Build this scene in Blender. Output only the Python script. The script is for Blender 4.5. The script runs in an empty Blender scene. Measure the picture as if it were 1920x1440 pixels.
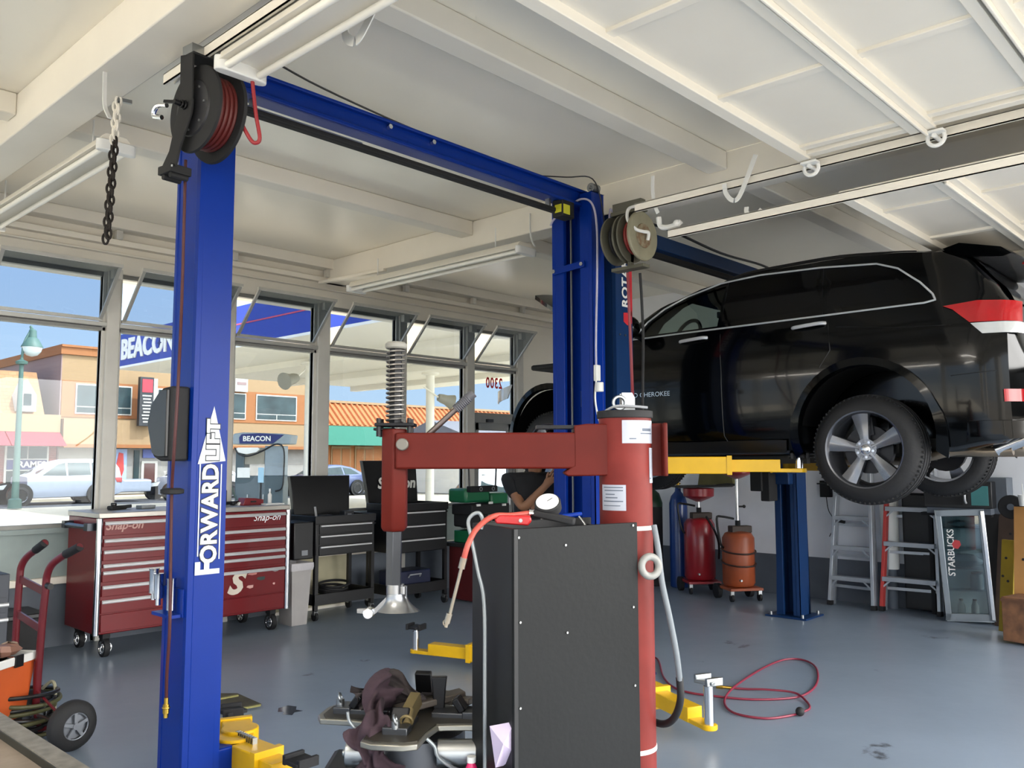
import bpy, bmesh, math, random
from math import pi, sin, cos, radians, sqrt, atan2
from mathutils import Vector, Matrix, Euler, noise
random.seed(7)
D = bpy.data
COL = bpy.context.scene.collection
SC = bpy.context.scene

# ------------------------------------------------------------------ camera
FPX, PITCH, ROLL, YAW = 1605.3, 0.0890, 0.00202, 0.75465
cyw, syw = cos(YAW), sin(YAW)
def _w(f, l, u):
    return Vector((f*cyw - l*syw, f*syw + l*cyw, u))
# world X runs along the glazed wall, world Y towards it
_F = _w(cos(PITCH), 0, sin(PITCH)); _U = _w(-sin(PITCH), 0, cos(PITCH)); _R = _w(0, -1, 0)
_R2 = _R*cos(ROLL) - _U*sin(ROLL); _U2 = _R*sin(ROLL) + _U*cos(ROLL)
EYE = Vector((0, 0, 1.6))
cam_d = D.cameras.new('camera'); cam = D.objects.new('camera', cam_d); COL.objects.link(cam)
cam_d.sensor_width = 36; cam_d.lens = FPX*36/1920; cam_d.clip_start = .05; cam_d.clip_end = 600
cam.matrix_world = Matrix(((_R2.x, _U2.x, -_F.x, EYE.x), (_R2.y, _U2.y, -_F.y, EYE.y), (_R2.z, _U2.z, -_F.z, EYE.z), (0, 0, 0, 1)))
SC.camera = cam
def at(x, y, X=None, Y=None, z=None, d=None):
    """point of the place seen at photo pixel x, y on a plane X=, Y=, z= or at depth d"""
    r = _F + _R2*((x-960)/FPX) - _U2*((y-720)/FPX)
    t = (z-1.6)/r.z if z is not None else X/r.x if X is not None else Y/r.y if Y is not None else d
    return EYE + r*t
VROT = YAW - pi/2          # z rotation that makes local x = camera right, local y = away

# ------------------------------------------------------------------ light
SC.view_settings.view_transform = 'Standard'; SC.view_settings.look = 'None'
SC.view_settings.gamma = 1; SC.view_settings.use_curve_mapping = False
SC.view_settings.exposure = 3.12
wd = D.worlds.new('sky'); SC.world = wd; wd.use_nodes = True
nt = wd.node_tree; nt.nodes.clear()
SUN_DIR = Vector((.42, -.78, 1.15)).normalized()
FILL_GLOW = 7          # glow of the unseen strip lights added to brighten the interior
HAZE = 1.4        # bright summer haze round the sun, behind the camera; clear pale blue opposite
_n = lambda t: nt.nodes.new(t)
tc = _n('ShaderNodeTexCoord'); dp = _n('ShaderNodeVectorMath'); dp.operation = 'DOT_PRODUCT'; dp.inputs[1].default_value = Vector((.42, -.78, .45)).normalized()
nt.links.new(tc.outputs['Generated'], dp.inputs[0])
mp = _n('ShaderNodeMapRange'); mp.inputs[1].default_value = -.15; mp.inputs[2].default_value = 1; nt.links.new(dp.outputs['Value'], mp.inputs[0])
pw = _n('ShaderNodeMath'); pw.operation = 'POWER'; pw.inputs[1].default_value = 1.6; nt.links.new(mp.outputs[0], pw.inputs[0])
sx = _n('ShaderNodeSeparateXYZ'); nt.links.new(tc.outputs['Generated'], sx.inputs[0])
rp = _n('ShaderNodeValToRGB'); e = rp.color_ramp.elements; e[0].position = 0; e[0].color = (.150, .182, .208, 1); e[1].position = .7; e[1].color = (.070, .110, .205, 1)
e2 = rp.color_ramp.elements.new(.22); e2.color = (.110, .158, .232, 1)
nt.links.new(sx.outputs['Z'], rp.inputs[0])
mx = _n('ShaderNodeMix'); mx.data_type = 'RGBA'; mx.blend_type = 'ADD'; mx.inputs[0].default_value = 1
hz = _n('ShaderNodeVectorMath'); hz.operation = 'SCALE'; hz.inputs[0].default_value = (1.0, .955, .88); nt.links.new(pw.outputs[0], hz.inputs['Scale'])
h2 = _n('ShaderNodeVectorMath'); h2.operation = 'SCALE'; h2.inputs['Scale'].default_value = HAZE; nt.links.new(hz.outputs[0], h2.inputs[0])
nt.links.new(rp.outputs[0], mx.inputs[6]); nt.links.new(h2.outputs[0], mx.inputs[7])
bgn = _n('ShaderNodeBackground'); out = _n('ShaderNodeOutputWorld')
nt.links.new(mx.outputs[2], bgn.inputs[0]); nt.links.new(bgn.outputs[0], out.inputs[0])
sl = D.lights.new('sun', 'SUN'); sl.energy = 1.08; sl.angle = radians(.6); sl.color = (1, .95, .86)
so = D.objects.new('sun', sl); COL.objects.link(so)
so.rotation_euler = (-SUN_DIR).to_track_quat('-Z', 'Y').to_euler()

# ------------------------------------------------------------------ materials
def S(h):
    h = h.lstrip('#'); v = [int(h[i:i+2], 16)/255 for i in (0, 2, 4)]
    return tuple((c/12.92 if c <= .04045 else ((c+.055)/1.055)**2.4) for c in v) + (1,)
MC = {}
def mat(name, col, rough=.5, metal=0, var=.12, vscale=6, bump=0, bscale=40, coat=0, emit=0, spec=None, col2=None):
    if name in MC: return MC[name]
    m = D.materials.new(name); m.use_nodes = True; MC[name] = m
    n = m.node_tree.nodes; l = m.node_tree.links; b = n['Principled BSDF']
    c = S(col) if isinstance(col, str) else col
    tc = n.new('ShaderNodeTexCoord'); nz = n.new('ShaderNodeTexNoise'); nz.inputs['Scale'].default_value = vscale
    nz.inputs['Detail'].default_value = 5; l.new(tc.outputs['Object'], nz.inputs['Vector'])
    mx = n.new('ShaderNodeMix'); mx.data_type = 'RGBA'
    c2 = S(col2) if col2 else tuple(x*(1-var) for x in c[:3]) + (1,)
    mx.inputs[6].default_value = c; mx.inputs[7].default_value = c2
    rp = n.new('ShaderNodeMapRange'); rp.inputs[1].default_value = .35; rp.inputs[2].default_value = .7
    l.new(nz.outputs[0], rp.inputs[0]); l.new(rp.outputs[0], mx.inputs[0]); l.new(mx.outputs[2], b.inputs['Base Color'])
    b.inputs['Roughness'].default_value = rough; b.inputs['Metallic'].default_value = metal
    if coat: b.inputs['Coat Weight'].default_value = coat; b.inputs['Coat Roughness'].default_value = .05
    if spec is not None: b.inputs['Specular IOR Level'].default_value = spec
    if bump:
        n2 = n.new('ShaderNodeTexNoise'); n2.inputs['Scale'].default_value = bscale; l.new(tc.outputs['Object'], n2.inputs['Vector'])
        bp = n.new('ShaderNodeBump'); bp.inputs['Strength'].default_value = bump; bp.inputs['Distance'].default_value = .01
        l.new(n2.outputs[0], bp.inputs['Height']); l.new(bp.outputs[0], b.inputs['Normal'])
    if emit: b.inputs['Emission Color'].default_value = c; b.inputs['Emission Strength'].default_value = emit
    return m
def glass(name, tint, refl=.12, rough=.0):
    if name in MC: return MC[name]
    m = D.materials.new(name); m.use_nodes = True; MC[name] = m
    n = m.node_tree.nodes; l = m.node_tree.links; n.clear()
    o = n.new('ShaderNodeOutputMaterial'); t = n.new('ShaderNodeBsdfTransparent'); g = n.new('ShaderNodeBsdfGlossy')
    t.inputs[0].default_value = S(tint); g.inputs['Roughness'].default_value = rough
    x = n.new('ShaderNodeMixShader'); f = n.new('ShaderNodeLayerWeight'); f.inputs[0].default_value = .5
    pw = n.new('ShaderNodeMath'); pw.operation = 'POWER'; pw.inputs[1].default_value = 4; l.new(f.outputs['Facing'], pw.inputs[0])
    mr = n.new('ShaderNodeMath'); mr.operation = 'MULTIPLY_ADD'; mr.inputs[1].default_value = .8; mr.inputs[2].default_value = refl; mr.use_clamp = True
    l.new(pw.outputs[0], mr.inputs[0]); l.new(mr.outputs[0], x.inputs[0])
    l.new(t.outputs[0], x.inputs[1]); l.new(g.outputs[0], x.inputs[2]); l.new(x.outputs[0], o.inputs[0])
    return m

# ------------------------------------------------------------------ mesh helpers
class MB:
    def __init__(s): s.v = []; s.f = []; s.m = []; s.T = [Matrix.Identity(4)]
    def push(s, *ms):
        t = s.T[-1]
        for m in ms: t = t @ m
        s.T.append(t); return s
    def pop(s): s.T.pop(); return s
    def add(s, vs, fs):
        b = len(s.v); t = s.T[-1]
        s.v += [tuple(t @ Vector(p)) for p in vs]; s.f += [tuple(b+i for i in f) for f in fs]; return s
    def box(s, x0, x1, y0, y1, z0, z1):
        return s.add([(x0,y0,z0),(x1,y0,z0),(x1,y1,z0),(x0,y1,z0),(x0,y0,z1),(x1,y0,z1),(x1,y1,z1),(x0,y1,z1)],
                     [(3,2,1,0),(4,5,6,7),(0,1,5,4),(1,2,6,5),(2,3,7,6),(3,0,4,7)])
    def bar(s, a, b, w, h=None, up=(0,0,1)):
        """rectangular bar from a to b, w across, h along up"""
        h = h or w; a, b = Vector(a), Vector(b); d = (b-a).normalized(); u = Vector(up)
        if abs(d.dot(u)) > .99: u = Vector((0,1,0))
        r = d.cross(u).normalized()*w/2; u = r.cross(d).normalized()*h/2
        vs = [p+x for p in (a, b) for x in (-r-u, r-u, r+u, -r+u)]
        return s.add(vs, [(0,1,2,3)[::-1],(4,5,6,7),(0,1,5,4),(1,2,6,5),(2,3,7,6),(3,0,4,7)][0:6])
    def cyl(s, a, b, r, r2=None, n=20, caps=True):
        r2 = r if r2 is None else r2; a, b = Vector(a), Vector(b); d = (b-a).normalized()
        u = Vector((0,0,1)) if abs(d.z) < .95 else Vector((1,0,0)); x = d.cross(u).normalized(); y = d.cross(x)
        vs = []
        for p, q in ((a, r), (b, r2)): vs += [p + (x*cos(2*pi*i/n) + y*sin(2*pi*i/n))*q for i in range(n)]
        fs = [(i, (i+1) % n, n+(i+1) % n, n+i) for i in range(n)]
        if caps: fs += [tuple(range(n))[::-1], tuple(range(n, 2*n))]
        return s.add(vs, fs)
    def lathe(s, a, axis, prof, n=28, ring=False):
        """prof: list of (distance along axis, radius)"""
        a = Vector(a); d = Vector(axis).normalized(); u = Vector((0,0,1)) if abs(d.z) < .95 else Vector((1,0,0))
        x = d.cross(u).normalized(); y = d.cross(x); vs = []; fs = []
        for t, r in prof: vs += [a + d*t + (x*cos(2*pi*i/n)+y*sin(2*pi*i/n))*max(r, 1e-4) for i in range(n)]
        for k in range(len(prof)-1):
            fs += [(k*n+i, k*n+(i+1) % n, (k+1)*n+(i+1) % n, (k+1)*n+i) for i in range(n)]
        if ring: k = len(prof)-1; fs += [(k*n+i, k*n+(i+1) % n, (i+1) % n, i) for i in range(n)]
        else: fs += [tuple(range(n))[::-1], tuple(range((len(prof)-1)*n, len(prof)*n))]
        return s.add(vs, fs)
    def tube(s, pts, r, n=8, smooth=0, closed=False):
        P = [Vector(p) for p in pts]
        if smooth: P = spline(P, smooth)
        vs = []; fs = []; m = len(P); pu = None
        for i, p in enumerate(P):
            d = (P[min(i+1, m-1)] - P[max(i-1, 0)]).normalized()
            if pu is None: pu = Vector((0,0,1)) if abs(d.z) < .9 else Vector((1,0,0))
            x = d.cross(pu).normalized(); y = x.cross(d).normalized(); pu = y
            rr = r[i*len(r)//m] if isinstance(r, (list, tuple)) else r
            vs += [p + (x*cos(2*pi*k/n)+y*sin(2*pi*k/n))*rr for k in range(n)]
        for i in range(m-1): fs += [(i*n+k, i*n+(k+1) % n, (i+1)*n+(k+1) % n, (i+1)*n+k) for k in range(n)]
        fs += [tuple(range(n))[::-1], tuple(range((m-1)*n, m*n))]
        return s.add(vs, fs)
    def prism(s, poly, h0, h1, plane='xy'):
        """extruded polygon; plane xy -> z extrusion, xz -> y, yz -> x"""
        f = {'xy': lambda p, h: (p[0], p[1], h), 'xz': lambda p, h: (p[0], h, p[1]), 'yz': lambda p, h: (h, p[0], p[1])}[plane]
        n = len(poly); vs = [f(p, h0) for p in poly] + [f(p, h1) for p in poly]
        return s.add(vs, [tuple(range(n))[::-1], tuple(range(n, 2*n))] + [(i, (i+1) % n, n+(i+1) % n, n+i) for i in range(n)])
    def torus(s, c, axis, R, r, n=36, k=10, a0=0, a1=2*pi):
        d = Vector(axis).normalized(); u = Vector((0,0,1)) if abs(d.z) < .95 else Vector((1,0,0))
        x = d.cross(u).normalized(); y = d.cross(x); c = Vector(c); full = abs(a1-a0-2*pi) < 1e-6
        vs = []; fs = []; m = n if full else n+1
        for i in range(m):
            t = a0+(a1-a0)*i/n; e = x*cos(t)+y*sin(t)
            vs += [c + e*(R + r*cos(2*pi*j/k)) + d*r*sin(2*pi*j/k) for j in range(k)]
        for i in range(n if full else n):
            i2 = (i+1) % m
            fs += [(i*k+j, i*k+(j+1) % k, i2*k+(j+1) % k, i2*k+j) for j in range(k)]
        return s.add(vs, fs)
    def ball(s, c, r, n=16, sc=(1,1,1)):
        c = Vector(c); vs = []; fs = []; h = n//2
        for i in range(h+1):
            t = pi*i/h
            vs += [c + Vector((r*sc[0]*sin(t)*cos(2*pi*j/n), r*sc[1]*sin(t)*sin(2*pi*j/n), r*sc[2]*cos(t))) for j in range(n)]
        for i in range(h): fs += [(i*n+j, (i+1)*n+j, (i+1)*n+(j+1) % n, i*n+(j+1) % n) for j in range(n)]
        return s.add(vs, fs)
    def quad(s, a, b, c, d): return s.add([a, b, c, d], [(0,1,2,3)])
    def loft(s, rings, caps=True, closed=True):
        n = len(rings[0]); vs = [p for r in rings for p in r]; fs = []
        for k in range(len(rings)-1):
            fs += [(k*n+i, k*n+(i+1) % n, (k+1)*n+(i+1) % n, (k+1)*n+i) for i in range(n if closed else n-1)]
        if caps: fs += [tuple(range(n))[::-1], tuple(range((len(rings)-1)*n, len(rings)*n))]
        return s.add(vs, fs)
    def build(s, name, m, parent=None, bevel=0, sharp=35, seg=2, **kw):
        me = D.meshes.new(name)
        nv = len(s.v)
        if any(i >= nv or i < 0 for f in s.f for i in f): print('BADMESH', name)
        me.from_pydata(s.v, [], s.f); me.validate()
        bm = bmesh.new(); bm.from_mesh(me); bmesh.ops.remove_doubles(bm, verts=bm.verts, dist=1e-5)
        bmesh.ops.recalc_face_normals(bm, faces=bm.faces); bm.to_mesh(me); bm.free()
        me.materials.append(m)
        me.polygons.foreach_set('use_smooth', [True]*len(me.polygons)); me.set_sharp_from_angle(angle=radians(sharp))
        o = D.objects.new(name, me); COL.objects.link(o)
        if parent: o.parent = parent
        if bevel:
            b = o.modifiers.new('bevel', 'BEVEL'); b.width = bevel; b.segments = seg; b.limit_method = 'ANGLE'; b.angle_limit = radians(40); b.harden_normals = False
        for k, v in kw.items(): o[k] = v
        return o
def spline(P, k):
    out = []; n = len(P)
    for i in range(n-1):
        a, b, c, d = P[max(i-1, 0)], P[i], P[i+1], P[min(i+2, n-1)]
        for j in range(k):
            t = j/k
            out.append(.5*((2*b)+(-a+c)*t+(2*a-5*b+4*c-d)*t*t+(-a+3*b-3*c+d)*t**3))
    out.append(P[-1]); return out
def tag(o, label, cat, group=None, kind=None):
    o['label'] = label; o['category'] = cat
    if group: o['group'] = group
    if kind: o['kind'] = kind
    return o
def thing(name, loc, rz=0, label=None, cat=None, group=None):
    o = D.objects.new(name, None); COL.objects.link(o); o.location = loc; o.rotation_euler = (0, 0, rz); o.empty_display_size = .1
    if label: tag(o, label, cat, group)
    return o
def struct(name, mb, m, **kw):
    o = mb.build(name, m, **kw); o['kind'] = 'structure'; return o
def copytree(o, parent=None):
    c = o.copy(); COL.objects.link(c)
    if parent: c.parent = parent
    for ch in list(o.children): copytree(ch, c)
    return c
def text(name, s, size, m, parent=None, loc=(0,0,0), rot=(0,0,0), ext=.001, sx=1, bold=0, shear=0, align='CENTER', space=1, mirror=False):
    """real lettering as a thin mesh; rot as Euler or Matrix"""
    cu = D.curves.new(name, 'FONT'); cu.body = s; cu.size = size; cu.extrude = ext; cu.align_x = align; cu.align_y = 'CENTER'
    cu.offset = bold; cu.shear = shear; cu.space_character = space; cu.resolution_u = 3
    t = D.objects.new('tmp', cu); COL.objects.link(t)
    dg = bpy.context.evaluated_depsgraph_get(); dg.update()
    me = D.meshes.new_from_object(t.evaluated_get(dg)); D.objects.remove(t); D.curves.remove(cu)
    M = (rot.to_4x4() if isinstance(rot, Matrix) else Euler(rot).to_matrix().to_4x4())
    me.transform(Matrix.Translation(loc) @ M @ Matrix.Diagonal((-sx if mirror else sx, 1, 1, 1)))
    me.materials.clear(); me.materials.append(m); me.name = name
    o = D.objects.new(name, me); COL.objects.link(o)
    if parent: o.parent = parent
    return o
def TR(x, y, z): return Matrix.Translation((x, y, z))
def RX(a): return Matrix.Rotation(a, 4, 'X')
def RY(a): return Matrix.Rotation(a, 4, 'Y')
def RZ(a): return Matrix.Rotation(a, 4, 'Z')

M_wht = mat('white_paint', '#ebe5d8', .55, var=.06, vscale=1.2, bump=.05, bscale=8)
M_ceil = mat('ceiling_paint', '#f3ecdc', .30, var=.07, vscale=.6, bump=.12, bscale=3)
M_beam = mat('beam_paint', '#ebe5d8', .5, var=.08, vscale=1.5)
M_blk = mat('black_paint', '#141416', .35, var=.3)
M_blkm = mat('black_matte', '#19191b', .75, var=.3)
M_rub = mat('rubber', '#17171a', .7, var=.3, bump=.1)
M_chr = mat('chrome', '#d8dadd', .15, 1, var=.05)
M_stl = mat('brushed_steel', '#a9acad', .35, 1, var=.15)
M_alu = mat('aluminium', '#c3c8cc', .38, .85, var=.12)
M_blu = mat('bright_blue_enamel', '#042c84', .32, var=.05, spec=.18)
M_dblu = mat('dark_blue_enamel', '#12315c', .4, var=.1, spec=.3)
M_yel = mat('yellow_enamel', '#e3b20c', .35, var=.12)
M_red = mat('faded_red_enamel', '#58170f', .5, var=.14, vscale=9, spec=.18)
M_red2 = mat('red_enamel', '#b32024', .3, var=.1)
M_tred = mat('deep_red_lacquer', '#6a0c14', .32, var=.06, coat=.06, spec=.3)
M_whp = mat('white_plastic', '#e6e6e2', .4, var=.05)
M_brs = mat('brass', '#c9a44a', .3, 1)

# ================================================================== THE ROOM
def node_floor():
    m = mat('grey_epoxy_floor', '#808d9c', .3, var=.14, vscale=.9, bump=.04, bscale=14)
    n = m.node_tree.nodes; l = m.node_tree.links; b = n['Principled BSDF']
    src = b.inputs['Base Color'].links[0].from_socket
    tc = n.new('ShaderNodeTexCoord'); z = n.new('ShaderNodeTexNoise'); z.inputs['Scale'].default_value = 1.7; z.inputs['Detail'].default_value = 9; z.inputs['Roughness'].default_value = .65
    l.new(tc.outputs['Object'], z.inputs['Vector'])
    r = n.new('ShaderNodeValToRGB'); r.color_ramp.elements[0].position = .66; r.color_ramp.elements[1].position = .70
    l.new(z.outputs[0], r.inputs[0])
    mx = n.new('ShaderNodeMix'); mx.data_type = 'RGBA'; mx.inputs[7].default_value = S('#4a5058')
    l.new(r.outputs[0], mx.inputs[0]); l.new(src, mx.inputs[6]); l.new(mx.outputs[2], b.inputs['Base Color'])
    rr = n.new('ShaderNodeMapRange'); rr.inputs[3].default_value = .22; rr.inputs[4].default_value = .45
    l.new(z.outputs[0], rr.inputs[0]); l.new(rr.outputs[0], b.inputs['Roughness'])
    return m
M_floor = node_floor()
M_dgr = mat('dark_grey_wall_paint', '#5a616b', .6)
M_ggr = mat('grey_green_wall_paint', '#8c9895', .6)
M_pgr = mat('pale_grey_wall_paint', '#e6e9ef', .6, var=.04)
M_frm = mat('window_frame_metal', '#b9b8b2', .4, .3)
M_frd = mat('dark_window_gasket', '#3b3c42', .5)
M_pane = glass('window_glass', '#d4dade', .03)
M_sash = glass('sash_glass', '#cbd1d6', .03)
XL, XR, YB, YW, ZC = -5.0, 9.8, -1.5, 8.15, 3.85
struct('floor', MB().box(XL-.2, XR+.2, YB-.2, YW+.15, -.2, 0), M_floor)
c = MB().box(XL-.2, XR+.2, YB-.2, YW+.15, ZC, ZC+.25)
struct('ceiling', c, M_ceil)
# beams along Y (main) and X (joists) : each its own object
for i, x in enumerate((-2.3, 1.62, 5.51)):
    struct('trim_%d' % (i+1), MB().box(x, x+.24, YB, YW-.05, 3.6, ZC), M_beam, bevel=.008)
k = 4
for y in (.36, 3.02, 5.68):
    for a, b in ((XL, -2.3), (-2.06, 1.62), (1.86, 5.51), (5.75, XR)):
        if b < 1: continue
        struct('trim_%d' % k, MB().box(a, b, y, y+.16, 3.71, ZC), M_beam, bevel=.01); k += 1
# glazed wall
w = MB().box(XL, XR, 8.10, 8.22, 3.35, 3.80)
w.box(XL, XR, 8.02, 8.10, 3.60, 3.655).box(XL, XR, 8.04, 8.10, 3.52, 3.535)
w.box(XL, XR, 7.93, 8.10, 3.74, ZC)
w.box(XL, XR, 8.22, 8.52, 3.35, 3.95)
struct('wall_front', w, M_beam, bevel=.004)
mull = [(-3.72, .11), (-2.57, .11), (-1.41, .11), (-.26, .11), (.89, .11), (2.04, .11), (3.19, .115), (4.36, .11), (5.50, .156), (6.645, .11), (7.79, .135), (8.75, .115)]
for x, wd_ in mull:
    m_ = MB().box(x-wd_/2, x+wd_/2, 8.06, 8.22, 0, 3.36)
    m_.box(x-wd_/2-.03, x+wd_/2+.03, 8.10, 8.17, 0, 3.36)
    m_.box(x-.03, x+.03, 7.99, 8.06, 3.655, 3.74).box(x-.045, x+.045, 8.0, 8.08, 3.28, 3.37)
    struct('trim_%d' % k, m_, mat('mullion_paint', '#cbc8c0', .5, var=.08), bevel=.006); k += 1
w = MB().box(XL, 7.72, 8.10, 8.22, .60, 1.0).box(XL, 7.72, 8.05, 8.24, .98, 1.02)
struct('wall_front_apron', w, M_ggr)
w = MB().box(XL, 7.72, 8.10, 8.22, 0, .54)
struct('baseboard_front', w, M_dgr)
struct('trim_%d' % k, MB().box(XL, 7.72, 8.04, 8.22, .54, .60), M_wht, bevel=.005); k += 1
struct('wall_front_end', MB().box(8.80, XR, 8.08, 8.22, 0, 3.4), M_wht)
# right wall, left wall, garage-door side
struct('wall_right', MB().box(XR, XR+.15, YB, YW+.1, .47, ZC), M_pgr)
struct('baseboard_right', MB().box(XR-.004, XR+.15, YB, YW, 0, .47), M_dgr)
struct('wall_left', MB().box(XL-.15, XL, YB, -1.0, 0, ZC).box(XL-.15, XL, 3.2, 3.6, 0, ZC).box(XL-.15, XL, 7.9, YW+.1, 0, ZC).box(XL-.15, XL, YB, YW, 3.45, ZC).box(XL-.15, XL, 3.6, 7.9, 0, .5), M_wht)  # unseen wall, its openings added to let daylight in
w = MB().box(XL-.15, XR+.15, YB-.2, YB, 3.2, ZC)
for a, b in ((XL-.15, -4.7), (-2.4, -2.0), (1.45, 1.78), (4.66, 4.86), (9.6, XR+.15)): w.box(a, b, YB-.2, YB, 0, 3.2)  # last opening widened to throw more light on the right wall
struct('wall_back', w, M_wht)

# windows: frame, glass, tilted sash (each bay one window)
def sash(mb, a, b, tilt):
    y0, z0, L = 8.10, 2.90, .60
    y1, z1 = y0 - L*sin(tilt), z0 + L*cos(tilt)
    for x in (a+.02, b-.02): mb.bar((x, y0, z0), (x, y1, z1), .028, .022, up=(0, 1, 0))
    mb.bar((a, y1, z1), (b, y1, z1), .028, .03); mb.bar((a, y0, z0), (b, y0, z0), .03, .03)
    return (y0, z0, y1, z1)
for i in range(len(mull)-1):
    a = mull[i][0]+mull[i][1]/2; b = mull[i+1][0]-mull[i+1][1]/2
    if a < -2.6: continue
    door = i == len(mull)-2
    f = MB(); lo = 2.2 if door else 1.02
    f.box(a, b, 8.12, 8.18, lo, lo+.035).box(a, b, 8.12, 8.18, 3.31, 3.35)
    f.box(a, a+.03, 8.12, 8.18, lo, 3.35).box(b-.03, b, 8.12, 8.18, lo, 3.35)
    f.box(a, b, 8.10, 8.19, 2.80, 2.83)
    win = f.build('window_%d' % (i-1), mat('window_frame_paint', '#8d8c87', .5)); win['kind'] = 'structure'
    MB().box(a, b, 8.06, 8.19, 2.835, 2.875).build('rail', M_frm, win, bevel=.004)
    MB().box(a+.02, b-.02, 8.145, 8.152, lo+.03, 2.81).build('glass_pane', M_pane, win)
    sm = MB(); y0, z0, y1, z1 = sash(sm, a+.03, b-.03, radians(44))
    sh = sm.build('tilted_sash', M_frm, win)
    g = MB(); g.add([(a+.05, y0, z0), (b-.05, y0, z0), (b-.05, y1, z1), (a+.05, y1, z1), (a+.05, y0+.006, z0+.006), (b-.05, y0+.006, z0+.006), (b-.05, y1+.006, z1+.006), (a+.05, y1+.006, z1+.006)],
                    [(3,2,1,0),(4,5,6,7),(0,1,5,4),(1,2,6,5),(2,3,7,6),(3,0,4,7)])
    g.build('sash_glass', M_sash, sh)
    if door:
        text('house_number', '2300', .20, mat('red_lettering', '#e02028', .6), win, ((8.121+8.485)/2, 8.14, 2.642), (pi/2, 0, 0), sx=.72, mirror=True, space=1.15, bold=.005)
# door under the house number
a, b = 7.86, 8.69
f = MB().box(a, b, 8.10, 8.20, 2.10, 2.20).box(a, a+.05, 8.1, 8.2, 0, 2.1).box(b-.05, b, 8.1, 8.2, 0, 2.1)
f.box(a+.05, a+.13, 8.12, 8.17, 0, 2.1).box(b-.13, b-.05, 8.12, 8.17, 0, 2.1).box(a+.05, b-.05, 8.12, 8.17, 2.0, 2.1).box(a+.05, b-.05, 8.12, 8.17, 0, .9)
dr = f.build('door_1', mat('door_grey', '#8d8d8c', .5), bevel=.004); dr['kind'] = 'structure'
MB().box(a+.12, b-.12, 8.142, 8.15, .88, 2.02).build('glass_pane', M_pane, dr)
MB().tube([(b-.17, 8.11, 1.0), (b-.17, 8.06, 1.0), (b-.17, 8.06, 1.25), (b-.17, 8.11, 1.25)], .012).build('door_handle', M_stl, dr)
MB().box(8.10, 8.2, 8.05, 8.1, 2.11, 2.15).build('door_closer', M_frd, dr)

# open sectional garage doors lying under the ceiling
def garage_door(n, x0, x1, ys, z, first):
    d = D.objects.new('door_%d' % n, None); COL.objects.link(d); d['kind'] = 'structure'
    xs = [x1-.12-.89*i for i in range(10) if x1-.12-.89*i > x0+.1]
    for i in range(len(ys)-1):
        ya, yb = ys[i], ys[i+1]          # ya > yb
        m_ = MB().box(x0, x1, yb+.004, ya-.004, z+.045, z+.06)
        m_.box(x0, x1, ya-.075, ya-.006, z, z+.05).box(x0, x1, yb+.006, yb+.055, z, z+.05)
        if i: m_.box(x0, x1, ya-.035, ya-.022, z-.03, z)
        for x in xs: m_.box(x-.028, x+.028, yb+.05, ya-.07, z+.028, z+.05)
        m_.box(x0, x0+.06, yb, ya, z+.015, z+.05).box(x1-.06, x1, yb, ya, z+.015, z+.05)
        m_.build('door_section', M_wht, d, bevel=.004)
    for y in ys[:-1]:
        h = MB().torus((x1+.035, y-.06, z-.035), (1, 0, 0), .042, .011, 20, 8, -.9, 3.9)
        h.box(x1-.02, x1+.04, y-.11, y-.02, z-.02, z-.008).cyl((x1, y-.06, z-.03), (x1+.1, y-.06, z-.03), .012)
        h.build('roller_hinge', M_whp, d)
garage_door(2, 1.95, 4.62, [2.08, 1.41, .82, .23, -.36, -.95], 3.30, 0)
garage_door(3, 4.92, 8.25, [1.98, 1.42, .83, .24, -.35, -.94], 3.12, 0)
# tracks of the garage doors, hung from the ceiling by straps
def track(label, x, z, y0, y1, group=None):
    m_ = MB().box(x-.03, x+.03, y0, y1, z+.05, z+.056).box(x-.03, x-.024, y0, y1, z, z+.055).box(x+.024, x+.03, y0, y1, z+.02, z+.055).box(x-.03, x-.012, y0, y1, z, z+.006)
    o = m_.build('garage_door_track', M_wht); tag(o, label, 'door track'); return o
track('white overhead door track running from the grey hose reel, upper of the pair', 4.72, 3.27, -1.45, 3.27)
track('white overhead door track just beneath the upper track by the grey hose reel', 4.78, 3.06, -1.45, 3.05)
track('white door track tucked along the beam behind the black hose reel', 1.87, 3.50, -1.45, 4.15)
track('white door track under the ceiling beyond the dark vehicle roof', 8.60, 3.38, -1.45, 2.6)

# ================================================================== OUTSIDE
def node_ground():
    m = mat('pale_concrete', '#cbc1aa', .8, var=.12, vscale=.5, bump=.1); return m
M_conc = node_ground()
M_asph = mat('asphalt', '#4b4c50', .85, var=.15)
struct('ground', MB().box(-60, 80, 8.3, 33.2, -.3, -.03).box(-60, -5.2, -1.7, 8.3, -.3, -.03), M_conc)
struct('forecourt', MB().box(-60, 80, -60, -1.7, -.3, -.03), mat('sunlit_forecourt_concrete', '#8f887c', .85, var=.08, vscale=.5))
struct('street', MB().box(-60, 90, 33.2, 38.0, -.3, -.05), M_asph)
struct('sidewalk', MB().box(-60, 90, 38.0, 75, -.3, .06), M_conc)

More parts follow.
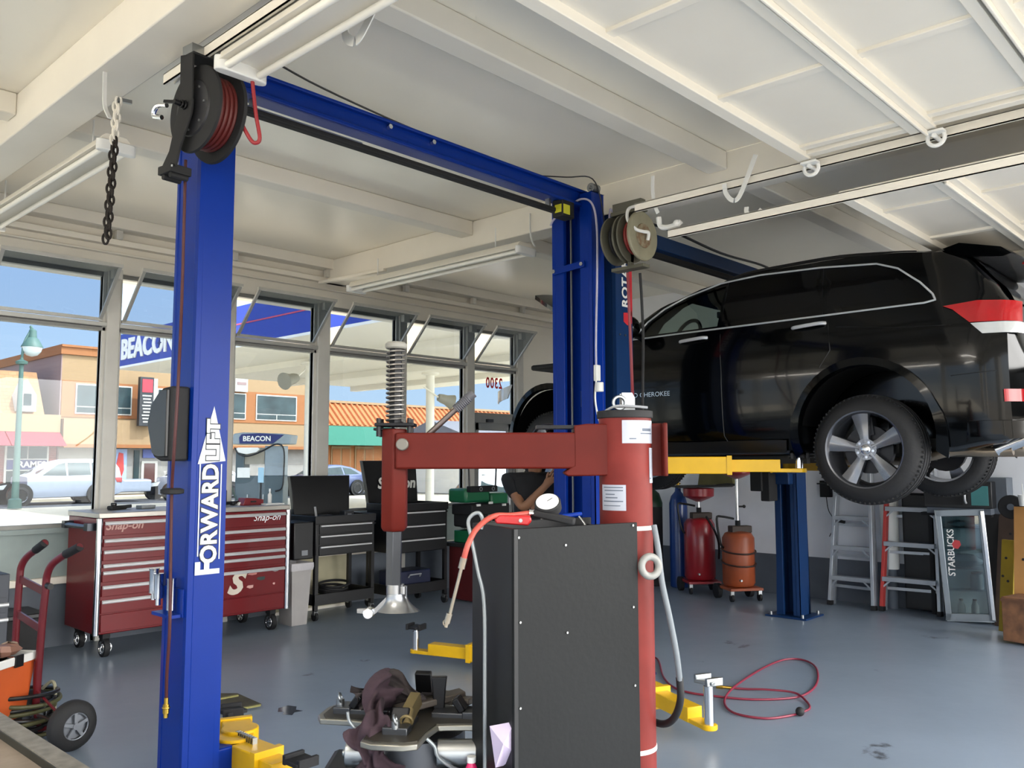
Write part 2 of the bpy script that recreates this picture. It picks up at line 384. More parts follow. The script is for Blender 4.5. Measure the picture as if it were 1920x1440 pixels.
def brick(name, a, b, mortar, sc, rot=False):
    if name in MC: return MC[name]
    m = mat(name, a, .8); n = m.node_tree.nodes; l = m.node_tree.links; bs = n['Principled BSDF']
    t = n.new('ShaderNodeTexBrick'); t.inputs['Color1'].default_value = S(a); t.inputs['Color2'].default_value = S(b); t.inputs['Mortar'].default_value = S(mortar)
    t.inputs['Scale'].default_value = sc; t.inputs['Mortar Size'].default_value = .012
    tc = n.new('ShaderNodeTexCoord'); mp = n.new('ShaderNodeMapping'); mp.inputs['Rotation'].default_value = (pi/2, 0, 0)
    l.new(tc.outputs['Object'], mp.inputs[0]); l.new(mp.outputs[0], t.inputs[0]); l.new(t.outputs[0], bs.inputs['Base Color'])
    return m
M_cream = mat('cream_stucco', '#967c5c', .85, var=.05)
M_tan = mat('tan_stucco', '#935f38', .85, var=.06)
M_mauve = mat('mauve_stucco', '#8d7674', .85, var=.08)
M_shake = brick('shake_roof', '#9a744f', '#8f6946', '#77573a', 1.6)
M_dbr = brick('dark_brick', '#7f423b', '#6f3a35', '#8d6a60', 2.5)
M_win = mat('dark_window', '#3a4a4c', .25, var=.4, vscale=.8, col2='#242e30', spec=.25)
M_wfr = mat('window_trim', '#c3c1b8', .5)
M_aw = mat('red_awning', '#a82632', .7, var=.08)
M_teal = mat('teal_awning', '#0f6450', .7, var=.06)
M_tile = mat('orange_tile', '#b0683a', .8)
M_orst = mat('orange_stucco', '#9a6238', .85, var=.06)
M_navy = mat('navy_sign', '#1d2867', .5)
YF = 40.0
# --- two-storey tan building
b = thing('commercial_building', (20, 41, 0), 0, 'two-storey tan building with dark windows and a mauve side wall across the street', 'building')
def pin(t, loc=None, rz=0):
    """the parts of t were measured in room coordinates"""
    inv = (Matrix.Translation(t.location) @ t.rotation_euler.to_matrix().to_4x4()).inverted()
    for c in t.children: c.matrix_parent_inverse = inv
w = MB().box(13.7, 27.2, YF, 41, 0, 6.3)
w.build('facade', M_cream, b)
MB().box(13.70, 27.2, 41, 49, 0, 6.3).add([(13.66, 40.0, 0), (13.70, 40, 0), (13.70, 49, 0), (13.66, 49, 0), (13.66, 40, 6.3), (13.7, 40, 6.3), (13.7, 49, 6.3), (13.66, 49, 6.3)], [(3,2,1,0),(4,5,6,7),(0,1,5,4),(1,2,6,5),(2,3,7,6),(3,0,4,7)]).build('side_wall', M_mauve, b)
MB().box(13.6, 27.3, YF-.12, 49, 6.3, 6.62).box(13.6, 27.3, YF-.2, 49, 6.62, 6.72).build('cornice', M_tan, b)
MB().box(13.72, 27.1, YF-.04, YF+.02, 3.55, 5.15).build('spandrel_band', M_tan, b)
MB().box(13.7, 27.2, YF-.5, YF+.02, 2.35, 3.45).build('lower_fascia', M_cream, b)
MB().box(13.7, 27.2, YF-.62, YF, 2.20, 2.35).build('canopy_ledge', M_tan, b)
MB().box(13.7, 15.9, YF-.03, YF, 0, 2.2).build('shop_panel', mat('grey_shutter', '#918c82', .7), b)
for xa, xb in ((14.35, 16.7), (18.0, 20.3), (20.7, 22.5), (23.2, 25.5)):
    f = MB().box(xa-.06, xb+.06, YF-.08, YF, 3.7, 5.04).build('window', M_wfr, b)
    MB().box(xa, xb, YF-.1, YF-.05, 4.05, 4.98).box(xa, (xa+xb)/2-.03, YF-.1, YF-.05, 3.76, 4.0).box((xa+xb)/2+.03, xb, YF-.1, YF-.05, 3.76, 4.0).build('window_glass', M_win, f)
# shopfront at street level
f = MB().box(16.0, 27.0, YF-.05, YF, .1, 2.2).build('shopfront', mat('shopfront_frame', '#8f8b86', .6), b)
MB().box(15.93, 16.62, YF-.1, YF-.05, .35, 2.15).build('red_blue_poster', mat('pale_blue_poster', '#9db2d8', .4), f)
MB().prism([(16.0, .6), (16.25, 2.0), (16.45, 1.95), (16.5, 1.2), (16.3, .55)], YF-.12, YF-.1, 'xz').build('poster_print', mat('poster_red', '#c4413c', .4), f)
MB().box(16.95, 17.2, YF-.1, YF-.05, .3, 2.1).box(18.6, 19.3, YF-.1, YF-.05, .3, 2.1).box(19.6, 20.6, YF-.1, YF-.05, .3, 2.1).build('shop_glass', M_win, f)
MB().box(17.35, 17.95, YF-.12, YF-.05, 1.75, 2.15).build('blue_notice', mat('blue_notice', '#56619c', .5), f)
MB().box(17.3, 18.05, YF-.12, YF-.05, .25, 1.6).build('glass_door', M_wfr, f)
MB().box(17.42, 17.93, YF-.14, YF-.1, .4, 1.5).build('door_glass', mat('dusky_window', '#5a3f3c', .2), f)
pin(b)
# projecting vertical sign
p = at(273, 748, Y=39.2)
t = thing('blade_sign', (p.x, 39.2, 3.2), 0, 'tall black vertical sign with a red top square fixed to the tan building', 'sign')
MB().box(-.32, .32, -.12, .12, 0, 2.25).build('sign_panel', mat('sign_black', '#26272b', .5), t, bevel=.01)
MB().box(-.22, .26, -.135, -.12, 1.55, 2.15).build('sign_square', mat('sign_red', '#c2303f', .5), t)
for i in range(9): MB().box(-.2+.03*(i % 3), .22-.04*(i % 2), -.135, -.12, 1.36-.15*i, 1.42-.15*i).build('sign_line', M_wfr, t)
MB().box(.3, .5, -.1, .25, .1, 2.2).build('sign_bracket', M_wfr, t)
t = thing('wall_sign', (22.2, 39.95, 5.1), 0, 'small white sign plate high on the tan building above its windows', 'sign')
MB().box(-.35, .35, -.2, 0, 0, .8).build('sign_plate', M_wfr, t, bevel=.02)
MB().box(-.25, .25, -.22, -.2, .35, .5).build('sign_stripe', M_mauve, t)
# --- low building with mansard roof and red awning
b = thing('shop_building', (10, 41, 0), 0, 'low brick shop with a brown shake mansard roof and a small white dormer', 'building')
MB().box(4, 13.62, YF, 46, 0, 2.9).build('wall', M_dbr, b)
MB().prism([(39.75, 3.55), (41.0, 5.5), (45, 5.5), (45, 3.55)], 4, 13.0, 'yz').build('mansard_roof', M_shake, b)
MB().box(4, 13.62, YF-.35, YF+.3, 2.85, 3.6).build('fascia_band', M_cream, b)
d = MB().prism([(11.86, 3.7), (12.6, 3.7), (12.6, 4.4), (12.22, 5.05), (11.86, 4.4)], 39.6, 41.2, 'xz').build('dormer', M_wfr, b)
MB().box(12.1, 12.4, 39.56, 39.62, 3.95, 4.45).build('dormer_window', M_win, d)
f = MB().box(11.6, 13.3, YF-.06, YF, .3, 2.3).build('shop_window', M_wfr, b)
MB().box(11.68, 12.45, YF-.08, YF-.05, 1.72, 2.22).box(12.5, 13.22, YF-.08, YF-.05, 1.72, 2.22).box(11.68, 13.22, YF-.08, YF-.05, .35, 1.2).build('shop_glass', M_win, f)
MB().box(11.68, 13.22, YF-.1, YF-.05, 1.26, 1.66).build('blue_sign', M_navy, f)
text('sign_lettering', 'FRAMES', .36, M_whp, f, (12.55, YF-.12, 1.46), (pi/2, 0, 0), sx=1.0, bold=.01)
pin(b)
for k_, (x0, x1, lab) in enumerate(((4, 11.45, 'red sloping awning at the far left edge, nearest the lamp post'), (11.5, 13.6, 'red sloping awning over the window with the blue sign'))):
    aw = MB().prism([(38.7, 2.25), (39.64, 2.84), (39.64, 2.25)], x0, x1, 'yz').build('awning', M_aw); tag(aw, lab, 'awning', 'red awnings')
# --- building with orange tiles and teal awning
b = thing('tiled_building', (35, 43, 0), 0, 'single-storey orange building with an orange pantile roof beyond the canopy', 'building')
MB().box(28.0, 52, 42, 50, 0, 3.7).build('wall', M_orst, b)
r = MB().prism([(41.6, 3.65), (43.2, 5.1), (49, 5.1), (49, 3.65)], 28.0, 52, 'yz')
for i in range(60): r.cyl((28.2+.4*i, 41.6, 3.68), (28.2+.4*i, 43.2, 5.13), .09, n=6)
r.build('tiled_roof', M_tile, b)
MB().box(28, 52, 43.0, 43.4, 5.08, 5.22).build('ridge', M_cream, b)
for x in (29.3, 31.0, 36):
    f = MB().box(x-.08, x+1.3, 41.93, 42.0, .3, 2.45).build('window', M_cream, b)
    MB().box(x, x+.55, 41.9, 41.95, .4, 2.3).box(x+.67, x+1.22, 41.9, 41.95, .4, 2.3).build('window_glass', M_tan, f)
pin(b)
aw = MB().prism([(40.9, 2.5), (41.5, 3.62), (41.94, 3.62), (41.94, 2.5)], 28.0, 46, 'yz').build('awning', M_teal); tag(aw, 'long teal green awning under the orange tiled roof', 'awning')
# white house seen through the door
b = thing('white_house', (34, 26, 0), 0, 'plain white house with one small dark window seen through the door glass', 'building')
a_ = at(905, 890, Y=29); c_ = at(968, 870, Y=29)
MB().box(a_.x-.4, a_.x+9, 29, 35, 0, 2.6).build('wall', M_wht, b)
MB().box(a_.x+.9, a_.x+1.9, 28.9, 29, 1.35, 2.2).build('window', M_win, b)
MB().prism([(28.6, 2.55), (32, 3.6), (35.4, 2.55)], a_.x-.7, a_.x+9.3, 'yz').build('roof', mat('grey_shingle', '#77767a', .8), b)
pin(b)

# --- fuel station canopy, columns, pump
M_cnpy = mat('canopy_white', '#e9e4d8', .5, var=.04)
M_fbl = mat('canopy_blue', '#263a9c', .35, var=.05)
t = thing('station_canopy', (18, 22, 4.7), 0, 'big fuel station canopy with a blue fascia reading BEACON', 'canopy')
MB().box(11.85, 24.3, 11.5, 29.6, 4.70, 5.7).build('deck', M_cnpy, t)
f = MB().box(11.75, 11.85, 11.4, 29.7, 4.74, 5.82).box(11.75, 24.4, 11.4, 11.5, 4.74, 5.82).box(24.3, 24.4, 11.4, 29.7, 4.74, 5.82).box(11.75, 24.4, 29.6, 29.7, 4.74, 5.82).build('fascia', M_fbl, t)
MB().box(11.73, 11.76, 11.4, 29.7, 4.68, 4.75).build('fascia_trim', M_whp, t)
MB().box(11.735, 11.75, 11.4, 24.2, 5.30, 5.335).build('red_stripe', mat('red_stripe', '#b8465f', .5), t)
for x in (14.7, 18.2, 21.6): MB().box(x-.15, x+.15, 11.6, 29.5, 4.5, 4.72).build('deck_beam', M_cnpy, t)
text('fascia_lettering', 'BEACON', .92, M_whp, t, (11.735, 27.0, 5.26), Matrix(((0,0,-1),(-1,0,0),(0,1,0))), sx=1.05, bold=.03, ext=.02)
st = MB(); cc = Vector((11.70, 26.05, 5.26))
st.add([cc+Vector((0, .16*cos(a)*(1 if i % 2 == 0 else .28), .16*sin(a)*(1 if i % 2 == 0 else .28))) for i, a in enumerate([pi/4*j for j in range(8)])]+
       [cc+Vector((.02, .16*cos(a)*(1 if i % 2 == 0 else .28), .16*sin(a)*(1 if i % 2 == 0 else .28))) for i, a in enumerate([pi/4*j for j in range(8)])],
       [tuple(range(8)), tuple(range(8, 16))]+[(i, (i+1) % 8, 8+(i+1) % 8, 8+i) for i in range(8)])
st.build('fascia_star', M_navy, t)
for p in list(t.children): pass
pin(t)
for px, lab in ((582, 'pale round canopy column beside the fuel pump'), (807, 'pale round canopy column behind the springs of the tyre changer')):
    q = at(px, 672 if px < 700 else 692, z=4.7)
    c = MB().lathe((0, 0, -.03), (0, 0, 1), [(0, .2), (.05, .2), (.06, .145), (4.5, .145), (4.55, .3), (4.6, .3)], 20).build('canopy_column', M_cnpy)
    c.location = (q.x, q.y, 0); tag(c, lab, 'column', 'canopy columns')
for px, py, lab in ((556, 708, 'conical floodlight under the canopy left of the near column'), (822, 745, 'conical floodlight under the canopy right of the far column')):
    q = at(px, py, d=25.5 if px < 700 else 29)
    c = MB().lathe((0, 0, 0), (-1 if px < 700 else 1, -.3, -.3), [(0, .12), (.15, .16), (.3, .17), (.55, .26), (.56, .22)], 16).build('floodlight', mat('floodlight_grey', '#8d8a80', .5)); c.location = q
    MB().cyl((0, 0, 0), (.5 if px < 700 else -.5, .2, .35), .03).build('floodlight_arm', M_cnpy, c)
    tag(c, lab, 'floodlight', 'canopy floodlights')
# pump
q = at(492, 935, d=26)
t = thing('fuel_pump', (q.x, q.y, 0), VROT, 'grey fuel dispenser with a navy header reading BEACON', 'fuel pump')
M_pg = mat('pump_grey', '#8f9ba4', .45); M_pd = mat('pump_teal_grey', '#48575e', .4)
MB().box(-.75, .0, -.3, .3, 0, 1.15).box(-.75, -.5, -.3, .3, 1.1, 2.0).build('cabinet', M_pd, t, bevel=.02)
MB().box(.05, .7, -.3, .3, .0, 1.15).build('cabinet', M_pd, t, bevel=.02)
MB().box(.12, .68, -.28, .28, 1.15, 2.05).build('side_panel', M_pg, t, bevel=.02)
MB().box(-.72, .1, -.22, .2, 1.5, 2.0).build('card_panel', mat('pump_beige', '#9c968a', .5), t)
MB().box(-.68, -.3, -.34, -.3, 1.1, 1.4).build('price_display', M_whp, t)
MB().box(-.05, .12, -.34, -.3, .95, 1.4).build('notice', mat('notice_blue', '#9cc3d9', .5), t)
h = MB().prism([(-.88, 2.1), (-.8, 2.42), (-.5, 2.46), (.65, 2.42), (.95, 2.38), (.9, 2.1)], -.4, .4, 'xz').build('header', M_pg, t, bevel=.03)
MB().prism([(-.6, 2.12), (-.62, 2.3), (-.55, 2.4), (0, 2.43), (.72, 2.38), (.4, 2.12)], -.43, -.41, 'xz').build('header_sign', M_navy, h)
text('header_lettering', 'BEACON', .21, M_whp, h, (-.08, -.45, 2.26), (pi/2, 0, 0), bold=.006)
MB().prism([(-.72, 1.95), (-.66, 1.86), (-.4, 1.8), (-.1, 1.86), (0, 1.95), (-.05, 2.0), (-.66, 2.0)], -.42, -.3, 'xz').build('lamp_shade', M_whp, t)
MB().tube([(-.75, -.42, 2.0), (-.6, -.45, 1.8), (-.3, -.46, 1.75), (.1, -.45, 1.9), (.5, -.42, 2.1), (.72, -.4, 1.95), (.74, -.4, 1.3), (.7, -.42, .8), (.5, -.42, .7)], .025, smooth=5).build('fuel_hose', M_blk, t)
MB().tube([(-.95, -.2, 1.5), (-.9, -.25, 1.0), (-.7, -.35, .5), (-.4, -.4, .2)], .02, smooth=5).build('fuel_hose', mat('green_hose', '#1f3a2c', .5), t)
for x in (-.35, .12): MB().box(x-.02, x+.02, -.36, -.31, .25, .6).build('nozzle', M_stl, t)
# street lamp
q = at(28, 935, Y=32.6); h_ = at(62, 612, Y=32.6)
t = thing('street_lamp', (q.x, q.y, 0), 0, 'tall green street lamp with a curved arm and bell shade at far left', 'street lamp')
M_lg = mat('verdigris_green', '#44625b', .5)
dx = h_.x-q.x; hz = h_.z; px_ = at(36, 800, Y=32.6).x-q.x
MB().lathe((0, 0, 0), (0, 0, 1), [(0, .22), (.3, .2), (.35, .12), (hz*.78, .07), (hz*.785, .18), (hz*.80, .2), (hz*.81, .06), (hz*.82, .055)], 14).build('pole', M_lg, t)
MB().tube([(0, 0, hz*.8), (.05, 0, hz*.9), (.25, 0, hz*.98), (dx*.7, 0, hz), (dx, 0, hz-.12)], .045, smooth=6).build('arm', M_lg, t)
s_ = MB().lathe((dx, 0, hz-.1), (0, 0, -1), [(0, .06), (.05, .12), (.3, .14), (.35, .2), (.6, .34), (.64, .35)], 18).build('lamp_shade', M_lg, t)
MB().lathe((dx, 0, hz-.74), (0, 0, -1), [(0, .33), (.15, .29), (.28, .18), (.33, .02)], 18).build('lamp_globe', mat('globe_glass', '#c9d3d6', .2), s_)

# ================================================================== THE TWO LIFTS
VT = Matrix(((0,-1,0),(0,0,-1),(1,0,0)))     # lettering that climbs a face looking to -Y
M_cab = mat('cable_grey', '#6e7276', .45, .5)
M_gry = mat('mid_grey_plastic', '#8f9297', .5)
def post(root, name, x0, x1, y0, y1, h, open_side, m, wall=.035):
    """a C-shaped column, open towards +X (1) or -X (-1)"""
    mb = MB()
    if open_side > 0: a, b = x0, x0+wall
    else: a, b = x1-wall, x1
    mb.box(a, b, y0, y1, .02, h)
    mb.box(x0, x1, y0, y0+wall, .02, h).box(x0, x1, y1-wall, y1, .02, h)
    xo = x1 if open_side > 0 else x0
    lip = (xo-wall, xo) if open_side > 0 else (xo, xo+wall)
    w = (y1-y0)*.30
    mb.box(lip[0], lip[1], y0, y0+w, .02, h).box(lip[0], lip[1], y1-w, y1, .02, h)
    return mb.build(name, m, root, bevel=.006)
def plate(root, x0, x1, y0, y1, m):
    mb = MB().box(x0-.06, x1+.06, y0-.13, y1+.13, 0, .018); o = mb.build('base_plate', m, root, bevel=.003)
    b = MB()
    for x in (x0-.03, x1+.03):
        for y in (y0-.08, y1+.08): b.cyl((x, y, .018), (x, y, .05), .014, n=6)
    b.build('anchor_bolt', M_stl, root)
def arm(root, a, b, z, w=.13, h=.11, m=None, pad=None):
    """telescopic swing arm with pivot lug, inner arm and lifting pad"""
    m = m or M_yel; a = Vector((a[0], a[1], z)); b = Vector((b[0], b[1], z)); c = a.lerp(b, .60)
    mb = MB().bar(a, c, w, h); mb.cyl(a-Vector((0,0,h*.6)), a+Vector((0,0,h*.6)), w*.62)
    o = mb.build('swing_arm', m, root, bevel=.006)
    d = (b-a).normalized()
    MB().bar(c-d*.12-Vector((0,0,.004)), b-d*.07-Vector((0,0,.004)), w*.78, h*.72).prism([((b+d*.07).x+w*.36*cos(t), (b+d*.07).y+w*.36*sin(t)) for t in [i*pi/6 for i in range(12)]], z-h*.42, z-h*.18).bar(b-d*.14-Vector((0,0,h*.3)), b+d*.07-Vector((0,0,h*.3)), w*.7, h*.22).build('inner_arm', m, o, bevel=.004)
    MB().bar(c-d*.025, c+d*.012, w*1.08, h*1.12).build('arm_collar', m, o)
    e = b+d*.07
    if pad:
        MB().cyl(e-Vector((0,0,h*.2)), e+Vector((0,0,pad)), .028).cyl(e+Vector((0,0,pad)), e+Vector((0,0,pad+.02)), .02).build('pad_stem', M_chr, o)
        t = MB(); s_ = Vector((-d.y, d.x, 0)); u = e+Vector((0,0,pad+.035))
        t.box(u.x-.06, u.x+.06, u.y-.06, u.y+.06, u.z-.015, u.z+.005)
        t.bar(u-d*.055-s_*.055, u-d*.055+s_*.055, .022, .045).bar(u+d*.055-s_*.055, u+d*.055+s_*.055, .022, .045)
        t.build('lifting_pad', M_stl if pad > .15 else M_rub, o, bevel=.004)
    return o
# ---------------- bright blue lift (near bay)
L1 = thing('two_post_lift', (3.5, 4.05, 0), 0, 'bright blue two-post lift with overhead beam and an arrow decal reading FORWARDLIFT', 'vehicle lift')
NX0, NX1, NY0, NY1 = 1.925, 2.11, 3.90, 4.147
post(L1, 'post', NX0, NX1, NY0, NY1, 3.62, 1, M_blu); plate(L1, NX0, NX1, NY0, NY1, M_blu)
post(L1, 'post', 4.99, 5.14, 3.87, 4.26, 3.62, -1, M_blu); plate(L1, 4.99, 5.14, 3.87, 4.26, M_blu)
b_ = MB().box(1.95, 5.12, 3.99, 4.11, 3.53, 3.64).box(1.95, 5.12, 3.96, 3.99, 3.52, 3.545).box(1.95, 5.12, 3.96, 4.14, 3.63, 3.65)
ob = b_.build('overhead_beam', M_blu, L1, bevel=.005)
for x in (3.15, 3.5): MB().cyl((x, 3.985, 3.61), (x, 3.96, 3.61), .016, n=6).build('bolt', M_chr, ob)
MB().box(2.12, 4.80, 4.02, 4.08, 3.44, 3.475).build('shutoff_bar', M_blkm, L1, bevel=.01)
MB().cyl((2.16, 4.05, 3.48), (3.0, 4.05, 3.48), .011).build('shutoff_rod', M_alu, L1)
for x in (2.28, 4.7): MB().box(x-.01, x+.01, 4.03, 4.07, 3.46, 3.54).build('bar_hanger', M_stl, L1)
sw = MB().box(4.76, 4.90, 3.96, 4.06, 3.40, 3.53).build('limit_switch', M_blkm, L1, bevel=.008)
MB().box(4.755, 4.76, 3.97, 4.03, 3.43, 3.49).box(4.77, 4.84, 3.955, 3.96, 3.42, 3.49).build('warning_sticker', mat('yellow_sticker', '#d4d030', .5), sw)
MB().cyl((5.02, 3.9, 3.66), (5.1, 3.9, 3.66), .035).cyl((5.0, 3.9, 3.66), (5.12, 3.9, 3.66), .012).build('pulley', M_stl, L1)
MB().tube([(5.05, 4.12, .6), (5.05, 4.12, 3.5)], .009).build('lift_cable', M_cab, L1)
MB().tube([(5.05, 4.01, .6), (5.05, 4.01, 3.5)], .011).build('lift_cable', M_cab, L1)
MB().cyl((5.05, 4.01, 2.0), (5.05, 4.01, 2.12), .02).build('cable_joint', M_stl, L1)
br = MB().bar((4.975, 4.24, 3.05), (4.975, 3.93, 3.07), .012, .05).build('channel_brace', M_blu, L1)
for y, z in ((4.22, 3.05), (3.95, 3.068)): MB().cyl((4.97, y, z), (4.955, y, z), .016, n=6).build('bolt', M_chr, br)
MB().tube([(4.96, 4.25, 3.42), (4.95, 4.2, 3.46), (4.94, 4.08, 3.5), (4.95, 3.95, 3.56), (4.98, 3.86, 3.52), (5.0, 3.83, 3.35), (5.0, 3.83, 3.0), (4.99, 3.84, 2.5), (4.99, 3.84, 2.2)], .008, smooth=6).build('power_cord', mat('pale_cord', '#b9b4c8', .5), L1)
MB().tube([(4.99, 3.84, 2.2), (4.985, 3.85, 2.05), (5.0, 3.83, 1.9), (5.03, 3.8, 1.78)], .007, smooth=6).build('power_cord', M_whp, L1)
pl = MB().box(4.98, 5.03, 3.83, 3.86, 2.18, 2.30).cyl((5.0, 3.82, 2.10), (5.0, 3.82, 2.17), .03).build('plug', M_whp, L1, bevel=.005)
MB().tube([(4.5, 4.05, 3.66), (4.85, 4.0, 3.72), (5.02, 3.88, 3.72), (5.1, 3.85, 3.5), (5.12, 3.84, 3.2)], .005, smooth=6).build('thin_cable', M_blk, L1)
MB().tube([(2.1, 3.9, 3.75), (2.6, 4.0, 3.72), (3.2, 4.0, 3.67), (3.5, 4.0, 3.66)], .006, smooth=6).build('thin_cable', M_blk, L1)
# carriages and swing arms
MB().box(2.0, 2.105, 3.96, 4.09, .05, .8).box(2.105, 2.25, 3.94, 4.16, .06, .22).build('carriage', M_blu, L1, bevel=.008)
MB().box(4.995, 5.10, 3.99, 4.14, .05, .8).box(4.8, 4.98, 3.86, 4.28, .06, .24).build('carriage', M_blu, L1, bevel=.008)
arm(L1, (2.33, 4.10), (2.47, 4.42), .17, .15, .13, pad=.02)
arm(L1, (2.27, 4.04), (2.29, 3.56), .15, .15, .14, pad=.05)
arm(L1, (4.93, 3.72), (4.47, 2.70), .12, .13, .12, pad=.19)
arm(L1, (4.93, 4.28), (4.6, 5.3), .12, .13, .12, pad=.12)
gs = MB()
for i in range(9): gs.box(2.275, 2.30, 3.88+.02*i, 3.89+.02*i, .2, .25)
gs.build('arm_lock_gear', M_stl, L1)
# latch cover, arrow decal
P_ = [(3.925, 1.955), (4.02, 1.95), (4.13, 1.88), (4.175, 1.78), (4.10, 1.62), (4.03, 1.60), (3.925, 1.60)]
lc = MB().prism(P_, 1.83, NX0, 'yz').build('latch_cover', M_blkm, L1, bevel=.012)
MB().prism([(y*.8+4.0*.2, 1.62+(z-1.6)*.9) for y, z in P_], 1.815, 1.832, 'yz').build('cover_recess', M_blk, lc, bevel=.004)
for z in (1.63, 1.92): MB().cyl((1.83, 3.95, z), (1.822, 3.95, z), .008).build('screw', M_stl, lc)
fy = NY0-.002; cx = 2.024
M_dec = mat('decal_white', '#cfd6dc', .45, var=.04); M_deb = mat('decal_black', '#14161c', .5)
MB().prism([(cx-.066, 1.585), (cx+.076, 1.60), (cx+.01, 1.865)], fy-.001, fy, 'xz').build('arrow_decal', M_dec, L1)
MB().box(cx-.056, cx-.050, fy-.001, fy, 1.15, 1.585).box(cx+.053, cx+.059, fy-.001, fy, 1.13, 1.585).build('arrow_decal', M_dec, L1)
for nm_, m_, off, bo in (('decal_outline', M_deb, .0015, .0075), ('decal_letters', M_dec, .0025, .0036)):
    text(nm_, 'ORWARD', .112, m_, L1, (cx+.004, fy-off, 1.350), VT, sx=.94, bold=bo, ext=.0005)
    text(nm_, 'LIFT', .088, m_, L1, (cx+.012, fy-off, 1.70), VT, sx=1.25, bold=bo, ext=.0005)
text('decal_letters', 'F', .165, M_dec, L1, (cx+.003, fy-.003, 1.090), VT, sx=.85, bold=.006, ext=.0005)
# chrome pad extensions in their bracket
hb = MB().box(1.86, NX0, 3.93, 4.12, .87, .885).box(1.915, NX0, 3.92, 4.12, .87, 1.0).build('extension_holder', M_blu, L1)
for y, r, z0, z1 in ((4.17, .022, .93, 1.08), (4.12, .022, .91, 1.06), (3.985, .02, .87, 1.05)):
    MB().lathe((1.89, y, z0), (0, 0, 1), [(0, .012), (.03, .012), (.032, r), (z1-z0-.01, r), (z1-z0, r*1.15)], 18).build('pad_extension', M_chr, hb)
pin(L1)
# ---------------- dark blue lift (far bay) carrying the vehicle
L2 = thing('two_post_lift', (7.0, 4.0, 0), 0, 'dark navy two-post lift with ROTARY lettering holding up the black vehicle', 'vehicle lift')
RX0, RX1, RY0, RY1 = 5.25, 5.47, 3.85, 4.17
post(L2, 'post', RX0, RX1, RY0, RY1, 3.50, 1, M_dblu); plate(L2, RX0, RX1, RY0, RY1, M_dblu)
post(L2, 'post', 8.42, 8.66, 3.93, 4.17, 3.50, -1, M_dblu); plate(L2, 8.40, 8.70, 3.96, 4.14, M_dblu)
MB().box(5.3, 8.6, 3.97, 4.10, 3.38, 3.50).box(5.3, 8.6, 3.95, 4.12, 3.37, 3.385).build('overhead_beam', M_dblu, L2, bevel=.005)
MB().box(5.7, 8.3, 4.0, 4.05, 3.32, 3.36).build('shutoff_bar', M_blkm, L2)
MB().tube([(5.3, 3.95, 3.5), (6.0, 3.93, 3.56), (7.0, 3.93, 3.51), (7.8, 3.93, 3.53), (8.4, 3.95, 3.5)], .012, smooth=6).build('hydraulic_hose', M_blk, L2)
for y in (4.12, 4.00): MB().tube([(8.47, y, .3), (8.47, y, 3.3)], .009).build('lift_cable', M_cab, L2)
MB().box(8.15, 8.42, 4.17, 4.3, 1.28, 1.65).box(8.18, 8.36, 4.1, 4.2, 1.18, 1.62).build('power_unit', M_blkm, L2, bevel=.01)
MB().box(5.42, 5.56, 3.9, 4.12, 1.35, 2.15).box(5.45, 5.66, 3.86, 4.16, 1.46, 1.66).build('carriage', M_dblu, L2, bevel=.008)
MB().box(8.32, 8.46, 3.96, 4.14, 1.35, 2.15).box(8.22, 8.42, 3.92, 4.18, 1.46, 1.66).build('carriage', M_dblu, L2, bevel=.008)
arm(L2, (5.62, 3.86), (6.16, 2.92), 1.56, .15, .13, pad=.035)
arm(L2, (5.62, 4.12), (6.25, 4.95), 1.54, .14, .12, pad=.07)
arm(L2, (8.28, 3.90), (7.75, 3.05), 1.56, .15, .13, mat('shaded_ochre_enamel', '#b58a12', .4), pad=.035)  # darker copy of the arm yellow, shade put into its colour
arm(L2, (8.28, 4.14), (7.7, 4.95), 1.54, .14, .12, pad=.07)
ry = RY0-.002
MB().box(RX1-.045, RX1-.004, ry-.001, ry, 2.72, 3.30).prism([(RX1-.12, 2.665), (RX1-.07, 2.64), (RX1-.01, 2.66), (RX1-.01, 2.76), (RX1-.06, 2.74), (RX1-.12, 2.735)], ry-.001, ry, 'xz').build('red_stripe', mat('decal_red', '#c32a35', .5), L2)
text('maker_lettering', 'ROTARY', .115, M_whp, L2, (RX1-.095, ry-.003, 3.00), VT, sx=1.0, bold=.003, ext=.0006)
for x in (5.30, 5.37): MB().cyl((x, RY0, 2.56), (x, RY0-.006, 2.56), .008).build('screw', M_stl, L2)
MB().tube([(5.26, 3.86, 3.48), (5.2, 3.85, 3.52), (5.16, 3.83, 3.40), (5.2, 3.82, 3.25), (5.27, 3.84, 3.28)], .007, smooth=6).build('loose_wire', mat('pale_cord', '#b9b4c8', .5), L2)
pin(L2)

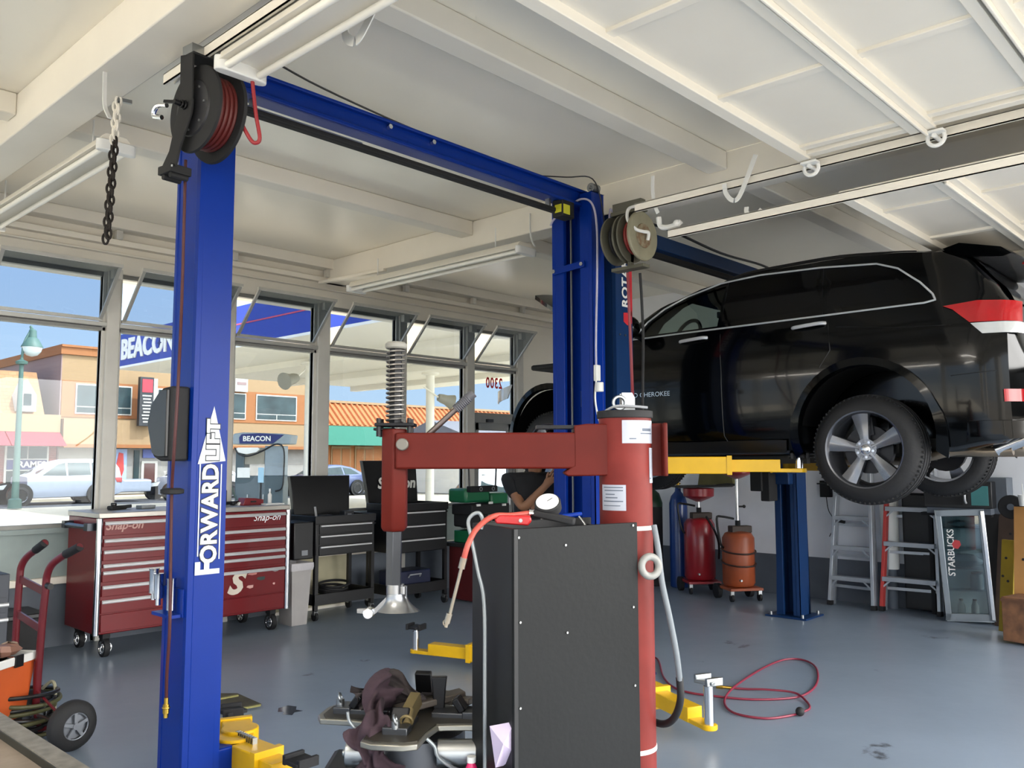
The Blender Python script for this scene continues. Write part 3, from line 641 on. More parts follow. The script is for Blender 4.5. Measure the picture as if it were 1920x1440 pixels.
# ================================================================== VEHICLES
def lerp_t(tab, x):
    if x <= tab[0][0]: return tab[0][1]
    for (a, u), (b, v) in zip(tab, tab[1:]):
        if x <= b:
            t = (x-a)/(b-a); t = t*t*(3-2*t)*.35 + t*.65
            return u+(v-u)*t
    return tab[-1][1]
class Body:
    """a car body: roof line, width by height, taper by length; x forward, y left"""
    def __init__(s, top, wide, taper, bot, x0, x1):
        s.top, s.wide, s.taper, s.bot, s.x0, s.x1 = top, wide, taper, bot, x0, x1
    def W(s, x, z): return lerp_t(s.wide, z)*lerp_t(s.taper, x)
    def shell(s, nx=60, nz=14):
        rings = []
        for i in range(nx+1):
            t = i/nx; x = s.x0+(s.x1-s.x0)*(.5-.5*cos(pi*t))*.5 + (s.x0+(s.x1-s.x0)*t)*.5
            zt = lerp_t(s.top, x); zb = lerp_t(s.bot, x); ze = zt-.07
            h = [(s.W(x, zb)*.6, zb-.0), (s.W(x, zb)*.94, zb+.005)]
            h += [(s.W(x, zb+(ze-zb)*k/nz), zb+.03+(ze-zb-.03)*k/nz) for k in range(nz+1)]
            we = s.W(x, ze); h += [(we*.955, zt-.03), (we*.86, zt-.008), (we*.6, zt+.004), (we*.3, zt+.012)]
            ring = [(x, 0, zb)] + [(x, y, z) for y, z in h] + [(x, 0, zt+.014)] + [(x, -y, z) for y, z in reversed(h)]
            rings.append(ring)
        return MB().loft(rings)
    def on(s, x, z, off=.004, side=1):
        e = .01; p = Vector((x, s.W(x, z), z))
        n = Vector((-(s.W(x+e, z)-s.W(x-e, z))/(2*e), 1, -(s.W(x, z+e)-s.W(x, z-e))/(2*e))).normalized()
        p = p+n*off; p.y *= side; return p
    def patch(s, poly, off=.004, side=1, thick=.004, n=10):
        """a panel lying on the flank, cut to a polygon given in x, z"""
        xs = sorted(p[0] for p in poly); xa, xb = xs[0], xs[-1]; rows = []
        def span(x):
            zz = []
            for (a, b), (c, d) in zip(poly, poly[1:]+poly[:1]):
                if abs(c-a) > 1e-9 and (a-x)*(c-x) <= 1e-12: zz.append(b+(d-b)*(x-a)/(c-a))
            return min(zz), max(zz)
        st = sorted(set([xa+1e-4, xb-1e-4]+[x for x in xs if xa < x < xb]+[xa+(xb-xa)*i/n for i in range(1, n)]))
        for x in st:
            lo, hi = span(x); rows.append([s.on(x, lo+(hi-lo)*j/6, off, side) for j in range(7)])
        vs = [p for r in rows for p in r]; vs2 = [Vector((p.x, p.y-side*thick*2, p.z)) for p in vs]; m = len(vs); fs = []
        R = len(rows)
        for i in range(R-1):
            for j in range(6):
                a = i*7+j; fs.append((a, a+7, a+8, a+1)); fs.append((m+a+1, m+a+8, m+a+7, m+a))
        for i in range(R-1): fs += [(i*7, m+i*7, m+i*7+7, i*7+7), (i*7+6, i*7+13, m+i*7+13, m+i*7+6)]
        for j in range(6): fs += [(j, j+1, m+j+1, m+j), ((R-1)*7+j, m+(R-1)*7+j, m+(R-1)*7+j+1, (R-1)*7+j+1)]
        return MB().add(vs+vs2, fs)
    def line(s, pts, r, side=1, off=.004, k=6):
        P = []
        for (a, b), (c, d) in zip(pts, pts[1:]):
            P += [s.on(a+(c-a)*i/k, b+(d-b)*i/k, off, side) for i in range(k)]
        P.append(s.on(*pts[-1], off, side)); return MB().tube(P, r, 6)
def boolean(o, cutters):
    dg = bpy.context.evaluated_depsgraph_get(); tmp = []
    for c in cutters:
        m = o.modifiers.new('cut', 'BOOLEAN'); m.operation = 'DIFFERENCE'; m.solver = 'EXACT'; m.object = c
    bpy.context.view_layer.update(); dg = bpy.context.evaluated_depsgraph_get()
    me = D.meshes.new_from_object(o.evaluated_get(dg)); o.modifiers.clear(); o.data = me
    for c in cutters: D.objects.remove(c)
    me.polygons.foreach_set('use_smooth', [True]*len(me.polygons)); me.set_sharp_from_angle(angle=radians(32))
M_paint = mat('gloss_black_paint', '#030405', .14, var=.1, coat=.22, spec=.2)
M_trimk = mat('black_trim', '#101113', .35)
M_tint = mat('privacy_glass', '#030304', .05, var=.1, spec=.35)
M_clear = glass('side_glass', '#c5d0cb', .06)
M_rim = mat('rim_grey_metal', '#7e8086', .25, .9, var=.1)
M_rimd = mat('dark_brake_metal', '#2b2c30', .4, .7)  # dark metal of the brake discs behind the spokes
M_well = mat('well_liner_black', '#070708', .95, var=.1, spec=.1)
M_tyre = mat('tyre_rubber', '#1b1b1d', .72, var=.2, bump=.15, bscale=60)
M_satin = mat('satin_chrome', '#c9ccd0', .25, .35, var=.04)
M_tail = mat('tail_lens_red', '#b00b14', .12, var=.2, coat=.5)
M_lens = mat('clear_lens', '#d5d8da', .1, .3, coat=.6)
def wheel(name, root, loc, R=.385, w=.26, rr=.275, side=1, spokes=5, mt=None, detail=True, ry=0):
    """road wheel, axis along y, face to side"""
    o = D.objects.new(name, None); COL.objects.link(o); o.location = loc; o.parent = root
    o.rotation_euler = (0, ry, 0 if side > 0 else pi)
    h = w/2; k = R-.0
    t = MB().lathe((0, -h, 0), (0, 1, 0), [(0.0, rr-.01), (.0, rr+.02), (.012, rr+.06), (.03, R-.035), (.05, R-.012), (.075, R-.002), (w*.5, R), (w-.075, R-.002), (w-.05, R-.012), (w-.03, R-.035), (w-.012, rr+.06), (w, rr+.02), (w, rr-.002), (w-.02, rr-.006), (w-.02, rr-.02), (.02, rr-.02)], 64 if detail else 28, ring=True)
    if detail:
        for i in range(72):
            a = 2*pi*i/72
            for y, s_ in ((-h+.045, 1), (h-.045, -1)):
                c = Vector((cos(a)*(R-.004), y, sin(a)*(R-.004)))
                t.bar(c-Vector((cos(a)*.004, 0, sin(a)*.004)), c+Vector((-sin(a)*.012-cos(a)*.004, s_*.04, cos(a)*.012-sin(a)*.004)), .012, .012, up=(cos(a), 0, sin(a)))
        for y in (-.05, 0, .05): t.torus((0, y, 0), (0, 1, 0), R+.001, .004, 64, 6)
    t.build('tyre', mt or M_tyre, o)
    b = MB().lathe((0, -h+.01, 0), (0, 1, 0), [(0, rr-.012), (.0, rr-.03), (w*.5, rr-.04), (w-.03, rr-.022), (w-.012, rr-.012), (w-.008, rr-.002), (w-.02, rr-.001), (.0, rr-.002)], 48 if detail else 24, ring=True)
    b.build('rim_barrel', M_rim, o)
    MB().cyl((0, -.02, 0), (0, .03, 0), rr*.62).box(-.06, .06, -.03, .05, rr*.35, rr*.8).build('brake_disc', M_rimd, o)
    s_ = MB()
    for i in range(spokes):
        a = 2*pi*i/spokes+pi/2; ca, sa = cos(a), sin(a)
        def q(r, t_, y): return (ca*r-sa*t_, y, sa*r+ca*t_)
        yo, yi = h-.025, h-.045
        w0, w1 = (.034, .066) if spokes == 5 else (.018, .03)
        w0 *= rr/.275; w1 *= rr/.275
        ring = lambda r, ww, y: [q(r, -ww, y-.03), q(r, -ww*.92, y), q(r, -ww*.15, y+.007), q(r, ww*.15, y+.007), q(r, ww*.92, y), q(r, ww, y-.03)]
        s_.loft([ring(.045, w0*.9, yi), ring(rr*.35, w0, yi-.004), ring(rr*.7, w1*.8, yi+.008), ring(rr*.96, w1, yo)])
    s_.cyl((0, yi-.05, 0), (0, yi+.004, 0), .075*rr/.275, n=24); s_.build('spokes', M_rim, o)
    c = MB().lathe((0, yi, 0), (0, 1, 0), [(0, .035), (.012, .034), (.016, .028)], 20)
    c.build('centre_cap', M_chr, o)
    if detail:
        n_ = MB()
        for i in range(5):
            a = 2*pi*i/5+pi/2+pi/5; n_.cyl((cos(a)*.055, yi-.01, sin(a)*.055), (cos(a)*.055, yi+.014, sin(a)*.055), .010, n=6)
        n_.build('lug_nuts', M_chr, o)
    return o
# ---------------- the black vehicle on the lift
LIFT = 1.29
suv = thing('black_suv', (7.02, 3.78, LIFT), pi/2, 'glossy black five-door vehicle raised on the navy lift with its bonnet open', 'car')
B = Body(top=[(-2.44, .95), (-2.40, 1.28), (-2.30, 1.47), (-2.10, 1.70), (-1.95, 1.78), (-1.6, 1.83), (-1.1, 1.85), (-.5, 1.845), (-.1, 1.79), (.25, 1.68), (.6, 1.50), (.92, 1.30), (1.05, 1.245), (1.6, 1.22), (2.0, 1.17), (2.2, 1.10), (2.32, 1.0), (2.38, .85)],
         wide=[(.2, .80), (.36, .89), (.46, .93), (.62, .952), (.9, .965), (1.12, .955), (1.28, .93), (1.36, .905), (1.55, .83), (1.75, .735), (1.85, .68)],
         taper=[(-2.44, .70), (-2.41, .84), (-2.34, .915), (-2.2, .965), (-2.0, .99), (-1.7, 1), (1.6, 1), (1.9, .97), (2.1, .92), (2.25, .84), (2.38, .66)],
         bot=[(-2.44, .55), (-2.3, .42), (-2.0, .36), (2.0, .32), (2.38, .45)], x0=-2.44, x1=2.38)
body = B.shell(70, 16).build('body', M_paint, suv)
WXR, WXF = -1.457, 1.457
cut = [MB().cyl((wx+.0, s_*.45, .50), (wx, s_*1.3, .50), .475, n=48).build('c', M_trimk) for wx in (WXR, WXF) for s_ in (-1, 1)]
cut += [MB().cyl((wx, s_*.45, .30), (wx, s_*1.3, .30), .475, n=48).build('c', M_trimk) for wx in (WXR, WXF) for s_ in (-1, 1)]
FW = [(-.30, 1.385), (.46, 1.375), (.36, 1.50), (.16, 1.62), (-.08, 1.70), (-.30, 1.735)]
cut.append(MB().prism(FW, -1.3, 1.3, 'xz').build('c', M_trimk))
cut.append(MB().prism([(-.31, 1.22), (.80, 1.22), (.82, 1.33), (.25, 1.63), (-.08, 1.725), (-.31, 1.75)], -.66, .66, 'xz').build('c', M_trimk))
cut.append(MB().prism([(.10, 1.60), (.74, 1.30), (1.02, 1.38), (.38, 1.90), (.20, 1.90)], -.60, .60, 'xz').build('c', M_trimk))
for c in cut: c.parent = None
suv_inv = None
# cutters live in the vehicle's own frame
for c in cut: c.matrix_world = Matrix.Translation((7.02, 3.78, LIFT)) @ RZ(pi/2)
bpy.context.view_layer.update()
boolean(body, cut)
for sd in (1, -1):
    B.patch([(-.33, 1.37), (-1.16, 1.375), (-1.10, 1.745), (-.6, 1.765), (-.33, 1.755)], .003, sd).build('rear_door_glass', M_tint, suv)
    B.patch([(-1.20, 1.378), (-1.90, 1.385), (-1.84, 1.47), (-1.66, 1.64), (-1.5, 1.71), (-1.14, 1.745)], .003, sd).build('quarter_glass', M_tint, suv)
    B.patch([(p[0]*1.0, p[1]) for p in FW], -.01, sd).build('front_door_glass', M_clear, suv)
    loop = [(.52, 1.352), (.0, 1.358), (-.6, 1.362), (-1.2, 1.366), (-1.88, 1.372), (-1.95, 1.385), (-1.93, 1.43), (-1.84, 1.53), (-1.68, 1.66), (-1.52, 1.725), (-1.1, 1.765), (-.6, 1.785), (-.25, 1.765), (.05, 1.69), (.25, 1.60), (.40, 1.50), (.52, 1.352)]
    B.line(loop, .0075, sd, .005).build('chrome_window_trim', M_satin, suv)
    for ln in ([(-1.12, 1.76), (-1.17, 1.38), (-1.22, 1.30), (-1.24, 1.10), (-1.16, .98)], [(-.32, 1.76), (-.335, 1.36), (-.36, 1.0), (-.36, .5), (-.40, .43)], [(.55, 1.34), (.72, 1.2), (.78, .9), (.76, .48)], [(.76, .47), (.0, .45), (-.84, .46)], [(-1.28, 1.27), (-1.7, 1.22), (-2.05, 1.20)], [(-2.04, .86), (-2.3, .88)]):
        B.line(ln, .0035, sd, -.001).build('panel_gap', M_trimk, suv)
    for x0, x1, z0 in ((-.95, -1.20, 1.295), (.03, -.22, 1.285)):
        hm = MB(); a = B.on(x0, z0, .0, sd); b2 = B.on(x1, z0+.012, .0, sd); o_ = Vector((0, sd*.035, 0))
        hm.tube([a, a+o_*.8+Vector((-.03, 0, 0)), (a+b2)/2+o_, b2+o_*.8+Vector((.03, 0, 0)), b2], .014, 8, smooth=4)
        hm.build('door_handle', M_satin, suv)
    # arch flares and sill
    for wx in (WXR, WXF):
        pts = [(wx+.62*cos(t)*(.88 if t < .35 or t > 2.8 else .86), .47+.56*sin(t)) for t in [pi*i/24 for i in range(-2, 27)]]
        r_in = [(wx+.475*cos(t), .50+.475*sin(t)) if sin(t) > 0 else (wx+.475*cos(t), .50+.475*sin(t)) for t in [pi*i/24 for i in range(-2, 27)]]
        ring = [[B.on(p[0], p[1], .004, sd), B.on(p[0], p[1], .018, sd), B.on(q_[0], q_[1], .026, sd), B.on(q_[0], q_[1], -.03, sd)] for p, q_ in zip(pts, r_in)]
        MB().loft(ring).build('wheel_arch_flare', M_paint, suv)
        ln_ = [[(wx+r*cos(a), sd*y, .50+r*sin(a)) for y, r in ((.46, .474), (.90, .474), (.90, .470), (.46, .470))] for a in [pi*i/24 for i in range(1, 24)]]
        MB().loft(ln_).build('wheel_well_liner', M_well, suv)
    B.patch([(-.86, .37), (.88, .36), (.88, .45), (-.88, .46)], .012, sd).build('sill_trim', M_trimk, suv)
    # lamps
    B.patch([(-2.00, 1.33), (-2.06, 1.30), (-2.16, 1.205), (-2.42, 1.20), (-2.42, 1.335), (-2.2, 1.35)], .010, sd, n=16).build('tail_lamp', M_tail, suv)
    B.patch([(-2.165, 1.198), (-2.23, 1.125), (-2.43, 1.125), (-2.43, 1.198)], .010, sd).build('reverse_lamp', M_lens, suv)
    B.patch([(-2.33, .68), (-2.42, .68), (-2.42, .76), (-2.33, .76)], .006, sd).build('reflector', M_tail, suv)
    B.patch([(2.02, .92), (2.30, .88), (2.30, 1.0), (1.95, 1.05)], .006, sd).build('head_lamp', M_lens, suv)
    mr = MB(); a = B.on(.43, 1.36, 0, sd); mr.bar(a, a+Vector((0, sd*.12, .02)), .05, .03)
    mr.ball(a+Vector((-.02, sd*.19, .07)), .1, 14, (.75, 1.0, .95)); mr.build('door_mirror', M_paint, suv)
    rl = MB().tube([(x, sd*.60, lerp_t(B.top, x)+ (.012 if -1.6 < x < -.2 else -.01)) for x in (-1.75, -1.6, -1.2, -.8, -.4, -.2, -.05)], .014, 8, smooth=3); rl.build('roof_rail', M_trimk, suv)
text('chrome_badge', 'GRAND CHEROKEE', .055, M_chr, suv, B.on(.38, .86, .004, 1), Matrix(((-1,0,0),(0,0,1),(0,1,0))), sx=1.1, ext=.002)
text('chrome_badge', '4x4', .07, M_chr, suv, (-2.452, .42, 1.02), Matrix(((0,0,-1),(-1,0,0),(0,1,0))), sx=1.2, ext=.003)
# rear glass, spoiler, bumper, number plate recess
def rear(zlo, zhi, wf, off, mt, nm):
    rows = []
    for j in range(9):
        z = zlo+(zhi-zlo)*j/8
        xs_ = -2.44
        for i in range(400):
            x = -2.44+i*.0025
            if lerp_t(B.top, x) >= z: xs_ = x; break
        rows.append([(xs_-off, wf*B.W(xs_, z)*(i/10-1)*.97, z+off*.5) for i in range(21)])
    v = [p for r in rows for p in r]; v2 = [(p[0]+.01, p[1], p[2]) for p in v]; m_ = len(v); f_ = []
    for j in range(8):
        for i in range(20):
            a = j*21+i; f_ += [(a, a+1, a+22, a+21), (m_+a+21, m_+a+22, m_+a+1, m_+a)]
    return MB().add(v+v2, f_).build(nm, mt, suv)
rear(1.36, 1.70, .82, .012, M_tint, 'rear_window')
sp = MB().loft([[(-1.93+.0, .62*t, 1.79), (-2.05, .66*t, 1.805), (-2.30, .64*t, 1.77-.03*t*t), (-2.36, .62*t, 1.72-.03*t*t), (-2.30, .6*t, 1.70-.02*t*t), (-2.0, .6*t, 1.72)] for t in [i/8 for i in range(-8, 9)]])
sp.build('roof_spoiler', M_paint, suv)
MB().box(-2.345, -2.315, -.14, .14, 1.70, 1.73).build('brake_light', M_tail, suv)
for sd in (1, -1): B.patch([(-2.10, .42), (-2.43, .45), (-2.43, .56), (-2.12, .56)], .006, sd).build('rear_bumper_corner', M_paint, suv)
# open bonnet, engine bay edge
hd = []
for i in range(11):
    t = i/10; d_ = t*1.2; x = .98+d_*cos(radians(39)); z = 1.33+d_*sin(radians(39)) + .05*sin(pi*t) - .06*t*t
    w_ = .78-.10*t-.12*max(0, t-.8)*5*.5
    hd.append([(x-.0, w_*s_*.999, z-.05*abs(s_)**3) for s_ in [k/6 for k in range(-6, 7)]] + [(x+.02, w_*s_*.97, z-.035-.05*abs(s_)**3) for s_ in [k/6 for k in range(6, -7, -1)]])
MB().loft(hd).build('open_bonnet', M_paint, suv)
MB().tube([(1.1, -.6, 1.2), (1.6, -.62, 1.75)], .01).build('bonnet_prop', M_stl, suv)
MB().box(1.05, 2.0, -.6, .6, 1.215, 1.27).build('engine_cover', M_blkm, suv, bevel=.02)
# cabin seen through the front windows
cb = MB().torus((.30, .38, 1.40), (.85, 0, .5), .175, .017, 30, 8).bar((.34, .38, 1.40), (.55, .38, 1.33), .06, .05).bar((.30, .22, 1.41), (.30, .54, 1.41), .03, .03); cb.build('steering_wheel', M_trimk, suv)
MB().box(.30, .55, -.7, .7, 1.30, 1.42).build('dashboard', M_blkm, suv, bevel=.03)
for y in (.38, -.38): MB().bar((-.42, y, 1.2), (-.46, y, 1.62), .2, .12).build('seat', M_blkm, suv, bevel=.03)
MB().box(.12, .16, -.08, .10, 1.60, 1.66).build('rear_view_mirror', M_trimk, suv, bevel=.01)
# wheels hang at full droop
wheel('road_wheel', suv, (WXR, .835, .382), side=1, ry=.12)
wheel('road_wheel', suv, (WXF, .835, .382), side=1, ry=.5)
wheel('road_wheel', suv, (WXR, -.835, .382), side=-1, ry=.3)
wheel('road_wheel', suv, (WXF, -.835, .382), side=-1, ry=.2)
# underside
ub = MB().box(-2.1, 2.0, -.55, .55, .33, .46).cyl((WXR, -.7, .40), (WXR, .7, .40), .045).ball((WXR, 0, .40), .14, 14).cyl((WXF, -.7, .40), (WXF, .7, .40), .035)
for s_ in (-1, 1): ub.bar((WXR, s_*.62, .33), (WXR+.45, s_*.40, .36), .05, .06).cyl((WXR-.08, s_*.52, .36), (WXR-.05, s_*.55, .75), .035).bar((-.9, s_*.62, .31), (.9, s_*.62, .31), .06, .06)
ub.build('chassis', mat('grimy_metal', '#3b3a38', .5, .6), suv)
M_exh = mat('warm_exhaust_metal', '#9b8c7a', .35, .8, var=.25)
MB().tube([(-1.0, .25, .30), (-1.45, .48, .30), (-1.75, .58, .33), (-1.95, .60, .37), (-2.15, .60, .36), (-2.30, .60, .37)], .034, 12, smooth=6).build('exhaust_pipe', M_exh, suv)
MB().tube([(-2.2, .60, .37), (-2.42, .58, .47), (-2.46, .58, .48)], .045, 14).build('exhaust_tip', M_chr, suv)
MB().box(-2.35, -1.95, -.5, .35, .33, .47).build('muffler', M_exh, suv, bevel=.05)
# ---------------- cars in the street
def street_car(name, label, loc, rz, kind, paint, group='cars parked across the street'):
    t = thing(name, loc, rz, label, 'car', group)
    if kind == 'suv':
        b_ = Body([(-2.38, .9), (-2.33, 1.2), (-2.15, 1.58), (-1.95, 1.70), (-1.2, 1.74), (-.3, 1.72), (.2, 1.6), (.85, 1.15), (1.1, 1.08), (2.0, .98), (2.3, .8), (2.38, .6)], [(.2, .82), (.5, .91), (.9, .95), (1.1, .93), (1.7, .70)], [(-2.38, .75), (-2.3, .88), (-2.0, .98), (1.6, 1), (2.1, .9), (2.38, .62)], [(-2.38, .4), (-2, .28), (2, .25), (2.38, .35)], -2.38, 2.38)
        gl = [[(-1.95, 1.12), (-1.75, 1.5), (-1.6, 1.58), (-1.15, 1.60), (-1.15, 1.12)], [(-1.08, 1.12), (-1.08, 1.60), (-.25, 1.60), (-.25, 1.1)], [(-.18, 1.1), (-.18, 1.6), (.12, 1.52), (.68, 1.12)]]; wb = 1.395; R = .37
    else:
        b_ = Body([(-2.4, .8), (-2.3, 1.0), (-1.75, 1.08), (-1.2, 1.35), (-.6, 1.46), (-.1, 1.46), (.3, 1.38), (1.05, .98), (1.9, .86), (2.3, .7), (2.42, .5)], [(.2, .78), (.5, .89), (.8, .92), (.95, .90), (1.45, .62)], [(-2.4, .72), (-2.3, .86), (-1.9, .97), (1.5, 1), (2.1, .88), (2.42, .6)], [(-2.4, .38), (-2, .22), (2, .2), (2.42, .3)], -2.4, 2.42)
        gl = [[(-1.5, 1.02), (-1.1, 1.27), (-.65, 1.34), (-.65, .99)], [(-.58, .99), (-.58, 1.35), (.22, 1.31), (.82, .98)]]; wb = 1.35; R = .33
    bd = b_.shell(40, 10).build('body', paint, t)
    for sd in (1, -1):
        for g_ in gl: b_.patch(g_, .006, sd, n=8).build('side_window', M_win, t)
        b_.patch([(-2.37, .82), (-2.1, .82), (-2.0, 1.0), (-2.36, 1.0)], .008, sd).build('tail_lamp', mat('far_tail_red', '#b04a4a', .3), t)
        b_.patch([(1.95, .62), (2.3, .58), (2.3, .72), (1.85, .8)], .008, sd).build('head_lamp', M_lens, t)
        for wx in (-wb, wb):
            MB().cyl((wx, sd*.72, R+.03), (wx, sd*.945, R+.03), R+.06, n=28).build('wheel_arch', M_trimk, t)
            wheel('road_wheel', t, (wx, sd*.87, R), R=R, w=.2, rr=R*.66, side=sd, spokes=7 if kind == 'suv' else 5, detail=False)
    z0 = 1.02 if kind != 'suv' else 1.18
    xr = .98 if kind != 'suv' else .8; xt = .35 if kind != 'suv' else .25; zt_ = 1.36 if kind != 'suv' else 1.57
    MB().add([(xr, -.68, z0), (xr, .68, z0), (xt, .55, zt_), (xt, -.55, zt_), (xr-.03, -.68, z0-.02), (xr-.03, .68, z0-.02), (xt-.03, .55, zt_-.02), (xt-.03, -.55, zt_-.02)], [(0,1,2,3),(7,6,5,4),(0,4,5,1),(1,5,6,2),(2,6,7,3),(3,7,4,0)]).build('windscreen', M_win, t)
    return t
M_sil = mat('silver_paint', '#a4acbb', .3, .1, var=.04); M_wcp = mat('white_car_paint', '#cfd0d3', .3, var=.03)
q = at(75, 943, z=-.05)
street_car('parked_suv', 'silver people carrier parked facing left in front of the tan building', (q.x, 36.0, -.05), pi, 'suv', M_sil)
q = at(262, 935, z=-.05)
street_car('parked_sedan', 'white saloon car parked nose left behind the red tool chest', (q.x+1.5, 36.2, -.05), pi, 'sedan', M_wcp)
q = at(640, 905, Y=33)
street_car('parked_sedan', 'blue grey saloon car beyond the black tool carts under the orange building', (q.x, 34.5, -.05), pi, 'sedan', mat('lilac_blue_paint', '#59648a', .25, .3, coat=.6))
q = at(950, 915, d=17)
street_car('parked_sedan', 'white car with a red roof edge just outside the door, behind the mechanic', (q.x, q.y, -.03), -2.2, 'sedan', M_wcp, group=None)

# ================================================================== TYRE CHANGER (nearest thing, right of centre)
FH = Vector((cyw, syw, 0)); RH = Vector((syw, -cyw, 0))
def lp(px, py, y):
    """photo pixel on the upright plane y metres ahead -> (right, ahead, up)"""
    r = _F + _R2*((px-960)/FPX) - _U2*((py-720)/FPX); t = y/r.dot(FH); p = EYE + r*t
    return Vector((p.dot(RH), y, p.z))
def frame(name, y, x, label, cat, group=None):
    p = RH*x + FH*y; return thing(name, (p.x, p.y, 0), VROT, label, cat, group)
Y0 = 2.55
tc = frame('tyre_changer', Y0, lp(1173, 900, Y0).x, 'faded red swing-arm tyre changer with a coil spring post and four-jaw table', 'tyre changer')
OX = Vector((lp(1173, 900, Y0).x, Y0, 0))
def q(px, py, y=Y0): return lp(px, py, y)-OX
M_pink = mat('sun_faded_red_enamel', '#762822', .5, var=.22, vscale=7, col2='#5e1c17', spec=.22)
M_shaft = mat('dark_oily_steel', '#54565a', .38, .85, var=.2)
M_shb = mat('black_oily_steel', '#1c1c1e', .4, .6)
M_lab = mat('label_paper', '#a9adb8', .6, var=.05)
M_ink = mat('label_ink', '#5a6270', .6)
R_ = .0775
zt = q(1173, 785).z
col_ = MB().cyl((0, 0, 0.02), (0, 0, zt), R_, n=48).build('column', M_pink, tc)
MB().cyl((0, 0, zt), (0, 0, zt+.022), R_+.005, n=48).build('column_cap', M_blkm, tc, bevel=.002)
lg = MB().prism([(-.012, zt+.02), (.026, zt+.02), (.026, zt+.06), (.018, zt+.075), (-.012, zt+.075)], -.035, -.02, 'xz').prism([(-.012, zt+.02), (.026, zt+.02), (.026, zt+.06), (.018, zt+.075), (-.012, zt+.075)], .01, .024, 'xz')
lg.torus((-.02, -.04, zt+.045), (0, 1, 0), .018, .005, 20, 6); lg.build('hinge_lug', M_stl, tc)
MB().tube([(-.075, -.01, zt+.01), (-.04, -.05, zt+.032), (.0, -.06, zt+.034), (.06, -.05, zt+.03)], .004, smooth=4).build('grease_line', M_gry, tc)
# arm bracket on the column
za, zb = q(900, 812).z, q(900, 879).z; zm = (za+zb)/2
xl, xr_ = q(1075, 850).x, q(1247, 850).x
br = MB().prism([(xl, za+.02), (xl+.035, za+.025), (-.055, za+.025), (-.055, zb-.02), (xl-.02, zb-.022), (xl-.032, zb-.012), (xl, zb+.01)], -.05, .05, 'xz')
br.box(.05, xr_, .0, .05, zb-.022, za+.028).box(xr_-.012, xr_, -.05, .05, zb-.022, za+.028)
br.build('arm_bracket', M_red2 if False else M_red, tc, bevel=.004)
MB().box(q(1005, 800).x, xl+.06, -.03, .06, za+.012, za+.022).build('top_plate', M_shb, tc)
xs0, xs1 = q(718, 850).x, q(763, 850).x; xc = (xs0+xs1)/2; zs0 = q(740, 996).z
MB().box(q(745, 850).x, xl+.03, -.048, .048, zb, za).build('swing_arm', M_red, tc, bevel=.006)
sl = MB().lathe((xc, 0, zs0), (0, 0, 1), [(0, .034), (.012, .042), (za-zs0+.012, .042)], 6); sl.build('arm_sleeve', M_red, tc, bevel=.004)
nn = q(759, 834); MB().cyl((nn.x, -.068, nn.z), (nn.x, -.045, nn.z), .018, n=24).build('pivot_pin', mat('dull_pin', '#77736c', .5, .6), tc, bevel=.003)
zf = q(740, 800).z
MB().box(q(702, 800).x, q(722, 800).x+.03, -.02, .02, zf-.012, zf-.004).build('latch_lever', M_shb, tc, bevel=.002)
fl = MB().box(xc-.055, xc+.06, -.045, .045, zf, zf+.010).build('flange', M_shb, tc, bevel=.002)
for dx_, dy_ in ((-.045, -.03), (.045, -.03), (-.045, .03), (.045, .03)): MB().cyl((xc+dx_, dy_, zf-.03), (xc+dx_, dy_, zf+.024), .007, n=6).build('bolt', M_shb, tc)
ztp = q(740, 652).z
MB().cyl((xc, 0, zf), (xc, 0, ztp), .0195, n=6).build('hex_shaft', M_shb, tc)
MB().lathe((xc, 0, ztp-.004), (0, 0, 1), [(0, .028), (.004, .032), (.014, .032), (.02, .027)], 32).build('spring_cap', mat('cap_grey', '#85837b', .6), tc)
sp_ = []
N = 16*20
for i in range(N+1):
    a = 2*pi*20*i/N*.82; sp_.append((xc+.0265*cos(a), .0265*sin(a), zf+.012+(ztp-.016-zf)*i/N))
MB().tube(sp_, .0030, 6).build('coil_spring', mat('spring_steel', '#8b8781', .35, .8), tc)
zl = q(740, 1098).z
MB().cyl((xc, 0, zl), (xc, 0, zs0+.02), .0245, n=6).build('hex_shaft', M_shaft, tc, bevel=.001)
hd_ = MB().cyl((xc+.005, 0, zl-.026), (xc+.005, 0, zl+.004), .026, n=20).cyl((xc+.03, -.01, zl-.03), (xc+.03, -.01, zl-.0), .011)
h0 = q(740, 1112).z
f_ = []
for t in range(7):
    u = t/6; w_ = .030+.034*u**2.2; f_.append([(xc+.008+.004*u+w_*cos(a)*(1.05 if cos(a) > 0 else .9), -.008+w_*.75*sin(a), h0-.050*u) for a in [2*pi*k/28 for k in range(28)]])
hd_.loft(f_)
hd_.loft([[(xc-.02, y, h0-.022+z) for y, z in ((-.012,-.012),(.012,-.012),(.012,.012),(-.012,.012))], [(xc-.055, y, h0-.052+z) for y, z in ((-.010,-.008),(.010,-.008),(.010,.008),(-.010,.008))], [(xc-.105, y, h0-.050+z) for y, z in ((-.008,-.006),(.008,-.006),(.008,.006),(-.008,.006))]])
hd_.build('mount_head', mat('polished_alloy', '#9c9ea1', .28, .9, var=.1), tc)
r0 = q(692, 1146); MB().cyl((r0.x, -.022, r0.z-.004), (r0.x, .012, r0.z-.004), .0155, n=24).build('head_roller', M_chr, tc, bevel=.002)
a_, b__ = q(803, 815), q(888, 737)
hn = MB().cyl(a_, b__, .0085).build('release_handle', mat('handle_steel', '#6a615e', .35, .8, var=.3), tc)
g = MB().cyl(a_.lerp(b__, .60), b__, .0135, n=20)
for i in range(9): g.torus(a_.lerp(b__, .62+.032*i), (b__-a_), .0135, .002, 20, 6)
g.build('grip', mat('worn_grey_grip', '#4a4a50', .5), hn)
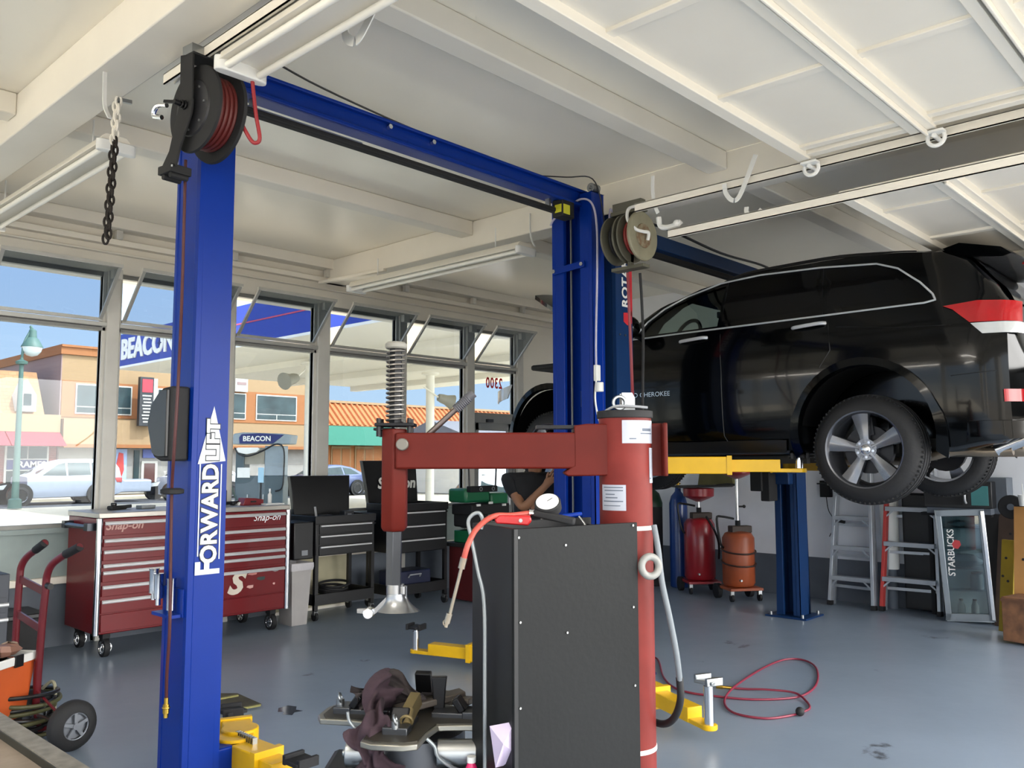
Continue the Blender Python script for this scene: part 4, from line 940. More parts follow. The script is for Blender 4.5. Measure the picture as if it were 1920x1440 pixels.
# stickers wrapped on the column
def sticker(x0, y0, x1, y1, nm, lines):
    a0 = math.asin(max(-.999, min(.999, q(x0, y0).x/R_))); a1 = math.asin(max(-.999, min(.999, q(x1, y0).x/R_)))
    z1, z0 = q(x0, y0).z, q(x0, y1).z; k = 14
    mb = MB(); i0 = [(sin(a0+(a1-a0)*i/k), -cos(a0+(a1-a0)*i/k)) for i in range(k+1)]
    rr_ = (R_+.0012, R_+.0002)
    vs = [(c*r, s_*r, z) for z in (z0, z1) for r in rr_ for c, s_ in i0]; n1 = k+1
    fs = []
    for i in range(k): fs += [(i, i+1, 2*n1+i+1, 2*n1+i), (n1+i+1, n1+i, 3*n1+i, 3*n1+i+1), (i+1, i, n1+i, n1+i+1), (2*n1+i, 2*n1+i+1, 3*n1+i+1, 3*n1+i)]
    o = mb.add(vs, fs).build(nm, M_lab, tc)
    for l0, l1, lz, lh in lines:
        m2 = MB(); js = [a0+(a1-a0)*(l0+(l1-l0)*i/6) for i in range(7)]; zz = z1+(z0-z1)*lz
        vs = [(sin(a)*(R_+.0018), -cos(a)*(R_+.0018), z) for z in (zz-lh, zz) for a in js]
        m2.add(vs, [(i, i+1, 8+i, 7+i) for i in range(6)]).build('print_line', M_ink, o)
sticker(1160, 790, 1221, 832, 'warning_label', [(.45, .75, .35, .008), (.4, .8, .55, .003), (.15, .3, .78, .003)])
sticker(1128, 908, 1167, 955, 'warning_label', [(.1, .9, .08, .003), (.15, .9, .2, .003), (.2, .6, .35, .003), (.2, .7, .48, .003), (.1, .9, .62, .003), (.1, .8, .8, .002)])
sticker(1212, 840, 1246, 905, 'curved_decal', [(.0, .2, .85, .004)])
# control cabinet
c0 = Vector((.004, 2.20)); c1 = Vector((.351, 2.43)); c3 = Vector((-.112, 2.43)); c2 = c1+(c3-c0)
cz = 1.426
def L2(v, z): return (v.x-OX.x, v.y-OX.y, z)
def panel(a, b, z0, z1, th, nm, m):
    d = (b-a).normalized(); n_ = Vector((-d.y, d.x))*th
    return MB().add([L2(a, z0), L2(b, z0), L2(b+n_, z0), L2(a+n_, z0), L2(a, z1), L2(b, z1), L2(b+n_, z1), L2(a+n_, z1)], [(3,2,1,0),(4,5,6,7),(0,1,5,4),(1,2,6,5),(2,3,7,6),(3,0,4,7)]).build(nm, m, tc, bevel=.0015)
M_cabf = mat('scuffed_black_panel', '#141617', .55, var=.3, vscale=3, bump=.05, bscale=60, spec=.2)
M_cabs = mat('black_cabinet_side', '#111214', .5)
p1 = panel(c0, c1, .12, cz, .012, 'cabinet_front', M_cabf)
panel(c3, c0, .30, cz, .012, 'cabinet_side', M_cabs)
panel(c1+Vector((-.03, .01)), c2, .12, cz-.02, .012, 'cabinet_side', M_cabs); panel(c2, c3, .12, cz, .012, 'cabinet_back', M_cabs)
MB().add([L2(v, z) for z in (cz-.06, cz-.05) for v in (c0.lerp(c2, .03), c1.lerp(c3, .12), c2.lerp(c0, .05), c3.lerp(c1, .04))], [(3,2,1,0),(4,5,6,7),(0,1,5,4),(1,2,6,5),(2,3,7,6),(3,0,4,7)]).build('cabinet_tray', M_blkm, tc)
def onfront(px, py):
    r = _F + _R2*((px-960)/FPX) - _U2*((py-720)/FPX); ux, uy = r.dot(RH), r.dot(FH)
    d = c1-c0; n_ = Vector((d.y, -d.x)); t = c0.dot(n_)/(ux*n_.x+uy*n_.y); p = EYE+r*t
    return Vector((ux*t-OX.x, uy*t-OX.y, p.z))
nrm = Vector(((c1-c0).y, -(c1-c0).x, 0)).normalized()
for px, py in ((972, 1008), (975, 1167), (1187, 1138), (975, 1328), (1186, 985), (1060, 1022), (1190, 1285), (1063, 1186)):
    p = onfront(px, py); MB().cyl(p, p+nrm*.003, .0032, n=10).build('screw', M_stl, p1)
# pipes, ties, hoses of the changer
M_pipe = mat('grey_pipe', '#8f9496', .4, .4)
P2 = [q(x, y, 2.30) for x, y in ((902, 992), (905, 975), (898, 962), (885, 966), (878, 980), (884, 1010), (896, 1070), (908, 1135), (909, 1300), (909, 1560))]
MB().tube(P2, .0052, 10, smooth=5).build('bent_pipe', M_pipe, tc)
for py in (988, 1397):
    zz = q(1200, py).z; m_ = MB().torus((0, 0, zz), (0, 0, 1), R_+.001, .0012, 48, 6); 
    MB().lathe((0, 0, zz-.006), (0, 0, 1), [(0, R_), (.001, R_+.002), (.012, R_+.002), (.013, R_)], 48).build('cable_tie', M_whp, tc)
p = q(1219, 1062, 2.44)
MB().torus((p.x, p.y, p.z), (.35, -1, .1), .027, .0105, 36, 12).build('tape_roll', mat('silver_tape', '#8a8a86', .6, .2, bump=.3), tc)
MB().tube([q(x, y, yy) for x, y, yy in ((1226, 985, 2.48), (1234, 1030, 2.46), (1241, 1090, 2.45), (1256, 1160, 2.45), (1269, 1230, 2.45), (1276, 1290, 2.46))], .0085, 12, smooth=6).build('foam_sleeve', mat('pale_hose_sleeve', '#70767b', .6), tc)
MB().tube([q(x, y, yy) for x, y, yy in ((1274, 1270, 2.46), (1276, 1310, 2.46), (1266, 1343, 2.5), (1248, 1357, 2.56), (1225, 1352, 2.62), (1200, 1330, 2.66))], .0105, 12, smooth=6).build('rubber_hose', M_rub, tc)
# table and jaws
ctr = at(775, 1338, z=.87); cx_, cy_ = ctr.dot(RH)-OX.x, ctr.dot(FH)-OX.y
M_tab = mat('worn_table_plate', '#4f4b43', .45, .7, var=.3, vscale=10)
M_tae = mat('table_plate_bright', '#98958b', .35, .8, var=.2)
pts = []
lobes = [radians(a) for a in (172, 262, 352, 82)]
for a in lobes:
    for da, r in ((-17, .265), (-9, .275), (9, .275), (17, .265), (25, .19), (45, .135), (65, .19)):
        pts.append((cx_+r*cos(a+radians(da)), cy_+r*sin(a+radians(da))))
MB().prism(pts, .852, .868, 'xy').build('turntable_plate', M_tae, tc, bevel=.003)
MB().prism([(cx_+(x-cx_)*.94, cy_+(y-cy_)*.94) for x, y in pts], .867, .871, 'xy').build('turntable_top', M_tab, tc)
for i, a in enumerate(lobes):
    d = Vector((cos(a), sin(a), 0)); s_ = Vector((-sin(a), cos(a), 0)); o = Vector((cx_, cy_, .875))
    r1 = (.20, .17, .17, .16)[i]
    j = MB().bar(o+d*.06, o+d*r1, .062, .018).bar(o+d*(r1-.02), o+d*(r1+.03), .07, .028).build('jaw', M_shaft, tc, bevel=.003)
    MB().bar(o+d*(r1-.02)+Vector((0,0,.01)), o+d*(r1-.045)+Vector((0,0,.085 if i == 3 else .045)), .05, .022, up=d).build('jaw_tooth', M_shb, j, bevel=.004)
    MB().cyl(o+d*(r1+.02)+Vector((0,0,.01)), o+d*(r1+.02)+Vector((0,0,.03)), .012).torus(o+d*(r1+.02)+Vector((0,0,.032)), (1, 0, .3), .014, .003, 16, 6).build('jaw_pin', M_stl, j)
k_ = q(823, 1300, ctr.dot(FH)+.02)
up = MB().prism([(-.014, 0), (.016, 0), (.020, .07), (.024, .105), (-.022, .105), (-.018, .07)], -.012, .012, 'xz').build('upright_clamp', M_shb, tc, bevel=.003); up.location = (k_.x, k_.y, .865)
MB().bar((cx_-.05, cy_-.02, .885), (cx_+.14, cy_+.07, .91), .05, .02).bar((cx_+.02, cy_+.10, .885), (cx_+.17, cy_+.02, .90), .045, .018).build('clamp_link', mat('brown_grey_steel', '#5c554e', .5, .5), tc, bevel=.004)
b_ = q(768, 1350, ctr.dot(FH)-.12)
MB().bar((b_.x-.006, b_.y, .90), (b_.x+.012, b_.y+.06, .93), .028, .04).cyl((b_.x-.004, b_.y-.035, .885), (b_.x, b_.y, .915), .012).torus((b_.x-.004, b_.y-.036, .895), (0, 1, .4), .016, .004, 20, 8).build('quick_coupler', mat('dull_brass', '#8c7c57', .4, .7), tc)
MB().cyl((cx_, cy_, .0), (cx_, cy_, .852), .09, n=32).cyl((cx_, cy_, .70), (cx_, cy_, .83), .15, n=32).build('turntable_spindle', M_shaft, tc)
MB().box(cx_-.30, cx_+.42, cy_-.16, cy_+.36, .05, .66).build('machine_body', M_cabs, tc, bevel=.02)
for dx_ in (-.13, .12):
    MB().cyl((cx_+dx_-.04, cy_-.12, .80), (cx_+dx_+.07, cy_-.12, .80), .036, n=24).cyl((cx_+dx_-.05, cy_-.12, .80), (cx_+dx_+.08, cy_-.12, .80), .010).build('clamp_cylinder', M_stl, tc, bevel=.003)
w1 = q(683, 1415, ctr.dot(FH)-.10)
MB().torus(w1, (.15, -1, .15), .042, .004, 40, 8).build('air_line', M_blk, tc)
MB().tube([q(652, 1335, 2.42), q(655, 1352, 2.42), q(668, 1368, 2.42), q(690, 1392, 2.44)], .0045, 8, smooth=4).build('air_line', M_pipe, tc)
MB().tube([q(800, 1385, 2.38), q(815, 1400, 2.38), q(822, 1420, 2.38), q(850, 1440, 2.40), q(880, 1448, 2.45)], .005, 8, smooth=5).build('air_line', M_pipe, tc)
MB().box(-.45, .12, -.30, .45, 0, .05).build('base_frame', M_cabs, tc, bevel=.006)
# --- loose things on and about the changer
# rag draped over the table
def rag(name, ctrl, w, m, lab, seed=1):
    P = spline([Vector(c) for c in ctrl], 8); vs = []; fs = []; W_ = 14
    for i, c in enumerate(P):
        d = (P[min(i+1, len(P)-1)]-P[max(i-1, 0)]).normalized(); s_ = d.cross(Vector((0, -1, .25))).normalized(); u = s_.cross(d)
        ww = w*(.75+.35*sin(i*.35+seed))
        for k in range(W_+1):
            t = k/W_*2-1
            vs.append(c+s_*ww*t + u*(.018*sin(t*7+i*.3+seed)+.012*sin(t*13-i*.5) - .03*t*t))
    n_ = len(vs); back = [v+Vector((0, .004, -.004)) for v in vs]; R = len(P)
    for i in range(R-1):
        for k in range(W_):
            a = i*(W_+1)+k; fs += [(a, a+1, a+W_+2, a+W_+1), (n_+a+W_+1, n_+a+W_+2, n_+a+1, n_+a)]
    for k in range(W_): fs += [(k+1, k, n_+k, n_+k+1), ((R-1)*(W_+1)+k, (R-1)*(W_+1)+k+1, n_+(R-1)*(W_+1)+k+1, n_+(R-1)*(W_+1)+k)]
    for i in range(R-1): fs += [(i*(W_+1), (i+1)*(W_+1), n_+(i+1)*(W_+1), n_+i*(W_+1)), ((i+1)*(W_+1)+W_, i*(W_+1)+W_, n_+i*(W_+1)+W_, n_+(i+1)*(W_+1)+W_)]
    o = MB().add(vs, fs).build(name, m, sharp=170); tag(o, lab, 'rag'); return o
M_rag = mat('plum_rag', '#3f2e36', .95, var=.25, vscale=14, bump=.3)
d_ = ctr.dot(FH)
o = rag('shop_rag', [q(745, 1302, d_+.03), q(712, 1312, d_-.05), q(700, 1350, d_-.16), q(695, 1400, d_-.20), q(700, 1440, d_-.2), q(702, 1460, d_-.2)], .072, M_rag, 'plum coloured shop rag hanging off the front of the tyre changer table')
o.location = tc.location; o.rotation_euler = tc.rotation_euler
M_rag2 = mat('dark_rag', '#3b3332', .95, var=.3, vscale=14, bump=.3)
o = rag('shop_rag', [q(668, 1312, d_+.0), q(705, 1296, d_+.03), q(730, 1288, d_+.05), q(768, 1305, d_+.03), q(790, 1318, d_)], .048, M_rag2, 'dark brown grey cloth heaped over the left jaw of the tyre changer', 2.2)
o.location = tc.location; o.rotation_euler = tc.rotation_euler
def rel(name, label, cat, p, group=None):
    """thing standing at local point p of the changer frame"""
    w = RH*(p.x+OX.x)+FH*(p.y+OX.y); return thing(name, (w.x, w.y, p.z), VROT, label, cat, group)
# inflator: gauge, red hose, chuck
g0 = q(1027, 945, 2.34); t = rel('tyre_inflator', 'tyre inflator with round white dial and red hose lying on the changer cabinet', 'inflator', g0)
nd = Vector((-.15, -.62, .78)).normalized()
MB().cyl(-nd*.02, nd*.008, .036, n=36).build('gauge_body', M_blkm, t, bevel=.003)
MB().cyl(nd*.0081, nd*.010, .031, n=36).build('gauge_dial', M_whp, t)
MB().bar(nd*.011, nd*.011+Vector((.014, .006, .008)), .002, .001).build('gauge_needle', M_blk, t)
def g_(px, py, yy=2.30): return q(px, py, yy)-g0
MB().bar(g_(1000, 962, 2.33), g_(1078, 978, 2.30), .022, .02).build('inflator_body', M_blkm, t, bevel=.005)
MB().cyl(g_(992, 962, 2.33), g_(1008, 963, 2.33), .011, n=16).build('swivel_fitting', M_chr, t)
MB().tube([g_(992, 962, 2.33), g_(960, 966, 2.31), (g_(925, 968, 2.28)), g_(895, 990, 2.20), g_(878, 1020, 2.16), g_(869, 1050, 2.16)], .0072, 12, smooth=6).build('air_hose', mat('pinkish_red_hose', '#a8483c', .5), t)
MB().cyl(g_(870, 1046, 2.16), g_(865, 1066, 2.16), .009, n=14).cyl(g_(865, 1066, 2.16), g_(842, 1158, 2.16), .0046, n=12).cyl(g_(843, 1150, 2.16), g_(838, 1168, 2.16), .0085, n=14).torus(g_(836, 1168, 2.16), (0, 1, 0), .006, .003, 16, 6).cyl(g_(838, 1165, 2.16), g_(836, 1176, 2.16), .005).build('air_chuck', mat('brushed_brass_steel', '#8f877a', .28, .9, var=.3), t)
# red clamp tool and blue plier
t = rel('red_hand_tool', 'small bright red hand tool resting on the cabinet edge beside the white dial', 'tool', q(962, 975, 2.30))
MB().prism([(-.045, -.008), (.04, -.014), (.05, .0), (.045, .012), (-.035, .014), (-.05, .004)], -.02, .02, 'xz').build('tool_body', M_red2, t, bevel=.004)
MB().cyl((.02, -.022, 0), (.02, .022, 0), .005).build('tool_pin', M_stl, t)
t = rel('wire_brush', 'blue handled valve tool lying on the cabinet by the lift post', 'tool', q(1072, 968, 2.45))
MB().bar((-.03, 0, 0), (.03, .02, .006), .016, .012).build('handle', M_blu, t, bevel=.004)
MB().tube([(.02, .0, 0), (.035, -.01, -.02), (.04, -.02, -.035)], .003).build('bent_tip', M_stl, t)
# crumpled paper and pink bottle
c_ = q(944, 1392, 2.235); o = MB().add([tuple(c_+Vector(v)) for v in ((-.035, 0, .04), (.03, -.01, .055), (.035, 0, -.03), (.0, .01, -.06), (-.02, -.02, -.055), (-.03, .02, 0), (.0, -.045, .01), (.02, .04, .0))], [(0,1,6),(1,2,6),(2,3,6),(3,4,6),(4,0,6),(0,5,7),(5,4,7),(4,3,7),(3,2,7),(2,1,7),(1,0,7),(0,4,5)]).build('crumpled_paper', mat('pale_lilac_paper', '#c3b6cf', .7), sharp=20)
o.location = tc.location; o.rotation_euler = tc.rotation_euler; tag(o, 'crumpled lilac paper wad stuck out of the black cabinet side', 'paper')
t = rel('pink_bottle', 'bright pink spray bottle left of the black cabinet at the bottom', 'bottle', Vector((q(884, 1400, 2.36).x, 2.36-OX.y, .66)))
MB().lathe((0, 0, 0), (0, 0, 1), [(0, .018), (.01, .022), (.10, .022), (.125, .016), (.14, .010)], 24).build('bottle', mat('hot_pink_plastic', '#d42a66', .35), t)
MB().cyl((0, 0, .14), (0, 0, .155), .012).build('cap', M_whp, t)

# ================================================================== LEFT AND BACK: CHEST, CARTS, LATHE, TROLLEY
M_slv = mat('drawer_pull_alloy', '#d4d4d6', .3, .35, var=.06)
M_cream2 = mat('cream_lettering', '#d8cdbd', .5)
# --- big red roller chest
ch = thing('tool_chest', (3.73, 7.68, 0), 0, 'wide deep red roller tool chest with bright drawer pulls and a big S emblem', 'tool chest')
CX0, CX1, CY0, CY1 = 2.85, 4.62, 7.33, 8.00
MB().box(CX0, CX1, CY0, CY1, .19, 1.13).build('cabinet_body', M_tred, ch, bevel=.008)
MB().box(CX0-.01, CX1+.01, CY0-.012, CY1, 1.13, 1.175).build('worktop', mat('stainless_worktop', '#a9a49c', .32, .6, var=.15), ch, bevel=.006)
for x in (CX0+.002, 3.745, CX1-.002):
    if x == 3.745: MB().box(x-.012, x+.012, CY0-.012, CY0+.01, .21, 1.12).build('centre_post', M_tred, ch)
    else: MB().cyl((x, CY0-.004, .19), (x, CY0-.004, 1.13), .026, n=20).build('corner_trim', M_chr, ch)
def drawers(x0, x1, px, ys, last):
    zs = [at(px, y, Y=CY0).z for y in ys]; top = 1.125
    for i, z in enumerate(zs):
        zb = (zs[i+1]+.045) if i+1 < len(zs) else last
        if i == 0: zt_ = z+.014
        else: zt_ = z+.014
        f = MB().box(x0, x1, CY0-.014, CY0, zb, zt_).build('drawer', M_tred, ch, bevel=.003)
        MB().prism([(CY0-.012, z-.010), (CY0-.030, z-.012), (CY0-.034, z+.002), (CY0-.022, z+.016), (CY0-.012, z+.016)], x0+.004, x1-.004, 'yz').build('drawer_pull', M_slv, f, bevel=.002)
        gap = MB()
drawers(CX0+.035, 3.73, 196, (982, 1015, 1036, 1062, 1075, 1102, 1129), .36)
drawers(3.76, CX1-.035, 423, (969, 999, 1017, 1040, 1053, 1076), .60)
MB().box(CX0+.035, 3.73, CY0-.014, CY0, .21, .35).build('bottom_panel', M_tred, ch, bevel=.003)
MB().box(3.76, CX1-.035, CY0-.014, CY0, .21, .345).build('bottom_panel', M_tred, ch, bevel=.003)
dp = MB().box(3.76, CX1-.035, CY0-.014, CY0, .355, .59).build('bottom_drawer', M_tred, ch, bevel=.003)
yy = CY0-.016
text('maker_lettering', 'Snap-on', .095, mat('ghost_lettering', '#b98a80', .4), ch, (3.05, yy, 1.065), (pi/2, 0, 0), bold=.002, shear=.25)
text('maker_lettering', 'Snap-on', .088, M_chr, ch, (4.38, yy, 1.065), (pi/2, 0, 0), shear=.35)
text('emblem', 'S', .27, M_cream2, dp, (4.06, yy, .475), (pi/2, 0, 0), sx=1.1, bold=.012, shear=.35)
for x, z, w_, h_, c_ in ((4.24, .55, .10, .02, '#c9837c'), (4.48, .565, .08, .03, '#a3a3a3'), (4.33, .50, .09, .035, '#2c3f3c'), (4.22, .435, .07, .03, '#dba9a0'), (4.47, .44, .025, .02, '#e0b5ad')):
    MB().prism([(x-w_/2, z), (x-w_*.3, z+h_/2), (x+w_/2, z+h_*.5), (x+w_*.45, z-h_*.3), (x, z-h_/2)], yy-.001, yy, 'xz').build('sticker', mat('sticker'+c_, c_, .5), dp)
for x in (CX0+.10, CX1-.13, 3.85):
    for y in (CY0+.06, CY1-.08):
        c = MB().box(x-.03, x+.03, y-.04, y+.04, .15, .19).box(x-.028, x-.022, y-.035, y+.03, .06, .16).box(x+.022, x+.028, y-.035, y+.03, .06, .16).build('caster', M_blkm, ch)
        MB().cyl((x-.024, y-.01, .076), (x+.018, y-.01, .076), .076, n=28).torus((x-.003, y-.01, .076), (1, 0, 0), .062, .014, 28, 8).build('caster_wheel', M_rub, c)
        w_ = MB()
        for i in range(5):
            a = 2*pi*i/5; w_.bar((x-.027, y-.01+.012*cos(a), .076+.012*sin(a)), (x-.027, y-.01+.045*cos(a), .076+.045*sin(a)), .016, .006, up=(1, 0, 0))
        w_.torus((x-.026, y-.01, .076), (1, 0, 0), .048, .004, 28, 6).cyl((x-.03, y-.01, .076), (x-.024, y-.01, .076), .014)
        w_.build('wheel_spokes', M_chr, c)
        w2 = MB().torus((x+.0, y-.036, .076), (0, 1, 0), .045, .004, 28, 6)
        for i in range(5):
            a = 2*pi*i/5+.3; w2.bar((x+.014*cos(a), y-.045, .076+.014*sin(a)), (x+.046*cos(a), y-.045, .076+.046*sin(a)), .016, .005, up=(0, 1, 0))
        w2.cyl((x, y-.05, .076), (x, y-.04, .076), .014); w2.build('wheel_trim', M_chr, c)
MB().tube([(CX0, 7.42, 1.06), (CX0-.055, 7.42, 1.06), (CX0-.06, 7.62, 1.06), (CX0-.055, 7.92, 1.06), (CX0, 7.92, 1.06)], .02, 10).box(CX0-.075, CX0, 7.38, 7.46, 1.03, 1.09).box(CX0-.075, CX0, 7.88, 7.95, 1.03, 1.09).build('push_handle', mat('gunmetal_bar', '#3c4046', .25, .7), ch)
pin(ch)
# things on the chest
def small(name, label, cat, loc, rz=0): return thing(name, loc, rz, label, cat)
zt_ = 1.176
t = small('impact_gun', 'black tool lying on the left end of the red chest', 'tool', (3.16, 7.75, zt_), .4)
MB().box(-.09, .09, -.03, .03, 0, .035).build('tool_body', M_blkm, t, bevel=.01); MB().bar((.05, 0, .02), (.14, -.02, .025), .03).cyl((-.04, 0, .035), (-.04, 0, .06), .025).build('tool_handle', M_blk, t, bevel=.006)
t = small('parts_tray', 'small silver blue parts tray on the red chest near the left mullion', 'tray', (3.40, 7.72, zt_), .2)
MB().box(-.07, .07, -.04, .04, 0, .008).box(-.07, .07, -.04, -.034, 0, .03).box(-.07, .07, .034, .04, 0, .03).box(-.07, -.064, -.04, .04, 0, .03).box(.064, .07, -.04, .04, 0, .03).build('tray', M_alu, t)
MB().box(-.05, .05, -.025, .025, .008, .018).build('tray_liner', M_navy, t)
t = small('charger', 'dark maroon charger standing at the back of the red chest beside the lift post', 'charger', (4.22, 7.88, zt_))
MB().box(-.04, .04, -.03, .03, 0, .14).build('casing', mat('maroon_plastic', '#3c1418', .4), t, bevel=.01); MB().box(-.03, .03, -.032, -.03, .05, .11).build('label_plate', M_blk, t)
t = small('work_light', 'black and white work light with cable on the red chest by the red case', 'lamp', (4.21, 7.62, zt_), .1)
MB().bar((-.12, 0, .022), (.1, .02, .03), .04, .03).cyl((-.02, -.03, .02), (-.02, .03, .02), .02).build('lamp_body', M_blk, t, bevel=.008); MB().prism([(.02, 0), (.12, 0), (.10, .045), (.03, .025)], -.04, .04, 'xz').build('lamp_head', M_whp, t, bevel=.004)
t = small('carry_case', 'small deep red plastic case on top of the red chest', 'case', (4.36, 7.60, zt_), .08)
MB().prism([(-.115, 0), (.115, 0), (.12, .05), (.02, .065), (-.085, .07)], -.06, .06, 'xz').build('case_body', mat('case_red', '#7a1a22', .3), t, bevel=.006); MB().box(-.03, .03, -.066, -.06, .025, .04).build('case_latch', M_blk, t)
o = MB().box(-.10, .10, -.05, .05, 0, .012).build('notebook', M_whp, bevel=.003); o.location = (4.54, 7.48, zt_); tag(o, 'flat white notebook at the right end of the red chest', 'notebook')
t = small('spray_bottle', 'small white bottle at the right back corner of the red chest', 'bottle', (4.59, 7.62, zt_))
MB().lathe((0, 0, 0), (0, 0, 1), [(0, .02), (.09, .02), (.11, .008), (.12, .008)], 16).build('bottle', M_whp, t); MB().lathe((0, 0, .12), (0, 0, 1), [(0, .012), (.03, .012)], 12).build('cap', M_alu, t)
# --- grey bin
t = thing('waste_bin', (4.79, 7.47, 0), 0, 'pale grey plastic bin with a bag liner between red chest and black cart', 'bin')
rg = lambda w, d, z: [(-w, -d, z), (w, -d, z), (w, d, z), (-w, d, z)]
MB().loft([rg(.085, .11, 0), rg(.115, .14, .58), rg(.108, .133, .58), rg(.08, .105, .02)]).build('bin_body', mat('pale_bin_plastic', '#a9a5a2', .5), t, bevel=.01)
MB().loft([rg(.122, .147, .53), rg(.128, .152, .56), rg(.126, .15, .60), rg(.112, .137, .605), rg(.11, .135, .56)]).build('bag_liner', mat('bag_film', '#c8c4c6', .3, bump=.5, bscale=30), t)
# --- two black tool carts with open lids
def cart(x0, x1, y0, y1, z0, z1, zl, tilt, label, lett=None, shelf=True, side=True):
    t = thing('tool_cart', ((x0+x1)/2, (y0+y1)/2, 0), 0, label, 'tool cart', 'black tool carts')
    MB().box(x0, x1, y0, y1, z0, z1-.02).build('cart_body', M_blk, t, bevel=.008)
    MB().box(x0-.01, x1+.01, y0-.01, y0+.02, z1-.03, z1+.05).box(x0-.01, x0+.015, y0, y1, z1-.03, z1+.05).box(x1-.015, x1+.01, y0, y1, z1-.03, z1+.05).box(x0, x1, y1-.02, y1+.01, z1-.03, z1+.05).build('tray_rim', M_blk, t, bevel=.004)
    n = 3; hh = (z1-.03-z0)/n
    for i in range(n):
        d = MB().box(x0+.04, x1-.04, y0-.012, y0, z0+hh*i+.006, z0+hh*(i+1)-.006).build('drawer', M_blk, t, bevel=.003)
        MB().box(x0+.05, x1-.05, y0-.026, y0-.010, z0+hh*(i+1)-.028, z0+hh*(i+1)-.012).build('drawer_pull', M_slv, d, bevel=.003)
    yt = y1+sin(tilt)*(zl-z1)
    lid = MB().add([(x0+.02, y1-.01, z1+.04), (x1-.02, y1-.01, z1+.04), (x1-.02, y1+.04, z1+.04), (x0+.02, y1+.04, z1+.04), (x0-.01, yt-.01, zl), (x1+.01, yt-.01, zl), (x1+.01, yt+.05, zl), (x0-.01, yt+.05, zl)], [(3,2,1,0),(4,5,6,7),(0,1,5,4),(1,2,6,5),(2,3,7,6),(3,0,4,7)]).build('open_lid', M_blk, t, bevel=.006)
    if lett: text('lid_lettering', lett, .17, M_whp, lid, (x0+.42, y1-.03+sin(tilt)*(zl-z1)*.35, z1+.04+(zl-z1)*.42), (pi/2-tilt, 0, 0), bold=.006, shear=.25)
    for x in (x0+.02, x1-.02):
        for y in (y0+.02, y1-.02):
            MB().box(x-.02, x+.02, y-.02, y+.02, .09, z0+.01).build('leg', M_blk, t)
            c = MB().box(x-.022, x+.022, y-.02, y+.02, .06, .10).build('caster', M_stl, t); MB().cyl((x-.014, y, .045), (x+.014, y, .045), .045, n=20).build('caster_wheel', M_rub, c)
    MB().box(x0, x1, y0, y1, .15, .17).box(x0, x1, y0-.005, y0+.012, .15, .26).box(x0, x0+.012, y0, y1, .15, .26).box(x1-.012, x1, y0, y1, .15, .26).build('lower_shelf', M_blk, t, bevel=.004)
    if side: MB().box(x0-.24, x0-.01, y0+.02, y1-.05, z0-.02, z1).build('side_bin', M_blk, t, bevel=.01); MB().box(x0-.15, x0-.08, y0+.014, y0+.02, z0+.02, z0+.07).build('badge', M_gry, t)
    MB().tube([(x1+.005, y0+.06, z1-.06), (x1+.05, y0+.06, z1-.06), (x1+.05, y1-.06, z1-.06), (x1+.005, y1-.06, z1-.06)], .012, 8).build('push_handle', M_blkm, t)
    pin(t); return t
cart(5.0, 5.74, 7.42, 7.86, .64, .99, 1.44, .10, 'black three-drawer tool cart with blank open lid next to the grey bin')
cart(5.92, 6.68, 7.30, 7.80, .60, 1.08, 1.60, .16, 'black three-drawer tool cart whose open lid shows white lettering', 'Snap-on', side=False)
# clutter on and under the carts
t = small('coil_of_hose', 'black coiled hoses piled on the lower shelf of the left black cart', 'hose', (5.36, 7.62, .172))
for i in range(5):
    MB().torus((.02*sin(i*2), .015*cos(i*3), .03+.028*i), (.1*sin(i), .1*cos(i), 1), .15+.015*sin(i*1.7), .014, 30, 8).build('hose_loop', M_rub, t)
for i, (x, y, z, w_, d_, h_, c_, nm, lab) in enumerate(((5.22, 7.6, .97, .16, .10, .07, '#1d2024', 'socket_case', 'black socket case in the tray of the left cart'), (5.52, 7.62, .97, .12, .10, .10, '#24262b', 'drill_case', 'dark drill case in the tray of the left cart near its lid'), (5.83, 7.55, .96, .09, .12, .12, '#5f6f80', 'blue_jar', 'blue grey jar between the two black carts'))):
    t = small(nm, lab, 'case' if 'case' in nm else 'jar', (x, y, z))
    if 'case' in nm:
        MB().box(-w_/2, w_/2, -d_/2, d_/2, 0, h_).build('case_body', mat('case'+c_, c_, .45), t, bevel=.008); MB().box(-w_*.2, w_*.2, -d_/2-.004, -d_/2, h_*.4, h_*.7).build('case_label', M_gry, t)
    else:
        t.location = (6.02, 7.5, 1.065); MB().lathe((0, 0, 0), (0, 0, 1), [(0, .05), (.08, .05), (.09, .04)], 20).build('jar_body', mat('jar_blue', c_, .25), t); MB().cyl((0, 0, .09), (0, 0, .11), .045).build('jar_lid', M_blk, t)
t = small('air_ratchet', 'white tipped air ratchet standing in the left cart tray', 'tool', (5.08, 7.52, .972), .5)
MB().bar((0, 0, 0), (-.05, 0, .16), .018, .014).build('shaft', M_slv, t); MB().bar((.0, 0, 0), (.05, 0, .03), .03).build('head', M_blkm, t)
t = small('cream_board', 'cream board leaning on the wall under the window behind the black cart', 'board', (5.45, 8.0, 0))
MB().add([(-.55, 0, .02), (.38, 0, .02), (.38, .02, .02), (-.55, .02, .02), (-.55, .045, .62), (.38, .045, .62), (.38, .065, .62), (-.55, .065, .62)], [(3,2,1,0),(4,5,6,7),(0,1,5,4),(1,2,6,5),(2,3,7,6),(3,0,4,7)]).build('board_sheet', mat('cream_board', '#b9b294', .7), t)
MB().box(-.55, .38, -.005, .02, 0, .03).build('board_edge', M_wht, t)
t = small('cardboard_tube', 'dark navy toolbox on the floor under the lettered black cart', 'toolbox', (6.25, 7.52, .172))
t.name = 'floor_toolbox'
